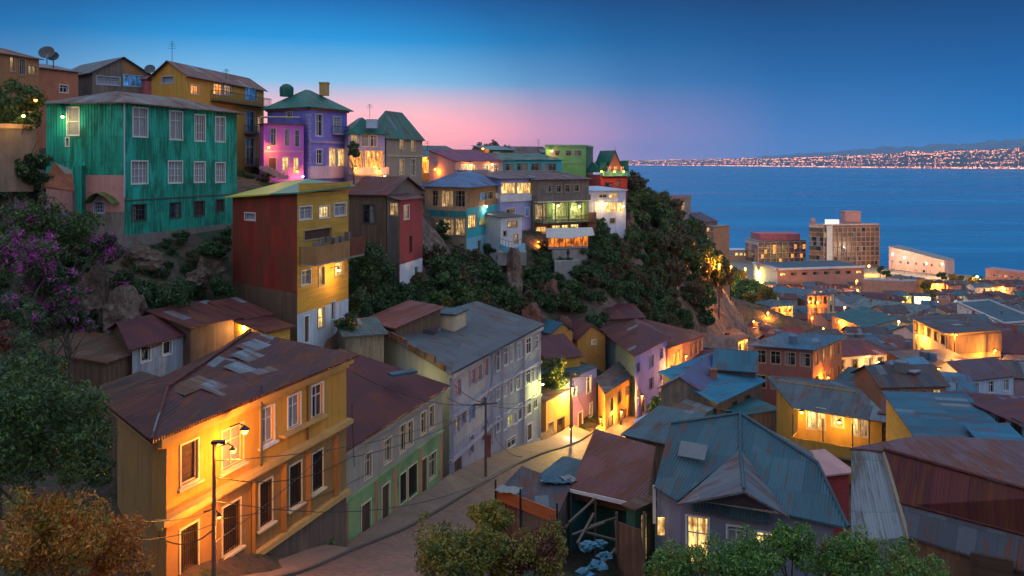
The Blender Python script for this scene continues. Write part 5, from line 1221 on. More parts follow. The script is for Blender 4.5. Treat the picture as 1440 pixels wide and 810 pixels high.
for (u0, u1, z0, z1, pn) in ws:
    p = fw0.to_2d() + d_.normalized() * (u0 + u1) / 2; win(BG, (p.x, p.y, z0), math.atan2(d_.y, d_.x), u1 - u0, z1 - z0, 'c' if pn != 'c' else 'm', pn, WHITE)
b = MB(); b.face([fw0 + Vector((0, -.02, .12)), fw1 + Vector((0, -.02, .12)), gA + Vector((0, .3, -.1))]); part(BG, 'gable', b, stucco('mauve_gable_stucco', (.22, .17, .25), .3))
b = MB(); b.solid([fw0 + Vector((.5, -.55, -.25)), fw1 + Vector((-.4, -.55, -.25)), fw1 + Vector((-.4, 0, .05)), fw0 + Vector((.5, 0, .05))], [[0, 1, 2, 3]], .06); part(BG, 'pent_roof', b, BLUEG)
b = MB(); p0, p1 = P(921, 690, z=-17.3), P(953, 700, z=-17.3)
PORCH = glow('dim_porch_window', (1, .6, .2), .9)
b.bar(p0 + Vector((0, .2, -1.8)), p0 + Vector((0, .2, .2)), .15, .12); part(BG, 'porch_post', b, WHITE)
surfC = [Vector((eL.x + .3, eL.y + .8, -17.1)), fw0]
b = MB(); b.box(P(930, 740, 44.2), (.35, .06, .9)); part(BG, 'side_window', b, LITW)

# big maroon roof house lower right
MH = thing('house', 'large house with streaked maroon and grey sheet roof at the lower right', 'house', (20, 38, -21))
a0 = P(1195, 630, z=-14); a1 = P(1296, 611, z=-14); a2 = P(1470, 622, z=-14); a3 = P(1470, 698, z=-14.15); a4 = P(1243, 634, z=-14.1)
poly_roof(MH, [a0, a4, a3, a2, a1], [[0, 1, 2, 3, 4]], metal('dusty_maroon_sheet', (.15, .075, .08), (.10, .05, .055), .35, zinc=.03), .12)
b0 = P(1264, 708, z=-16.1); b1 = P(1470, 762, z=-16.2); c0 = P(1278, 754, z=-17.2); c1 = P(1470, 812, z=-17.3)
poly_roof(MH, [a4 + Vector((0, 0, .06)), b0, b1, a3 + Vector((0, 0, .06))], [[0, 1, 2, 3]], metal('streaked_maroon_sheet', (.135, .035, .038), (.075, .026, .03), .4, pitch=.17, sheet=(.8, 2.0), zinc=.04), .1, udir=b1 - b0)
poly_roof(MH, [b0 + Vector((0, .05, .03)), c0, c1, b1 + Vector((0, .05, .03))], [[0, 1, 2, 3]], metal('dark_grey_streaked_sheet', (.10, .10, .115), (.06, .062, .075), .15, pitch=.17, sheet=(.8, 2), zinc=.05), .1, udir=b1 - b0)
b = MB(); b.tube([a4 + Vector((0, 0, .1)), a3 + Vector((0, 0, .1))], .08, 6); b.tube([b0 + Vector((0, 0, .08)), b1 + Vector((0, 0, .08))], .07, 6); part(MH, 'ridge_cap', b, RUSTR)
b = MB(); e_ = (b1 - b0).normalized(); s_ = (a4 - b0).normalized(); p_ = P(1322, 668, z=-14.95); nn = e_.cross(s_); nn = nn if nn.z > 0 else -nn; p_ += nn * .12
b.solid([p_ - e_ * .4 - s_ * .7, p_ + e_ * .4 - s_ * .7, p_ + e_ * .4 + s_ * .7, p_ - e_ * .4 + s_ * .7], [[0, 1, 2, 3]], .02); part(MH, 'patch_sheet', b, metal('teal_patch', (.05, .12, .14), None, .3))
WS = metal('white_corrugated_side', (.25, .27, .29), (.16, .18, .20), .25, pitch=.16, rustc=(.1, .08, .06), zinc=0)
s0 = P(1197, 634, z=-14.1); s1 = a4 + Vector((.03, .1, -.08)); s2 = c0 + Vector((.05, .15, -.1)); s3 = P(1197, 762, z=-17.6)
b = MB(); b.face([s3, Vector((s2.x, s2.y, s2.z)), s1, s0]); b.face([s3, s3 - Vector((0, 0, 6)), s2 - Vector((0, 0, 6)), s2][::1]); part(MH, 'wall', b, WS)
b = MB(); b.bar(s1 + Vector((-.05, -.1, 0)), s2 + Vector((-.05, -.1, 0)), .14, .16); part(MH, 'barge_board', b, TAN)
walls_to(MH, [c0 + Vector((.1, .3, -.1)), c1 + Vector((0, .3, -.1))], -24, boards('rusty_orange_planks', (.26, .125, .07), (.16, .075, .045), .2), 'wall')
walls_to(MH, [s0, s3 + Vector((0, 0, .01))], -24, WS, 'wall') if False else None
b = MB(); b.box(P(1400, 810, 36.3) + Vector((0, .3, 0)), (1.6, .2, 1.4), -.5); part(MH, 'window_shutter', b, SHUT)
# red shed with open front
RS = thing('shed', 'open fronted shed under a big rust red sheet roof', 'shed', (7, 53, -25))
h0 = P(836, 603, z=-19.0); h1 = P(922, 628, z=-19.0); f0 = P(801, 688, z=-20.3); f1 = P(909, 713, z=-20.3)
poly_roof(RS, [f0, f1, h1, h0], [[0, 1, 2, 3]], metal('rust_red_sheet', (.15, .045, .04), (.105, .035, .032), .35, pitch=.2, sheet=(1.0, 2.4), zinc=.01), .1, udir=f1 - f0)
g0 = P(802, 692, z=-20.5); g1 = P(905, 719, z=-20.5); 
poly_roof(RS, [P(806, 700, z=-21.0), P(903, 722, z=-21.0), f1 + Vector((0, .3, -.15)), f0 + Vector((0, .3, -.15))], [[0, 1, 2, 3]], TANM, .1, udir=f1 - f0)
DG = boards('dark_green_boards', (.02, .10, .06), (.015, .07, .045), .25, True, .3)
w0, w1 = f0 + Vector((.2, 2.6, -.3)), f1 + Vector((-.2, 2.6, -.3)); walls_to(RS, [w0, w1], -27, DG, 'back_wall')
walls_to(RS, [h0 + Vector((.1, 0, -.2)), f0 + Vector((.1, .5, -.2))], -27, DG, 'side_wall'); walls_to(RS, [f1 + Vector((-.3, .2, -.2)), h1 + Vector((-.2, 0, -.2))], -27, BRNP, 'side_wall')
b = MB()
for t_ in (0.02, .35, .97): p = f0.lerp(f1, t_) + Vector((0, .15, -.15)); b.bar((p.x, p.y, -26.5), p, .13)
part(RS, 'post', b, WOODP)
b = MB(); b.bar(f0 + Vector((0, -.06, -.05)), f0.lerp(f1, .3) + Vector((0, -.06, -.05)), .06, .2); b.bar(f0.lerp(f1, .3) + Vector((0, -.06, -.05)), f1 + Vector((0, -.06, -.05)), .06, .24); part(RS, 'fascia_board', b, WHITE)
b = MB(); b.bar(f1 + Vector((-.25, -.1, -.4)), P(905, 800, f1.y) + Vector((0, 0, -1)), .12); part(RS, 'corner_post', b, BRNP)
# green boarded infill between shed and blue house
# shack with orange parapet
SH = thing('shack', 'tin shack with an orange board parapet and dark roofing beside the street', 'shack', (2, 54, -25))
k0, k1_, k2_, k3_ = P(697, 693, z=-20.6), P(783, 727, z=-20.6), P(803, 683, z=-20.2), P(734, 655, z=-20.2)
poly_roof(SH, [k0, k1_, k2_, k3_], [[0, 1, 2, 3]], DARKM, .1)
b = MB(); b.bar(k0 + Vector((0, -.1, .02)), k1_ + Vector((0, -.1, .02)), .08, .75); part(SH, 'parapet', b, boards('orange_parapet_board', (.42, .12, .03), (.33, .09, .025), .35, False, .3))
walls_to(SH, [k0 + Vector((.1, 0, -.3)), k1_ + Vector((-.1, .05, -.3)), k2_ + Vector((-.2, 0, -.2))], -26, metal('pale_rusty_side_sheet', (.24, .20, .18), (.13, .10, .09), .35, pitch=.2), 'wall')
for t_ in (.0, .42, 1.0): b = MB(); p = k0.lerp(k1_, t_) + Vector((0, -.2, 0)); b.bar((p.x, p.y, p.z - 1.6), (p.x, p.y, p.z + .9), .1); part(SH, 'post', b, IRON)
r, C = house('little blue roofed kiosk behind the tin shack', [(762, 672), (806, 684)], -20.4, -25, [TEALP], BLUEG, 'flat', dz=[0, 0, .5, .5], depth=2.6, over=.25)
for k, (x, y, w_, h_, rz_, mat_, lab) in enumerate([(715, 690, 1.5, .25, -.35, CONC, 'crumpled pale tarpaulin lying along the orange parapet'), (782, 677, 2.0, .35, -.1, BLUEM, 'bright blue tarpaulin sheet on the shack roof'), (800, 676, .7, .4, .5, CONC, 'white rag bundle between shack and red roof')]):
    p = P(x, y, z=-20.2); b = MB(); t = thing('tarpaulin', lab, 'tarpaulin', p); N = 10
    ve = [p + Vector(((i / N - .5) * w_ * math.cos(rz_) - (j / 6 - .5) * 1.1 * math.sin(rz_), (i / N - .5) * w_ * math.sin(rz_) + (j / 6 - .5) * 1.1 * math.cos(rz_), h_ * (.35 + .5 * noise.noise(Vector((i * .5, j * .6, k * 5.))))) ) for i in range(N + 1) for j in range(7)]
    b.solid(ve, [[i * 7 + j, (i + 1) * 7 + j, (i + 1) * 7 + j + 1, i * 7 + j + 1] for i in range(N) for j in range(6)], .03); b.build('sheet', mat_, t, True)
# heap of blue plastic and timber below
BT = plain('blue_plastic', (.02, .11, .17), .4, 0, .6, 3)
for k, (x, y, Y, s) in enumerate([(826, 768, 47, 1.0), (845, 765, 47.5, .8), (850, 782, 46.5, .9), (838, 795, 45.8, 1.1), (822, 806, 45, 1.0)]):
    p = P(x, y, Y); b = MB(); t = thing('rubbish_bag', 'crumpled blue plastic bag in the dump beneath the open shed', 'rubbish bag', p, 0, 'blue bags in the dump'); N = 8
    ring = []
    for i in range(N + 1):
        th = math.pi * i / N
        for j in range(10):
            ph = 2 * math.pi * j / 10; d_ = Vector((math.sin(th) * math.cos(ph), math.sin(th) * math.sin(ph), math.cos(th) * .45)); ring.append(p + d_ * s * .72 * (.62 + .6 * noise.noise(d_ * 2.3 + Vector((k * 3., 0, 0)))))
    b.v = ring; b.f = [[i * 10 + j, (i + 1) * 10 + j, (i + 1) * 10 + (j + 1) % 10, i * 10 + (j + 1) % 10] for i in range(N) for j in range(10)]; b.m = [0] * len(b.f); b.build('bag', BT, t)
for k, (x0, y0, Y0, x1, y1, Y1) in enumerate([(800, 735, 50, 838, 700, 52), (805, 752, 49, 850, 735, 50), (795, 742, 50, 822, 715, 51), (822, 748, 49, 880, 763, 49), (830, 740, 50, 866, 728, 51), (850, 790, 46, 876, 760, 48), (812, 764, 48, 835, 722, 50)]):
    b = MB(); a_, c_ = P(x0, y0, Y0), P(x1, y1, Y1); t = thing('timber_beam', 'loose grey timber beam lying across the dump under the open shed', 'timber', a_, 0, 'loose timber in the dump'); b.bar(a_, c_, .14, .09); b.build('beam', WOODP, t)
gd = thing('fence', 'dark corrugated fence sheets around the dump beside the blue grey house', 'fence', P(880, 770, 46)); b = MB(); b.bar(P(868, 775, 46.5), P(905, 790, 44.5), .06, 3.2); b.build('panel', BRNP, gd); b = MB(); b.bar(P(867, 778, 46.4), P(867, 720, 46.4), .12); b.bar(P(906, 800, 44.4), P(906, 720, 44.4), .12); b.build('post', WOODP, gd)
# between shed and blue house : green boarded wall with a barred door
r, C = house('narrow green boarded house with a grilled door beside the blue grey gable', [(893, 716), (921, 704)], -18.6, -25, [DG], TANM, 'flat', depth=.6, over=.2, frame=BLUEF, wins=[(0, 901, 722, 914, 790, 'b', 'd', DARKF)])
# yellow house with balcony
YB, C = house('yellow house with two glowing balcony bulbs under a grey roof', [(1092, None, 82), (1122, 574, 78), (1240, 592, 74)], -22.5, -29.5, [YEL, YEL], GREYM, 'flat', dz=[1.6, 0, 0, 1.6], over=.6, frame=CREAM,
    wins=[(1, 1135, 575, 1147, 603, 's', 'y'), (1, 1149, 575, 1160, 603, 's', 'w'), (1, 1199, 588, 1206, 612, 's', 'y'), (1, 1210, 590, 1220, 614, 'm', 'd'), (1, 1170, 582, 1186, 600, 'm', 'w')])
railing(YB, C, 1, 1122, 1228, 622, 1.9, 1.0, solid=YEL, zf=-25.6, mat=CONC)
fn1 = face_n(C, 1)
wall_lamp('left glowing bulb on the balcony of the yellow house', face_pt(C, 1, 1131, 576, .9), fn1, 85, (1, .52, .1), .15); wall_lamp('right glowing bulb on the balcony of the yellow house', face_pt(C, 1, 1184, 590, .9), fn1, 85, (1, .52, .1), .15)
for k, x in enumerate((1122, 1164, 1205, 1228)):
    p = face_pt(C, 1, x, 600, 1.7); b = MB(); b.bar((p.x, p.y, -25.5), (p.x, p.y, -22.6), .1); part(YB, 'balcony_post', b, WOODP)
r, C = house('small brown roofed outhouse right of the yellow balcony house', [(1240, 582), (1262, 585)], -22.0, -28, [OCHRE], RUSTR, 'flat', dz=[0, 0, .6, .6], depth=4)
r, C = house('rust pink low roof between yellow house and bright blue roof', [(1250, 606), (1285, 612)], -22.6, -28, [DG], metal('pinkish_rust_sheet', (.2, .08, .06), None, .3), 'flat', dz=[0, 0, .8, .8], depth=4)
r, C = house('red and white lean-to at the corner of the large maroon roof', [(1160, 668), (1194, 664)], -19.0, -25, [REDS], PINK, 'flat', dz=[0, 0, .4, .4], depth=2.5)
# blue roofs
r, C = house('house under a wide bright blue sheet roof with an awning edge', [(1246, 553), (1293, 618), (1424, 622)], -19.0, -25, [YELW, BRNP], BLUEM, 'flat', dz=[.0, 0, 0, .0], over=.3)
r, C = house('lower blue sheet roof reaching towards the teal house', [(1362, 600), (1395, 636), (1450, 634)], -18.6, -25, [BRNP], metal('bright_blue_tin', (0.026, 0.156, 0.234), (0.019, 0.104, 0.169), .12), 'flat', over=.3)
r, C = house('pale turquoise house under a dark maroon roof at the right edge', [(1376, 570), (1450, 603)], -18.8, -25, [stucco('pale_turquoise_stucco', (.22, .42, .44), .3), WHITES], MAROON, 'flat', dz=[0, 0, .9, .9], depth=12, over=.4, frame=DARKF, wins=[(0, 1402, 584, 1413, 597, 'c', 's'), (0, 1424, 592, 1436, 612, 'c', 's')])
r, C = house('large bright blue tin roofed house in the middle of the lower town', [(932, 536), (1008, 566), (1072, 536)], -23.2, -30, [GRYP, BRNP], metal('vivid_blue_tin', (0.019, 0.163, 0.247), (0.016, 0.111, 0.182), .1, sheet=(1.4, 2.6), zinc=.03), 'flat', dz=[.9, 0, 0, .9], over=.4, frame=DARKF, wins=[(1, 1030, 565, 1036, 580, 'c', 's'), (1, 1048, 556, 1054, 572, 'c', 's')], chimney=[(.55, .45, .7, 1.0)])
r, C = house('violet blue roofed wing behind the bright blue tin roof', [(986, 505), (929, 545), (985, 549)], -22.8, -30, [GRYP], metal('violet_blue_tin', (0.070, 0.105, 0.210), (0.091, 0.077, 0.140), .1), 'gable', 1.2, par=0, over=.3)
r, C = house('blue gabled shed right behind the bright blue tin roof', [(1005, 518), (1062, 522)], -22.2, -30, [DARKM], BLUEM, 'gable', 1.4, depth=6, over=.3)
r, C = house('patched tin shed beside the round street tree', [(938, 577), (975, 590)], -24.5, -31, [ORGP, TEALP], metal('patchwork_tin', (.16, .22, .25), (.12, .07, .05), .35, sheet=(.8, 1.2), zinc=.12), 'gable', .7, depth=5, over=.3)
r, C = house('rust brown plank yard building below the bright blue roof', [(986, 561), (1042, 585)], -24.4, -31, [RUSTR, BRNP], TEALM, 'flat', depth=5, over=.1)
r, C = house('blue grey low roof wedged behind the red shed', [(880, 612), (940, 625)], -21.6, -28, [BRNP], BLUEG, 'flat', dz=[0, 0, .8, .8], depth=6, over=.3)
t = thing('tarpaulin', 'white blue tarpaulin tent beside the patched tin shed', 'tarpaulin', P(925, 600, 78)); b = MB(); p = P(925, 595, 78); b.solid([p + Vector((-2, -1.2, -.6)), p + Vector((0, -1.5, .5)), p + Vector((2, -1, -.7)), p + Vector((1.8, 1.5, -.3)), p + Vector((0, 1.5, .8)), p + Vector((-2, 1.5, -.2))], [[0, 1, 4, 5], [1, 2, 3, 4]], .04); b.build('sheet', PALEB, t)
# ================================================================ E. the lower town and the port
def city(label, pts, h, rm, wm, roof='flat', rise=.8, depth=8, dz=None, Yfix=None, **k):
    """house of height h standing on the slope; pts = eave corners in the photograph (left, near corner, right)"""
    px, py = pts[min(1, len(pts) - 1)] if len(pts) > 2 else pts[0]
    if Yfix: Y = Yfix
    else:
        Y = None; y = 60.0
        while y < 640:
            if (HY - py) * y / F >= zg(y) + h: pass
            if (HY - py) * y / F <= zg(y) + h: Y = y; break
            y += .5
        # the picture ray drops below the eave level where the house stands
        y = 60.0; Y = None; prev = None
        while y < 640:
            s = (HY - py) * y / F - (zg(y) + h)
            if prev is not None and prev > 0 >= s: Y = y
            prev = s; y += .5
        Y = Y or 150
    z = (HY - py) * Y / F
    r, C = house(label, list(pts), z, z - h - .5, wm, rm, roof, rise, dz=dz, depth=depth, over=k.pop('over', .35), clutter=k.pop('clutter', CR.randint(1, 3)), **k)
    return r, C
AU = lambda f, cols, rows=1, lit=.25, **k: dict(f=f, cols=cols, rows=rows, lit=lit, **k)
BRICKW = stucco('orange_brick_render', (.34, .12, .055), .35)
MAUVE = stucco('mauve_stucco', (.30, .20, .24), .35)
GREYW = stucco('grey_town_wall', (.26, .25, .27), .4)
BEIGE = stucco('beige_stucco', (.40, .28, .17), .3)
city('maroon roofed house with a yellow arcade wall behind the salmon house', [(985, 488), (1004, 497), (1052, 474)], 5.5, MAROON, [BRICKW, CREAMS], 'flat', dz=[.5, 0, 0, .5], auto=[AU(1, 6, 1, .2, w=.8, h=2.0)], frame=DARKF)
city('orange brick house with a blue roof and lamp lit side wall', [(1060, 486), (1143, 492), (1184, 474)], 9, BLUEM, [stucco('brown_red_stucco', (.22, .085, .07), .35), BRICKW], 'flat', auto=[AU(0, 5, 2, .05, w=1.1, h=1.5), AU(1, 4, 3, .12, w=.9, h=1.5, st=2.8)], frame=TAN, over=.5)
city('low magenta roofed annex in front of the orange brick house', [(1052, 491), (1098, 500)], 4, MAGM, [MAUVE], 'flat', dz=[0, 0, .8, .8], depth=5)
city('long mauve roofed house with a slatted front', [(1060, 512), (1113, 521)], 5, PURPLEM, [WHTP], 'gable', 1.2, depth=9, auto=[AU(0, 5, 1, .1)])
city('small blue lean-to roof leaning on the orange brick house', [(1100, 507), (1140, 523)], 5, BLUEG, [MAUVE], 'flat', dz=[0, 0, 1.2, 1.2], depth=5)
city('dark purple roofed house above the yellow wall', [(1063, 531), (1104, 537)], 5, PURPLEM, [YEL2], 'flat', dz=[0, 0, .9, .9], depth=6)
city('hip roofed teal house with white ends in the packed lower town', [(1089, 456), (1112, 459), (1133, 455)], 4.5, TEALM, [WHITES, GREYW], 'hip', 1.6, auto=[AU(1, 3, 1, .3)])
city('wide flat blue roof just below the long port hall', [(1069, 414), (1126, 419)], 5, BLUEM, [GREYW], 'flat', dz=[0, 0, 1, 1], depth=22, auto=[AU(0, 5, 1, .35, w=1.6, h=1.6)])
city('long dark roofed row at the edge of the wooded slope', [(1003, 424), (1066, 433)], 5, DARKM, [GREYW], 'gable', 1.8, depth=12, auto=[AU(0, 6, 1, .2)])
city('dull blue roof in the dim corner under the trees', [(1014, 436), (1055, 441)], 5, BLUEG, [GRYP], 'gable', 1.5, depth=9, auto=[AU(0, 4, 1, .3)])
city('pale blue hipped roof among the dim houses under the slope', [(997, 466), (1032, 470)], 4.5, metal('pale_blue_tin', (.14, .28, .36), None, .15), [GREYW], 'hip', 1.2, depth=7, auto=[AU(0, 3, 1, .2)])
city('wine red roof with a peach gable behind the arcade house', [(1048, 463), (1070, 478), (1092, 465)], 5, MAROON, [GRYP, PEACH], 'gable', 1.4, auto=[AU(1, 2, 1, .2)], par=0)
city('tall narrow house flooded with orange lamp light', [(1136, 416), (1164, 415), (1173, 413)], 13, DARKM, [stucco('terracotta_stucco', (.42, .15, .06), .3), CREAMS], 'flat', auto=[AU(0, 5, 3, .3, w=1.1, h=2.2, st=3.6), AU(1, 1, 2, .5, w=1.2, h=2)], frame=DARKF)
city('pale stepped house right of the tall orange lit house', [(1174, 417), (1216, 440)], 8, GREYM, [WHITES], 'flat', dz=[0, 0, .6, .6], depth=10, auto=[AU(0, 4, 2, .3)])
city('peach walled house with a teal roof below the pale stepped house', [(1170, 443), (1217, 462), (1262, 452)], 6, TEALM, [PEACH, BEIGE], 'flat', dz=[0, 0, .8, .8], auto=[AU(0, 4, 1, .15), AU(1, 4, 1, .2)])
city('yellow house with mid blue roof beside the bright street lamp', [(1165, 478), (1183, 487), (1243, 483)], 6, BLUEM, [GREYW, OCHRE], 'flat', dz=[.6, 0, 0, .6], auto=[AU(1, 6, 1, .15, h=1.8, top=.7)], frame=DARKF)
city('huge grey green roof of the market hall in the lower town', [(1193, 434), (1292, 446)], 6, metal('grey_green_sheet', (.13, .17, .16), None, .2), [GREYW], 'gable', 2.6, depth=24, auto=[AU(0, 8, 1, .2, w=1.4)])
city('pink three storey office block with a stair tower', [(1214, 394), (1233, 393), (1289, 395)], 11, GREYM, [WHITES, stucco('pink_office_stucco', (.52, .22, .15), .2)], 'flat', parapet=.5, auto=[AU(1, 5, 3, .25, w=2.2, h=1.1, st=3.3), AU(0, 2, 3, .2, st=3.3)], frame=TAN)
city('orange side tower joined to the pink office block', [(1289, 394), (1300, 391)], 11, GREYM, [OCHRE], 'flat', depth=14)
r, C = city('large beige house with a dark flat roof and slatted upper storey', [(1284, 447), (1331, 469), (1407, 464)], 9.5, DARKM, [CREAMS, BEIGE], 'flat', auto=[AU(0, 5, 2, .1, w=1.1, h=1.3, st=3.4), AU(1, 6, 2, .12, w=1.3, h=1.5, top=3.9, st=3.2)], frame=DARKF, over=.5)
band(r, 'slatted_storey', C, 1, C[1].z - 1.7, 2.6, .22, boards('grey_brown_slats', (.17, .12, .09), None, .25))
city('white long house with blue grey flat roofs near the right edge', [(1346, 426), (1412, 456), (1462, 452)], 6, BLUEG, [WHITES, CREAMS], 'flat', auto=[AU(0, 6, 1, .1), AU(1, 5, 1, .2)], parapet=.5)
city('white rooftop block standing behind the white long house', [(1368, 431), (1384, 437), (1412, 433)], 7, BLUEG, [WHITES, PALEB], 'flat', Yfix=290, auto=[AU(0, 2, 1, .1)])
city('low teal roofed store with a green glow at its gutter', [(1217, 468), (1256, 481), (1292, 468)], 4.5, TEALM, [PEACH, MAUVE], 'flat', auto=[AU(0, 3, 1, .2)])
city('wine red shed roof leaning on the beige house', [(1284, 484), (1331, 493)], 4.5, MAROON, [CREAMS], 'flat', dz=[0, 0, 1, 1], depth=6, auto=[AU(0, 3, 1, .2)])
city('white gabled workshop with blue striped roof', [(1214, 520), (1278, 540), (1328, 533)], 5, metal('blue_striped_sheet', (.05, .2, .32), (.12, .16, .2), .15, sheet=(1.6, 9)), [WHTP, BRNP], 'gable', 1.8, par=1, auto=[AU(1, 3, 1, .1)])
city('wide grey roofed workshop with reddish brick front', [(1325, 536), (1412, 532)], 4.5, GREYM, [BRICKW], 'flat', dz=[0, 0, 1.2, 1.2], depth=11, auto=[AU(0, 6, 1, .12)])
city('dark tin roof right of the wide grey workshop', [(1396, 524), (1462, 534)], 4.5, DARKM, [BRNP], 'flat', dz=[0, 0, 1, 1], depth=8, auto=[AU(0, 4, 1, .1)])
city('pale wall house glowing orange below the white long house', [(1374, 500), (1462, 522)], 5, BLUEG, [PEACH], 'flat', dz=[0, 0, .6, .6], depth=9, auto=[AU(0, 5, 1, .1)])
city('deep maroon roofs stepping down at the right edge', [(1402, 482), (1462, 490)], 5, MAROON, [MAUVE], 'gable', 1.5, depth=9, auto=[AU(0, 4, 1, .2)])
city('blue hip roof with faded pink patch before the grey workshop', [(1246, 556), (1332, 562)], 4.5, metal('blue_pink_patch_tin', (.08, .18, .28), (.18, .14, .2), .15), [BRNP], 'hip', 1.3, depth=9)
city('long blue grey roof sweeping behind the yellow balcony house', [(1166, 548), (1256, 566)], 4.5, BLUEG, [GRYP], 'gable', 1.5, depth=12, over=.5)
city('teal blue roof between grey workshop and turquoise house', [(1300, 556), (1378, 562)], 4.2, metal('deep_blue_tin', (.05, .14, .22), None, .2), [BRNP], 'flat', dz=[0, 0, .9, .9], depth=8)
city('small tin roofed house tucked by the bright street lamp', [(1188, 524), (1216, 534)], 4.5, BLUEG, [WHTP], 'flat', dz=[0, 0, .8, .8], depth=7, auto=[AU(0, 3, 1, .2)])
city('red brown kiosk roof under the bright street lamp', [(1236, 507), (1276, 512)], 4, RUSTR, [PINK], 'hip', 1, depth=7, auto=[AU(0, 3, 1, .5)])
city('grey roof on peach walls right of the wine red shed', [(1322, 502), (1368, 507)], 5, GREYM, [PEACH], 'flat', dz=[0, 0, .8, .8], depth=9, auto=[AU(0, 4, 1, .4)])

# fill between them: small houses packed wall to wall
def clear(px, Y, rad):
    x = (px - CX) / F * Y
    for f in FOOT:
        c = sum(f, Vector((0, 0))) / len(f); ext = max((v - c).length for v in f)
        if (Vector((x, Y)) - c).length < ext * .68 + rad: return False
    return True
rng = random.Random(21); nfill = 0
ROOFS = [(BLUEM, 'blue'), (BLUEG, 'blue grey'), (MAROON, 'maroon'), (GREYM, 'grey'), (TEALM, 'teal'), (PURPLEM, 'dusky purple'), (DARKM, 'dark'), (RUSTR, 'rusty red')]
ROOFS += [ROOFS[3], ROOFS[6], ROOFS[7], ROOFS[2], ROOFS[6]]
WALLS = [PEACH, CREAMS, GREYW, MAUVE, WHITES, BEIGE, BRICKW, OCHRE, PALEB, SALMON]
for Y in [88, 96, 104, 112, 121, 130, 140, 150, 161, 172, 184, 197, 211, 226, 242, 259, 277, 296, 316, 337, 359, 382, 406, 431, 458]:
    px = 900 + rng.uniform(0, 20)
    while px < 1490:
        w = rng.uniform(5.0, 9.5); h = rng.uniform(3.4, 6.8); x = (px - CX) / F * Y
        gzz = gz(x, Y); lim = 1000 + (Y - 150) * .1 if Y > 120 else 1010
        low = (HY - (gzz + h)) and (228 - (gzz + h) / Y * F)
        if px > lim and low > 395 and abs(gzz - zg(Y)) < 5 and clear(px, Y, w * .5) and not (Y < 100 and px < 1080):
            rm, rn = rng.choice(ROOFS); wm = rng.choice(WALLS); a = rng.uniform(-.35, .35); d = rng.uniform(5.5, 9.5)
            A = Vector((x - w / 2 * math.cos(a), Y - w / 2 * math.sin(a), gzz + h)); B = Vector((x + w / 2 * math.cos(a), Y + w / 2 * math.sin(a), gzz + h))
            rf = rng.choice(['flat', 'gable', 'gable', 'hip'])
            house('small packed town house with a %s sheet roof in the lower town' % rn, [A, B], gzz + h, gzz - .5, [wm], rm, rf, rng.uniform(.9, 1.8), dz=[0, 0, .8, .8] if rf == 'flat' else None, depth=d, over=.35,
                  auto=[AU(0, rng.randint(2, 4), 1 if h < 5.2 else 2, .30, st=2.8)], group='small packed houses with %s roofs' % rn, frame=rng.choice([TAN, WHITE, DARKF]), clutter=CR.choice([0, 1, 1, 2]))
            nfill += 1
        px += w / Y * F * rng.uniform(1.05, 1.45)
print('fill houses', nfill)

# ---- port buildings
def grid_facade(root, C, i, z0, z1, nx_, nz_, mat, t=.25, out=.2, mx=0):
    """slab edges and piers in front of a glazed facade, one mesh"""
    A, B = C[i], C[(i + 1) % len(C)]; n = face_n(C, i); b = MB()
    for k in range(nz_ + 1):
        z = z0 + (z1 - z0) * k / nz_; a, e = A.copy(), B.copy(); a.z = e.z = z; b.bar(a + n * out, e + n * out, out * 2 + .05, t)
    for k in range(nx_ + 1):
        p = A.lerp(B, k / nx_); b.bar((p.x + n.x * out, p.y + n.y * out, z0), (p.x + n.x * out, p.y + n.y * out, z1), t, out * 2 - .02)
    return part(root, 'facade_grid', b, mat)
def glazed(root, C, i, z0, z1, nx_, nz_, seed, lit=.35, pal='odwoo', inset=.0):
    """each bay of the facade is one window pane of its own"""
    rg = random.Random(seed); A, B = C[i], C[(i + 1) % len(C)]; d = (B - A).to_2d(); L = d.length; ang = math.atan2(d.y, d.x); n = face_n(C, i)
    w, h = L / nx_, (z1 - z0) / nz_; c = 0
    for k in range(nx_):
        for j in range(nz_):
            if c >= 98: return
            p = A.lerp(B, (k + .5) / nx_); p.z = z0 + h * j + .1; c += 1
            pn = rg.choice(pal) if rg.random() < lit else '.'
            kk = ('bay', round(w, 1), round(h, 1), pn)
            if kk not in WC:
                b = MB(); b.face([(-w / 2, 0, 0), (w / 2, 0, 0), (w / 2, 0, h - .2), (-w / 2, 0, h - .2)]); WC[kk] = mesh_only(b.build('window', PANES[pn]))
            o = link(bpy.data.objects.new('window', WC[kk])); o.parent = root; o.location = p + n * .05 - WL[root.name]; o.rotation_euler = (0, 0, ang)
HOT = stucco('hotel_concrete', (.58, .40, .34), .15); HOTD = stucco('hotel_dark_red', (.22, .11, .09), .2)
H, C = house('tall hotel slab with a gridded front and rooftop tower by the water', [(1138, None, 604), (1158, None, 598), (1236, None, 606)], -44.5, -75, [HOT, HOTD], CONC, 'flat', over=.3, parapet=.8, name='hotel', cat='hotel')
glazed(H, C, 1, -73, -46, 12, 8, 3, .9, 'nnnkkknnkknd'); grid_facade(H, C, 1, -73, -46, 12, 8, stucco('hotel_grid_bands', (.34, .20, .17), .2), .5, .35); glazed(H, C, 0, -72, -46, 2, 8, 4, .8, 'nkk')
b = MB(); p = C[1]; b.box((p.x + 4, p.y - .4, -59), (4, 1.2, 29)); part(H, 'stair_tower', b, WHITES); b = MB(); p = P(1196, None, 610, -40); b.box((p.x, p.y, -40), (11, 9, 9)); b.box((p.x, p.y, -35.2), (11.6, 9.6, .6)); part(H, 'rooftop_tower', b, PINK)
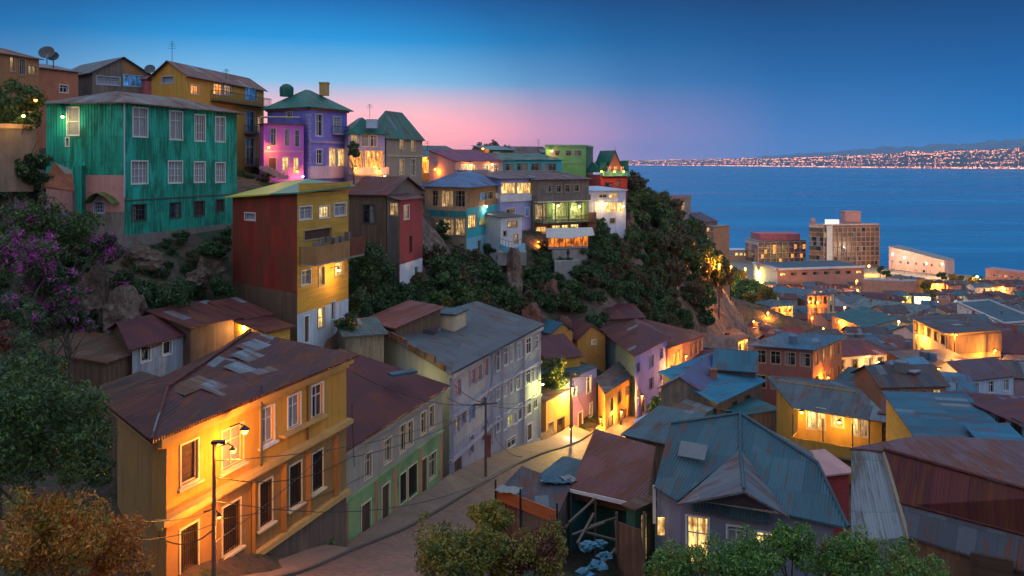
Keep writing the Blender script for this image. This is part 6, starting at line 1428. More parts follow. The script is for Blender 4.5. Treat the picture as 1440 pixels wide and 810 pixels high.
b = MB(); p = P(1170, None, 604, -42.3); b.box(p, (9, 3, 3.4)); part(H, 'lit_roof_sign', b, glow('pale_sign_light', (1, .85, .8), .9, False)); b = MB(); p = P(1143, None, 604, -42); b.lathe(p, [(2, -2), (2, 1), (.2, 3)], 8); part(H, 'roof_tank', b, PINK)
O, C = house('brown glass office block with a reddish top left of the hotel', [(1048, None, 640), (1066, None, 618), (1133, None, 624)], -57, -75, [HOT, HOTD], CONC, 'flat', over=.8, name='office_block', cat='office')
glazed(O, C, 1, -73.5, -60, 16, 4, 8, .9, 'kknkkkno'); grid_facade(O, C, 1, -73.5, -58, 8, 4, HOT, .35, .3); glazed(O, C, 0, -73.5, -60, 4, 4, 9, .9, 'kkn')
b = MB(); c_ = sum(C, Vector((0, 0, 0))) / 4; b.box((c_.x, c_.y, -54.6), (30, 20, 4.4), .05); part(O, 'top_storey', b, stucco('red_top_storey', (.40, .09, .10), .2))
Hh, C = house('long low port hall with a white edged flat roof', [(1060, None, 500), (1093, None, 470), (1215, None, 482)], -59, -73, [WHITES, stucco('hall_pink_wall', (.42, .20, .15), .3)], BLUEG, 'flat', over=1.0, name='port_hall', cat='hall', auto=[AU(1, 8, 1, .3, w=3.2, h=1.4, top=2.2, style='m')], frame=DARKF)
for i in (0, 1): band(Hh, 'roof_edge', C, i, -58.95, 1.1, 1.2, WHITES)
b = MB(); a, e = C[0].lerp(C[1], .8) + Vector((0, 0, .3)), C[3].lerp(C[2], .8); b.bar(C[1] + Vector((2, 0, .4)), C[1].lerp(C[2], .02) + Vector((-6, 22, .5)), 1.6, .7); part(Hh, 'roof_rib', b, SALMON)
r, C = house('pale pink waterfront terminal with sloping parapet and floodlights', [(1250, None, 590), (1328, None, 560)], -60, -75, [stucco('terminal_pink', (.55, .34, .30), .2)], CONC, 'flat', dz=[1.8, -4.6, -4.6, 1.8], depth=14, name='terminal', cat='terminal', auto=[AU(0, 7, 2, .3, w=1.6, h=1.6, top=3, st=4.5)], frame=TAN)
r, C = house('low white roofed port shed behind the trees left of the office', [(1020, None, 640), (1052, None, 640)], -66, -75, [PEACH], WHITES, 'flat', depth=14, name='port_shed', cat='shed', auto=[AU(0, 5, 1, .7, w=2.2, h=2, top=2)])
r, C = house('long pink quay warehouse at the right edge of the water', [(1386, None, 540), (1470, None, 515)], -67.5, -75, [SALMON], PINK, 'flat', depth=12, name='warehouse', cat='warehouse', dz=[0, -1, -1, 0], auto=[AU(0, 10, 1, .2, w=1.8, h=1.2, top=2)])
r, C = house('low pink roofed quay building before the long warehouse', [(1322, None, 470), (1368, None, 462)], -66.8, -73, [PEACH], PURPLEM, 'hip', 1.6, depth=12, name='quay_building', cat='quay building', auto=[AU(0, 6, 1, .4)])
r, C = house('flat roofed depot with a lit doorway on the quay', [(1366, None, 440), (1412, None, 432)], -64, -72, [CREAMS], GREYM, 'flat', depth=14, name='depot', cat='depot', auto=[AU(0, 4, 1, .6, w=2.4, h=2.4, top=2)])
r, C = house('red brown apartment slab behind the wooded spur', [(926, None, 300), (963, None, 306), (972, None, 322)], -13, -40, [stucco('slab_red_brown', (.30, .15, .11), .3), stucco('slab_grey_side', (.22, .19, .18), .3)], CONC, 'flat', parapet=.5, name='apartment_block', cat='apartments')
glazed(r, C, 0, -30, -14, 7, 5, 12, .9, 'nnkkd'); grid_facade(r, C, 0, -30, -14, 7, 5, stucco('slab_bands', (.36, .22, .17), .3), .35, .2)
r, C = house('lower orange apartment block beside the red brown slab', [(982, None, 315), (1004, None, 310)], -23.5, -50, [stucco('orange_slab', (.40, .19, .10), .3)], CONC, 'flat', depth=10, name='apartment_block', cat='apartments', auto=[AU(0, 4, 4, .3, w=1, h=1.3, st=3)])
r, C = house('dark sloping roof between the two hillside apartment blocks', [(966, None, 318), (990, None, 312)], -22, -50, [HOTD], PURPLEM, 'flat', dz=[3, 0, 0, 3], depth=8, name='apartment_block', cat='apartments', auto=[AU(0, 3, 2, .3, w=1, h=1.3, st=3)])

# utility poles, cables, dishes, antennas
def pole(label, base, h, arms=True):
    base = Vector(base); t = thing('utility_pole', label, 'utility pole', base); b = MB(); b.tube([base - Vector((0, 0, 1)), base + Vector((0, 0, h))], .12, 7, 0, .08); b.build('post', WOODP, t)
    b = MB(); p = base + Vector((0, 0, h - .5)); b.bar(p - Vector((.9, .3, 0)), p + Vector((.9, .3, 0)), .1); b.build('crossarm', WOODP, t); return base + Vector((0, 0, h - .4))
u1 = pole('dark utility pole in front of the grey lilac tenement', (P(683, 683, 68).x, 68, P(683, 683, 68).z), 7)
b = MB(); p = P(686, 628, 68.1); t = thing('meter_box', 'red brown meter box hanging on the utility pole', 'meter box', p); b.box(p, (.5, .35, 1.6)); b.box(p + Vector((0, 0, .9)), (.6, .45, .15)); b.build('box', stucco('red_brown_box', (.2, .05, .04), .3), t)
u2 = pole('thin utility pole by the street turn', (P(803, 640, 86).x, 86, P(803, 628, 86).z), 7.5)
def cable(label, a, b_, sag=.5, r=.018):
    a, b_ = Vector(a), Vector(b_); m_ = MB(); m_.tube([a.lerp(b_, k / 14) - Vector((0, 0, sag * 4 * (k / 14) * (1 - k / 14))) for k in range(15)], r, 4)
    tag(m_.build('cable', IRON), label, 'cable')
top = Vector((lp.x, lp.y, -12.2))
cable('cable from the yellow house lamp pole to the tenement pole', top + Vector((0, 0, -.5)), u1, .9); cable('lower cable from the lamp pole along the green and cream house', top + Vector((0, 0, -3.0)), face_pt([M0, R0], 0, 560, 640, .2) if False else Vector((M0.x + 1, M0.y + 3, -19.5)), .5)
cable('cable drooping from lamp pole to yellow house corner', top + Vector((0, 0, -3.4)), Vector((pA.x, pA.y, -15.6)), .5, .03); cable('cable crossing the street from tenement pole to turn pole', u1, u2, 1.0)
cable('cable from lamp pole towards the lower left corner', top + Vector((0, 0, -3.2)), P(-40, 715, 24), .8, .022); cable('second cable from lamp pole towards the lower left corner', top + Vector((0, 0, -2.6)), P(-40, 650, 24), 1.0, .018)
cable('cable from lamp pole over the street to the tin shack', top + Vector((0, 0, -2.2)), Vector((k0.x, k0.y, k0.z + 1)), 1.2)
cable('cable from house front down to the pavement railing', Vector((YC[1].x + .4, YC[1].y - .4, -14)), Vector((M0.x + .6, M0.y + .5, -18.2)), .3)
hp = [Vector((YC[1].x + .5, YC[1].y - .3, -12.2)), Vector((M0.x + .5, M0.y - .2, -17.4)), Vector((R0.x + .4, R0.y - .3, -17.6)), Vector((q0.x + .4, q0.y - .3, -17.2)), Vector((q1.x + .3, q1.y - .4, -17.2)), Vector((q2.x + .3, q2.y - .4, -17.0))]
for k, (a_, e_, sg, lab) in enumerate([(hp[0], u1, .8, 'cable from the yellow house eave to the tenement pole'), (hp[1], u1, .6, 'cable from the green and cream house to the tenement pole'), (hp[2], u1, .4, 'short cable from the dark red roof corner to the tenement pole'), (u1, hp[3], .3, 'house cable from pole to the near corner of the tenement'), (u1, hp[4], .4, 'house cable from pole to the bend of the tenement'), (u1, hp[5], .7, 'house cable from pole to the far end of the tenement'), (u1 + Vector((.6, .2, -.3)), u2 + Vector((.6, .2, -.3)), 1.2, 'second cable between the two street poles'), (u1 + Vector((0, 0, -1.2)), Vector((k3_.x, k3_.y, k3_.z + .6)), .8, 'cable crossing the street to the tin shack roof'), (u2, Vector((14.8, 99, -23.5)), .5, 'cable from the turn pole to the lilac blue house'), (u2, h0 + Vector((0, 0, .5)), .6, 'cable from the turn pole to the rust red roof'), (top + Vector((0, 0, -1.2)), hp[1], .7, 'upper slack cable from lamp pole to the green and cream house'), (top + Vector((0, 0, -4.0)), Vector((YC[1].x + .3, YC[1].y - .2, -15.4)), .3, 'loose cable running along the yellow front')]):
    cable(lab, a_, e_, sg, .022)
def dish(label, p, r):
    p = Vector(p); t = thing('satellite_dish', label, 'satellite dish', p); b = MB(); b.tube([p - Vector((0, 0, 1.2)), p], .05, 5); b.build('mast', IRON, t)
    d_ = Vector((.2, -.8, .5)).normalized(); b = MB(); a1 = d_.cross(Vector((0, 0, 1))).normalized(); a2 = d_.cross(a1); ring = [p]
    for q_ in (.5, 1):
        for k in range(12): ring.append(p + (a1 * math.cos(k * .5236) + a2 * math.sin(k * .5236)) * r * q_ + d_ * (.28 * r * q_ * q_))
    fc = [[0, 1 + k, 1 + (k + 1) % 12] for k in range(12)] + [[1 + k, 13 + k, 13 + (k + 1) % 12, 1 + (k + 1) % 12] for k in range(12)]
    b.solid(ring, fc, .03); b.build('reflector', GREYM, t)
dish('larger satellite dish on the roof of the orange brown house', P(66, 75, 91), .8); dish('smaller satellite dish beside the larger one', P(75, 80, 91.5), .6); dish('dark satellite dish in front of the yellow house gable', P(211, 98, 97), .6)
def antenna(label, p, h):
    p = Vector(p); t = thing('antenna', label, 'antenna', p); b = MB(); b.tube([p - Vector((0, 0, .6)), p + Vector((0, 0, h))], .03, 4); b.build('mast', IRON, t); b = MB()
    for k in range(4): z_ = h * (.6 + .12 * k); b.bar(p + Vector((-.5 + .08 * k, 0, z_)), p + Vector((.5 - .08 * k, 0, z_)), .025)
    b.bar(p + Vector((0, -.5, h * .8)), p + Vector((0, .5, h * .8)), .025); b.build('elements', IRON, t)
antenna('tall television antenna above the yellow gabled house', P(242, 84, 101), 2.2); antenna('short antenna on the far end of the yellow house roof', P(318, 108, 108), 1.0); antenna('small antenna on the tan gabled house ridge', P(520, 160, 122), 1.4); antenna('thin antenna above the orange lit skyline house', P(601, 207, 152), 1.1); antenna('thin aerial beside the leaf green block', P(757, 210, 168), 2)

# ================================================================ vegetation
G_DARK = leafmat('dark_green_leaves', [(.2, (.009, .022, .008)), (.5, (.025, .06, .017)), (.85, (.06, .12, .03))])
G_WOOD = leafmat('wood_green_leaves', [(.2, (.016, .028, .01)), (.5, (.05, .08, .024)), (.85, (.12, .145, .045))])
G_MID = leafmat('mid_green_leaves', [(.2, (.012, .03, .008)), (.5, (.035, .075, .016)), (.85, (.09, .15, .03))])
G_BRIGHT = leafmat('fresh_green_leaves', [(.2, (.02, .055, .014)), (.5, (.06, .155, .026)), (.85, (.22, .34, .06))])
G_OLIVE = leafmat('yellow_olive_leaves', [(.2, (.04, .042, .008)), (.45, (.15, .14, .016)), (.7, (.30, .25, .03)), (.9, (.36, .17, .03))])
G_AUT_LIT = leafmat('amber_lamplit_leaves', [(.2, (.10, .035, .006)), (.5, (.38, .13, .015)), (.85, (.68, .27, .03))])  # autumn leaf colour, brightened to carry orange lamplight as well
G_BROWN = leafmat('brownish_green_leaves', [(.2, (.024, .022, .01)), (.5, (.07, .055, .02)), (.85, (.14, .10, .04))])
BLOOM = leafmat('magenta_blossom', [(.2, (.12, .01, .08)), (.5, (.36, .04, .26)), (.85, (.62, .15, .46))], .4)
RUSSET = leafmat('russet_leaves', [(.2, (.04, .012, .008)), (.5, (.12, .03, .018)), (.85, (.2, .06, .03))])
def foliage(nm, rad, h, nb, n, size, mats, seed, frac=None, base=0): return crown_mesh(nm, rand_blobs(rad, h, nb, seed, base), n, size, mats, seed, frac=frac)
def tmesh(h, r, seed, sp): return mesh_only(trunk_mb(h, r, seed, sp).build('trunk', BARK))
# foreground plants
def big(label, px, py, Y, rad, h, n, size, mats, seed, name='tree', cat='tree', frac=None, nb=16, sq=1):
    p = P(px, py, Y); g = gz(p.x, p.y); base = min(g, p.z - h * .4)
    me = crown_mesh('crown', [((c[0], c[1] * sq, c[2]), r_) for c, r_ in rand_blobs(rad, h, nb, seed, p.z - base - h * .62)], n, size, mats, seed, frac=frac)
    return plant(name, label, cat, (p.x, p.y, base), me, tmesh(max(1.2, p.z - base), .10 + rad * .025, seed, rad * .95), part='crown' if name == 'tree' else 'foliage', tname='trunk' if name == 'tree' else 'stem')
big('big dark leafy tree at the left edge in front of the yellow house', 45, 585, 27, 2.3, 4.6, 15000, .075, [G_MID], 1, nb=22)
big('dark leafy tree behind the big one at the left edge', -10, 520, 31, 2.2, 4.0, 9000, .085, [G_DARK], 2)
big('drooping blue green tree touching the yellow house side wall', 118, 640, 31, 1.0, 2.4, 3500, .08, [G_DARK], 3)
big('amber leaved tree with lamplight in its leaf colour at the lower left', 70, 748, 25, 2.0, 3.0, 14000, .06, [G_AUT_LIT, G_OLIVE], 4, frac=.3, nb=20)
big('low amber shrub with lamplight in its leaf colour at the lower left corner', 155, 765, 27, 1.3, 2.2, 6000, .06, [G_AUT_LIT], 5, 'shrub', 'shrub')
big('reddish shrub at the left edge below the flowers', -2, 460, 38, 1.0, 2.6, 2500, .09, [RUSSET], 6, 'shrub', 'shrub')
big('yellow olive bush with a pointed top beside the street', 690, 728, 38, 1.1, 2.6, 6000, .075, [G_OLIVE], 7, 'shrub', 'shrub')
big('broad yellow olive bush at the bottom centre', 652, 765, 35, 2.25, 2.8, 18000, .068, [G_OLIVE, G_MID], 8, 'shrub', 'shrub', frac=.25, nb=22)
big('green and russet bush at the bottom centre before the tin shack', 748, 768, 36, 1.8, 2.7, 11000, .07, [G_OLIVE, RUSSET], 9, 'shrub', 'shrub', frac=.45)
big('small fresh green bush against the tin shack', 775, 752, 40, .8, 1.5, 2500, .07, [G_BRIGHT], 10, 'shrub', 'shrub')
big('fresh green shrub left of the lit gable window', 960, 798, 33, 1.4, 1.6, 7000, .065, [G_BRIGHT, G_OLIVE], 11, 'shrub', 'shrub', frac=.25)
big('tall rounded green bush in front of the lit gable', 1112, 762, 33, 1.0, 1.9, 6500, .06, [G_BRIGHT], 12, 'shrub', 'shrub')
big('wide green bush along the bottom before the blue grey house', 1050, 788, 33.5, 1.7, 1.7, 10000, .062, [G_BRIGHT], 13, 'shrub', 'shrub', nb=20)
big('spreading green bush at the bottom right of the gable', 1195, 785, 33, 1.7, 1.8, 10000, .062, [G_BRIGHT, G_OLIVE], 14, 'shrub', 'shrub', frac=.15, nb=20)
big('yellowish green bush at the foot of the white tin wall', 1280, 800, 32.5, 1.4, 1.5, 7000, .06, [G_BRIGHT, G_OLIVE], 15, 'shrub', 'shrub', frac=.3)
big('round dark street tree beside the patched tin shed', 925, 567, 92, 1.6, 3.0, 2600, .14, [G_MID], 16)
big('dark creeper mass above the glowing ochre wall', 779, 520, 95, 2.2, 6.2, 4500, .15, [G_DARK, G_OLIVE], 17, 'shrub', 'shrub', frac=.2)
big('leafy tree at the far left above the garden wall', 18, 145, 66, 2.6, 6.0, 7000, .15, [G_MID], 18)
big('dark ivy shrub hanging on the garden wall at the left', 48, 225, 66, 1.7, 4.6, 4000, .14, [G_DARK], 19, 'shrub', 'shrub')
big('dark dense shrub on the cliff below the green house', 228, 412, 66, 2.4, 4.6, 5000, .16, [G_DARK], 20, 'shrub', 'shrub')
big('tall dark tree between the balconied house and the brown plank house', 521, 372, 82, 2.6, 6.5, 5000, .17, [G_DARK], 21)
big('plant growing on the cafe wall', 497, 205, 109, .8, 3.2, 900, .17, [G_DARK], 22, 'shrub', 'shrub')
big('creeper on the front of the glass fronted house', 622, 318, 116, 1.1, 7.5, 1500, .18, [G_DARK], 23, 'shrub', 'shrub')
big('dark bush beside the white hilltop house', 846, 325, 133, 1.6, 3.2, 1600, .2, [G_DARK], 24, 'shrub', 'shrub')
big('tuft of green weeds at the corner of the green cream house', 455, 765, 48, .7, .9, 900, .09, [G_BRIGHT], 25, 'shrub', 'shrub')
big('weeds on the plinth of the yellow building', 432, 713, 47.6, .35, .9, 400, .09, [G_MID], 26, 'shrub', 'shrub')
big('small bushes behind the yellow house wall by the tenement', 505, 420, 78, 1.5, 2.6, 1800, .15, [G_DARK], 27, 'shrub', 'shrub')
big('bush at the foot of the teal base of the balconied house', 490, 455, 71, 1.1, 2.2, 1500, .13, [G_DARK, G_AUT_LIT], 28, 'shrub', 'shrub', frac=.1)
# garden slope with flowering shrubs at the left
for k, (x, y, Y, rad, h, mt, fr, lab) in enumerate([(40, 300, 57, 2.2, 2.8, [G_MID, BLOOM], .1, 'green shrub with a few blossoms on the garden slope below the wall'), (25, 350, 52, 2.1, 2.8, [G_MID, BLOOM], .38, 'bougainvillea with bright magenta blossom at the left edge'), (95, 310, 60, 2.3, 3.0, [G_MID], None, 'rounded green shrub below the rust red porch'), (75, 395, 54, 2.0, 2.6, [G_DARK, BLOOM], .22, 'dark shrub flecked with purple blossom in the middle of the slope'), (150, 345, 64, 1.6, 2.4, [G_DARK, BLOOM], .3, 'purple flowering shrub at the corner of the green house'), (20, 430, 47, 1.8, 2.4, [G_DARK, BLOOM], .15, 'dark shrub with faint blossom low at the left edge'), (95, 440, 54, 1.7, 2.2, [G_DARK, BLOOM], .25, 'violet flecked shrub above the maroon shed'), (170, 390, 65, 1.2, 2.0, [G_DARK, BLOOM], .12, 'small dark shrub on the rocks left of the cliff bush'), (300, 345, 72, 1.3, 2.0, [G_DARK], None, 'dark shrub under the foundation of the green house'), (312, 400, 70, 1.1, 2.2, [G_DARK], None, 'dark shrub against the red corrugated wall')]):
    big(lab, x, y, Y, rad, h, 4200, .12, mt, 40 + k, 'shrub', 'shrub', frac=fr)
# shrubs scattered down the slopes below the houses
SHR = [(foliage('foliage', 1.6, 2.4, 9, 1500, .17, [m_], 60 + k), mesh_only(trunk_mb(1.2, .09, 60 + k, .8).build('stem', BARK))) for k, m_ in enumerate([G_DARK, G_DARK, G_MID, G_BROWN, G_DARK])]
TRE = [(foliage('crown', 2.6, 5.6, 13, 2600, .24, [m_], 80 + k, base=1.0), tmesh(4.6, .2, 80 + k, 1.6)) for k, m_ in enumerate([G_WOOD, G_BROWN, G_MID, G_WOOD, G_BROWN])]
rng = random.Random(11)
def scatter(n, poly, protos, name, label, cat, group, smin, smax, part_, tname, mind):
    out = []; tries = 0; xs = [q_[0] for q_ in poly]; ys = [q_[1] for q_ in poly]
    while len(out) < n and tries < n * 60:
        tries += 1; x, y = rng.uniform(min(xs), max(xs)), rng.uniform(min(ys), max(ys))
        ins = False; j = len(poly) - 1
        for i in range(len(poly)):
            if (poly[i][1] > y) != (poly[j][1] > y) and x < (poly[j][0] - poly[i][0]) * (y - poly[i][1]) / (poly[j][1] - poly[i][1]) + poly[i][0]: ins = not ins
            j = i
        if not ins or any((x - a) ** 2 + (y - c) ** 2 < mind ** 2 for a, c in out): continue
        if any(min(v.x for v in f) - .8 < x < max(v.x for v in f) + .8 and min(v.y for v in f) - .8 < y < max(v.y for v in f) + .8 for f in FOOT): continue
        out.append((x, y)); me, tr = rng.choice(protos)
        plant(name, label, cat, (x, y, gz(x, y) - .3), me, tr, rng.uniform(0, 6.28), rng.uniform(smin, smax), group, part_, tname)
    return out
scatter(75, [(-13, 78), (-4.5, 92), (3, 97), (9, 108), (6, 120), (-1, 124), (-8, 112), (-13, 101), (-19, 90)], SHR, 'shrub', 'dark green shrub crowded among others on the bank below the hill houses', 'shrub', 'shrubs on the bank below the hill houses', .7, 1.5, 'foliage', 'stem', 1.7)
scatter(60, [(-36, 62), (-22, 65), (-20, 70), (-30, 72), (-38, 71)], SHR, 'shrub', 'small dark shrub clinging to the rocky cliff below the green house', 'shrub', 'shrubs clinging to the rocky cliff', .35, .8, 'foliage', 'stem', 1.4)
scatter(85, [(5, 106), (12, 109), (24, 132), (24, 148), (14, 142), (6, 118)], SHR[2:], 'shrub', 'brownish green shrub on the steep bank below the canteen', 'shrub', 'shrubs on the bank below the canteen', .8, 1.5, 'foliage', 'stem', 1.8)
scatter(120, [(20, 150), (32, 150), (45, 180), (53, 225), (54, 255), (46, 245), (36, 218), (22, 170)], TRE, 'tree', 'dark bushy tree in the dense wood covering the hill spur', 'tree', 'trees of the wooded spur', .75, 1.35, 'crown', 'trunk', 2.9)
scatter(40, [(14, 116), (22, 130), (34, 150), (24, 152), (18, 144)], TRE[1:], 'tree', 'low bushy tree on the near flank of the hill spur', 'tree', 'trees on the near flank of the spur', .55, .9, 'crown', 'trunk', 2.4)
TRL = [(foliage('crown', 3.2, 6, 13, 2200, .34, [m_], 90 + k, base=1.5), tmesh(5, .22, 90 + k, 1.8)) for k, m_ in enumerate([G_MID, G_OLIVE, G_BRIGHT])]
for k, (x, y, Y) in enumerate([(1010, 395, 420), (1022, 400, 400), (1034, 398, 415), (1044, 404, 395), (1056, 402, 400), (1030, 412, 380), (1046, 412, 380), (1014, 385, 460), (1002, 378, 430), (1026, 385, 470), (1040, 388, 460), (1062, 408, 385), (1006, 408, 380), (1080, 415, 330), (988, 428, 285), (1000, 438, 280), (1012, 430, 310), (1024, 438, 300), (1038, 426, 345), (1058, 422, 340), (996, 415, 330)]):
    p = P(x, y, Y); me, tr = TRL[k % 3]; plant('tree', 'lamp lit tree along the avenue between the spur and the port hall', 'tree', (p.x, p.y, p.z - 5), me, tr, k * 1.3, 1.25, 'trees along the avenue')
for k, (x, y, Y) in enumerate([(1247, 385, 540), (1262, 390, 520), (1238, 378, 550), (1302, 400, 420), (1290, 396, 440), (1308, 412, 400), (1325, 388, 515), (1338, 390, 512), (1350, 392, 510), (1364, 394, 505), (1376, 392, 505), (1340, 402, 480), (1356, 404, 475)]):
    p = P(x, y, Y); me, tr = TRL[k % 2]; plant('tree', 'small dark tree lit from below along the waterfront', 'tree', (p.x, p.y, p.z - 4.5), me, tr, k * 2.1, .95, 'trees along the waterfront')
for k, (x, y, Y, s) in enumerate([(676, 208, 175, .8), (700, 207, 180, .9), (722, 210, 185, .7), (742, 206, 190, .6), (716, 206, 188, .7)]):
    p = P(x, y, Y); me, tr = TRE[k % 5]; plant('tree', 'small dark tree against the pink sky behind the hill roofs', 'tree', (p.x, p.y, p.z - 4), me, tr, k, s, 'trees on the skyline')
for k, (x, y, Y, s) in enumerate([(884, 272, 165, .8), (900, 278, 172, .9), (892, 282, 160, .7), (910, 290, 170, .8)]):
    p = P(x, y, Y); me, tr = TRE[(k * 3) % 4]; plant('tree', 'dark spreading tree at the top of the spur right of the white house', 'tree', (p.x, p.y, p.z - 3.5 * s), me, tr, k, s, 'trees at the top of the spur')
# shrubs rooted wherever the bank still shows bare earth
bpy.context.view_layer.update(); DG_ = bpy.context.evaluated_depsgraph_get()
def on_bank(x0, x1, y0, y1, step, protos, label, group, smin, smax, keep=1.0):
    done = []
    for py in range(y0, y1, step):
        for px in range(x0, x1, step):
            x, y = px + rng.uniform(-.5, .5) * step, py + rng.uniform(-.5, .5) * step; d_ = P(x, y, 1.0).normalized()
            ok, hit, _n, _i, ob_, _m = sc.ray_cast(DG_, Vector((0, 0, 0)), d_)
            if not ok or ob_.name != 'ground' or rng.random() > keep: continue
            if any((hit - w_).length < 1.1 for w_ in done): continue
            done.append(hit.copy()); me, tr = rng.choice(protos)
            plant('shrub', label, 'shrub', (hit.x, hit.y, gz(hit.x, hit.y) - .35), me, tr, rng.uniform(0, 6.28), rng.uniform(smin, smax), group, 'foliage', 'stem')
on_bank(765, 900, 372, 462, 11, SHR, 'brownish green shrub on the steep bank below the canteen', 'shrubs on the bank below the canteen', .7, 1.25, .9)
on_bank(490, 770, 355, 440, 11, SHR, 'dark green shrub crowded among others on the bank below the hill houses', 'shrubs on the bank below the hill houses', .6, 1.1, .8)
on_bank(180, 330, 335, 450, 12, SHR, 'small dark shrub clinging to the rocky cliff below the green house', 'shrubs clinging to the rocky cliff', .3, .65, .5)
on_bank(0, 180, 270, 480, 14, SHR, 'small dark shrub filling the garden slope at the left', 'shrubs filling the garden slope', .4, .8, .7)
on_bank(880, 985, 300, 465, 13, SHR, 'low shrub between the trees of the wooded spur', 'low shrubs of the wooded spur', 1.0, 1.8, .9)
on_bank(330, 500, 250, 300, 12, SHR, 'small shrub in the yards below the violet mansion', 'shrubs in the yards below the mansion', .4, .7, .5)
# rocks
ROCK = EARTH; REDR = stucco('red_cliff_rock', (.15, .055, .035), .4, (.10, .05, .04), .3)
def rock(label, px, py, Y, s, mat, seed, sq=(1, 1, 1)):
    p = P(px, py, Y); t = thing('rock', label, 'rock', p); bm = bmesh.new(); bmesh.ops.create_icosphere(bm, subdivisions=4, radius=1)
    for v in bm.verts:
        d_ = v.co.copy(); n_ = noise.fractal(d_ * 1.3 + Vector((seed * 7., 0, 0)), .9, 2.1, 5); v.co = Vector((d_.x * sq[0], d_.y * sq[1], d_.z * sq[2])) * s * (1 + .45 * n_)
    me = bpy.data.meshes.new('boulder'); bm.to_mesh(me); bm.free(); me.materials.append(mat); o = link(bpy.data.objects.new('boulder', me)); o.parent = t
for k, (x, y, Y, s, mt, sq, lab) in enumerate([(298, 374, 73, 1.1, ROCK, (1, .8, 1.1), 'big pale boulder in the cliff left of the red corrugated house'), (277, 390, 71.5, .8, ROCK, (1, .8, .9), 'grey boulder below the big pale one'), (205, 362, 71, 1.2, ROCK, (1.3, .8, .8), 'rock outcrop under the left end of the green house'), (140, 418, 65, 1.5, ROCK, (.9, .7, 1.6), 'tall pale rock face behind the small shed'), (175, 440, 63, 1.5, ROCK, (1, .7, 1.2), 'rough rock at the foot of the cliff beside the dark bush'), (748, 450, 109, 1.3, REDR, (1.1, .8, 1.5), 'rust red rock face above the tenement roof'), (772, 425, 119, 1.8, REDR, (.9, .8, 1.7), 'reddish earth scar below the canteen'), (722, 390, 112, 1.5, ROCK, (.8, .7, 2.3), 'pale bluish rock drop below the white cabin'), (850, 395, 138, 2.2, ROCK, (1.6, .8, .8), 'pale rock shelf on the bank below the white house'), (880, 335, 148, 2.6, ROCK, (.6, .7, 2.2), 'pale cliff face right of the white hilltop house'), (793, 458, 108, 1.0, REDR, (.8, .6, 1.3), 'narrow red rock spike beside the shacks'), (640, 395, 104, 1.2, ROCK, (1.2, .8, .7), 'small pale rock among the bank shrubs')]):
    rock(lab, x, y, Y, s, mt, k + 1, sq)
# garden wall at the left, rust porch, steps
gw = thing('garden_wall', 'rough stone garden wall at the left edge under the leafy tree', 'garden wall', P(20, 230, 64)); b = MB(); b.bar(P(-60, 222, 60), P(42, 226, 66.5), .8, 4.8); b.build('wall', stucco('rubble_garden_stone', (.24, .15, .10), .6, (.08, .06, .05), .4), gw); b = MB(); b.bar(P(-60, 176, 60), P(42, 178, 66.5), 1.0, .35); b.build('coping', PEACH, gw)
pc = thing('porch_roof', 'rust red sheet porch roof beside the green house corner', 'porch', P(85, 262, 68)); b = MB(); b.solid([P(58, 262, 66), P(105, 268, 67), P(100, 238, 70.5), P(76, 228, 70.5)], [[0, 1, 2, 3]], .12); b.build('roof', metal('rust_porch_sheet', (.25, .06, .03), (.16, .045, .025), .3), pc)
for x, y, Y in ((60, 264, 66.2), (104, 270, 67.2)): b = MB(); p = P(x, y, Y); b.bar(p - Vector((0, 0, 3.2)), p, .14); b.build('post', WOODP, pc)
st = thing('steps', 'stone steps and low wall beside the pink purple wing', 'steps', P(385, 246, 99)); b = MB()
for k in range(7): b.box(P(372 + k * 4.5, 236 + k * 2.2, 99), (1.0, 1.6, .4), .2)
b.build('stair', PINK, st)
lw = thing('low_wall', 'broken low stone wall along the pavement by the green and cream house', 'low wall', (-6, 57.5, -24)); b = MB()
a_ = [Vector(v) + Vector((-1.4, .6, .2)) for v in shifted(2.0)[3:7]]
for k in range(len(a_) - 1): b.bar(a_[k].lerp(a_[k + 1], .05), a_[k].lerp(a_[k + 1], .9), .35, .7)
b.build('wall', PAVE, lw)
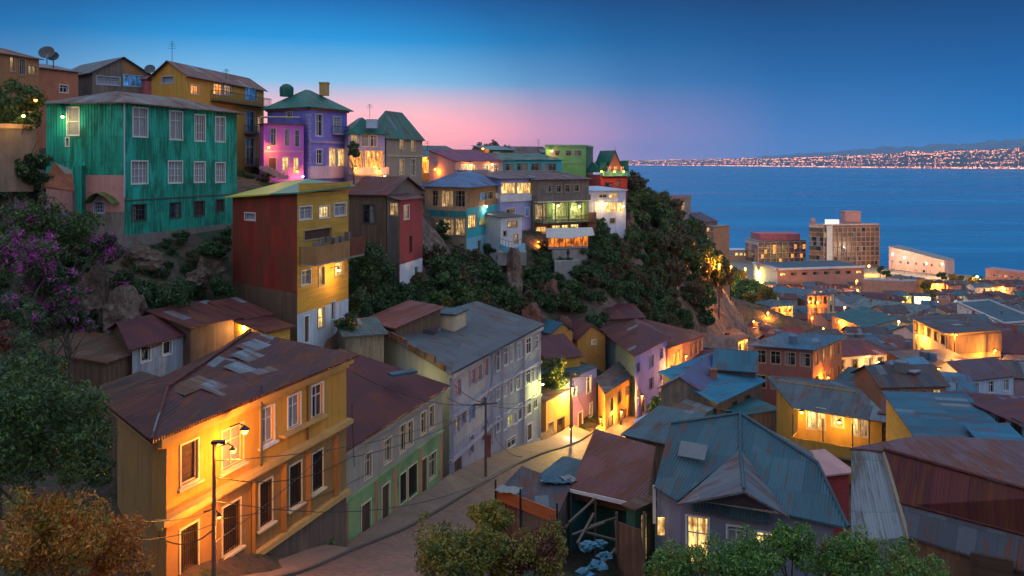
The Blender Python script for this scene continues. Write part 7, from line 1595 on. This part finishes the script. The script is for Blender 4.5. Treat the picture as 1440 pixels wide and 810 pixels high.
# ================================================================ lamps of the town (seen lights, and further lamps added where the town glows)
bpy.context.view_layer.update(); DG_ = bpy.context.evaluated_depsgraph_get()
def snap(x, y, Y, off):
    """hang a lamp just in front of whatever surface stands nearest to its place"""
    d_ = P(x, y, 1.0).normalized(); ok, hit, _n, _i, ob_, _m = sc.ray_cast(DG_, Vector((0, 0, 0)), d_)
    if ok and hit.y < Y * 1.25 and ob_.name != 'haze' and hit.y > 8:
        if _n.z > .45 and hit.y > 60 and ob_.name != 'ground': return None          # would only stand on a roof
        k = hit.y - off; return P(x, y, k) if hit.y < Y + 12 else P(x, y, Y)
    return P(x, y, Y)
LS = [(1180, 512, 128, 700, SOD), (1235, 508, 170, 480, WARM), (1340, 516, 196, 420, SOD), (1320, 518, 197, 200, SOD), (1158, 462, 222, 1800, SOD), (1142, 447, 235, 900, SOD), (1188, 432, 265, 800, WARM), (945, 516, 108, 650, SOD), (903, 556, 97, 260, SOD), (874, 578, 93, 190, (1, .6, .12)), (805, 545, 87.5, 1500, (1, .58, .12)), (1246, 470, 205, 260, GRN), (1264, 452, 245, 900, (1, .8, .3)), (1352, 448, 252, 420, (1, .85, .4)),
      (1300, 420, 395, 1300, GRN), (1318, 425, 380, 800, (1, .85, .4)), (1030, 404, 420, 1800, (.9, 1, .3)), (1040, 410, 400, 1600, (.75, 1, .25)), (1017, 420, 370, 1500, SOD), (1026, 430, 340, 1200, SOD), (1000, 398, 400, 1500, SOD), (1012, 372, 520, 2500, SOD), (1028, 375, 510, 2500, SOD), (1048, 378, 520, 3000, (1, .7, .1)), (1064, 384, 500, 3500, (1, .7, .08)), (1098, 410, 420, 2200, SOD), (1206, 408, 430, 2200, SOD), (1222, 374, 560, 5200, (1, .55, .06)), (1255, 357, 575, 1500, (1, .7, .5)), (1272, 362, 565, 1200, (1, .75, .55)), (1303, 370, 548, 1400, (1, .6, .25)), (1325, 371, 545, 2400, (1, .62, .25)),
      (1380, 398, 500, 4200, SOD), (1410, 404, 495, 4200, SOD), (1436, 408, 490, 4200, SOD), (1345, 398, 500, 3500, SOD), (1318, 400, 490, 3200, SOD), (1398, 420, 420, 1500, (1, .7, .12)), (1374, 389, 520, 800, WHT), (1400, 492, 215, 800, SOD), (1432, 505, 200, 700, SOD), (1292, 440, 300, 600, SOD), (1060, 452, 215, 350, SOD), (1098, 478, 165, 320, SOD), (1050, 478, 158, 300, SOD)]
DESC = ['beside the orange brick house', 'standing bright at the street corner by the kiosk roof', 'against the beige house front', 'second lamp against the beige house front', 'in the glowing gap before the tall orange lit house', 'at the left foot of the tall orange lit house', 'above the pale stepped house', 'before the salmon pink house', 'at the foot of the lilac blue house', 'before the bright orange yellow house', 'at the corner of the narrow violet house', 'with green glow at the teal store gutter', 'white lamp behind the beige house roof', 'pale lamp on the beige house roof edge',
        'green lamp under the trees right of the pink office', 'pale lamp right of the green one by the pink office', 'yellow green lamp under the port trees', 'bright green lamp under the port trees', 'orange lamp on the avenue below the spur trees', 'lowest orange lamp on the avenue below the spur', 'orange lamp at the foot of the spur trees', 'far orange lamp at the head of the avenue', 'far orange lamp beside the avenue head', 'amber lamp left of the brown office', 'yellow lamp before the brown office', 'orange lamp before the long port hall', 'orange lamp at the right end of the port hall', 'yellow lamp right of the hotel foot', 'leftmost floodlight of the pink terminal', 'second floodlight of the pink terminal', 'third floodlight of the pink terminal', 'rightmost floodlight at the corner of the pink terminal',
        'amber lamp on the quay before the warehouse', 'middle amber lamp along the warehouse', 'amber lamp at the right end of the warehouse', 'amber lamp on the quay road right of the terminal', 'amber lamp at the foot of the terminal', 'yellow lamp at the lit depot doorway', 'white beacon lamp on the quay mole', 'orange lamp before the glowing pale wall house', 'orange lamp by the maroon roofs at the right edge', 'amber lamp behind the beige house', 'dim lamp among roofs under the slope', 'dim lamp left of the orange brick house', 'dim lamp beside the arcade house']
MORE = [(1165, 530, 120, 'orange lamp low on the orange brick house side wall'), (1205, 500, 165, 'orange lamp along the front of the yellow mid blue roofed house'), (1290, 470, 205, 'orange lamp at the left corner of the large beige house'), (1262, 495, 175, 'orange lamp over the kiosk roof lane'), (1365, 522, 190, 'orange lamp at the right corner of the large beige house'), (1420, 475, 225, 'orange lamp under the maroon roofs at the right edge'), (1150, 425, 270, 'orange lamp high in front of the tall orange lit house'), (1110, 432, 290, 'orange lamp in the lane below the wide flat blue roof'), (1080, 440, 250, 'orange lamp over the dark row under the slope'), (1240, 425, 330, 'orange lamp at the foot of the pink office block'), (1270, 425, 330, 'second orange lamp at the foot of the pink office block'), (1205, 395, 430, 'orange lamp before the white edge of the port hall'), (1150, 396, 440, 'orange lamp before the middle of the port hall'), (1072, 396, 450, 'orange lamp at the left end of the port hall'), (1330, 410, 440, 'orange lamp on the quay road below the terminal'), (1360, 410, 430, 'orange lamp beside the depot'), (1425, 418, 420, 'orange lamp under the warehouse at the right edge'), (965, 500, 112, 'orange lamp along the salmon house wall'), (1010, 487, 140, 'orange lamp at the arcade wall'), (1038, 486, 142, 'second orange lamp at the arcade wall'), (845, 588, 93, 'orange lamp at the kerb by the orange yellow house'), (1000, 440, 240, 'amber lamp at the very foot of the wooded spur'), (1125, 470, 200, 'amber lamp by the hip roofed teal house'), (1345, 470, 230, 'amber lamp on the wall of the white long house'), (1300, 395, 470, 'amber lamp behind the pink office block'), (1180, 452, 240, 'amber lamp on the peach walled house')]
LS += [(x, y, Y, .016 * Y * Y + 80, SOD) for x, y, Y, d_ in MORE]; DESC += [m_[3] for m_ in MORE]; MXY = {(m_[0], m_[1]) for m_ in MORE}
for (x, y, Y, pw, col), dsc in zip(LS, DESC):
    p = P(x, y, Y - 4) if (340 <= Y < 475 and x < 1070) else snap(x, y, Y, 2.6)
    if p is None:
        print('roof', dsc)
        if (x, y) in MXY: continue
        p = P(x, y, Y); pw *= .4
    Y = p.y; pw *= 1.9 if Y > 300 else 1.15
    g = gz(p.x, Y); h = max(2.5, p.z - g)
    if p.z - g < 2.5: g = p.z - 2.5
    street_lamp(('street lamp ' if 'lamp' not in dsc and 'floodlight' not in dsc else '') + dsc, (p.x, p.y + .5, g), h, pw, col, (0, -1), .5, max(.13, Y * .0011), pole=IRON)
fnn = (.3, -1)
wall_lamp('bright white lamp at the gate of the narrow violet house', P(802, 603, 88), fnn, 90, WHT, .1)
for (x, y, Y, pw, col, lab) in [(50, 141, 72.2, 22, SOD, 'orange lamp at the left corner of the tall green house'), (33, 163, 70, 30, (1, .7, .15), 'yellow lamp behind the leafy tree at the far left'), (88, 164, 72, 30, (1, .8, .3), 'small lamp on the left wall of the tall green house'), (378, 207, 101.5, 120, SOD, 'orange lamp on the pink purple wing'), (418, 241, 103, 60, SOD, 'low lamp at the foot of the violet mansion wing'), (426, 248, 103.5, 30, (1, .5, .6), 'pink lamp at the corner plinth of the violet mansion'), (527, 234, 109, 117, SOD, 'middle lamp on the cafe terrace'), (534, 240, 109.5, 90, SOD, 'right lamp on the cafe terrace'), (500, 236, 108.8, 90, SOD, 'left lamp on the cafe terrace'), (541, 247, 109, 80, WARM, 'lamp at the foot of the tan gabled house'), (598, 222, 148, 189, SOD, 'lamp post glow at the left of the skyline shopfront'), (612, 238, 147.6, 108, SOD, 'lamp before the skyline shopfront'), (662, 232, 138, 67, WARM, 'left lamp on the magenta roofed house'), (692, 231, 141, 54, WARM, 'right lamp on the magenta roofed house'),
        (684, 290, 121, 60, WHT, 'lamp shining on the turquoise band of the glass fronted house'), (785, 289, 132.5, 90, (.8, 1, .3), 'left veranda lamp of the planked restaurant'), (815, 290, 135, 90, (.8, 1, .3), 'right veranda lamp of the planked restaurant'), (853, 286, 140.8, 55, WARM, 'lamp over the lit window of the white hilltop house'), (876, 290, 143.5, 60, WARM, 'lamp at the right corner of the white hilltop house'), (846, 241, 157, 55, SOD, 'left lamp on the balcony of the turreted house'), (864, 241, 157.5, 70, SOD, 'middle lamp on the balcony of the turreted house'), (877, 241, 158, 55, SOD, 'right lamp on the balcony of the turreted house'), (679, 209, 163, 60, SOD, 'dim lamp on the slanted turquoise shanty'), (776, 212, 159, 40, WARM, 'small lamp high on the leaf green block'), (757, 340, 122, 130, SOD, 'orange lamp beside the small off white cabin')]:
    wall_lamp(lab, snap(x, y, Y, .8) or P(x, y, Y), fnn, pw, col, max(.12, Y * .0012))
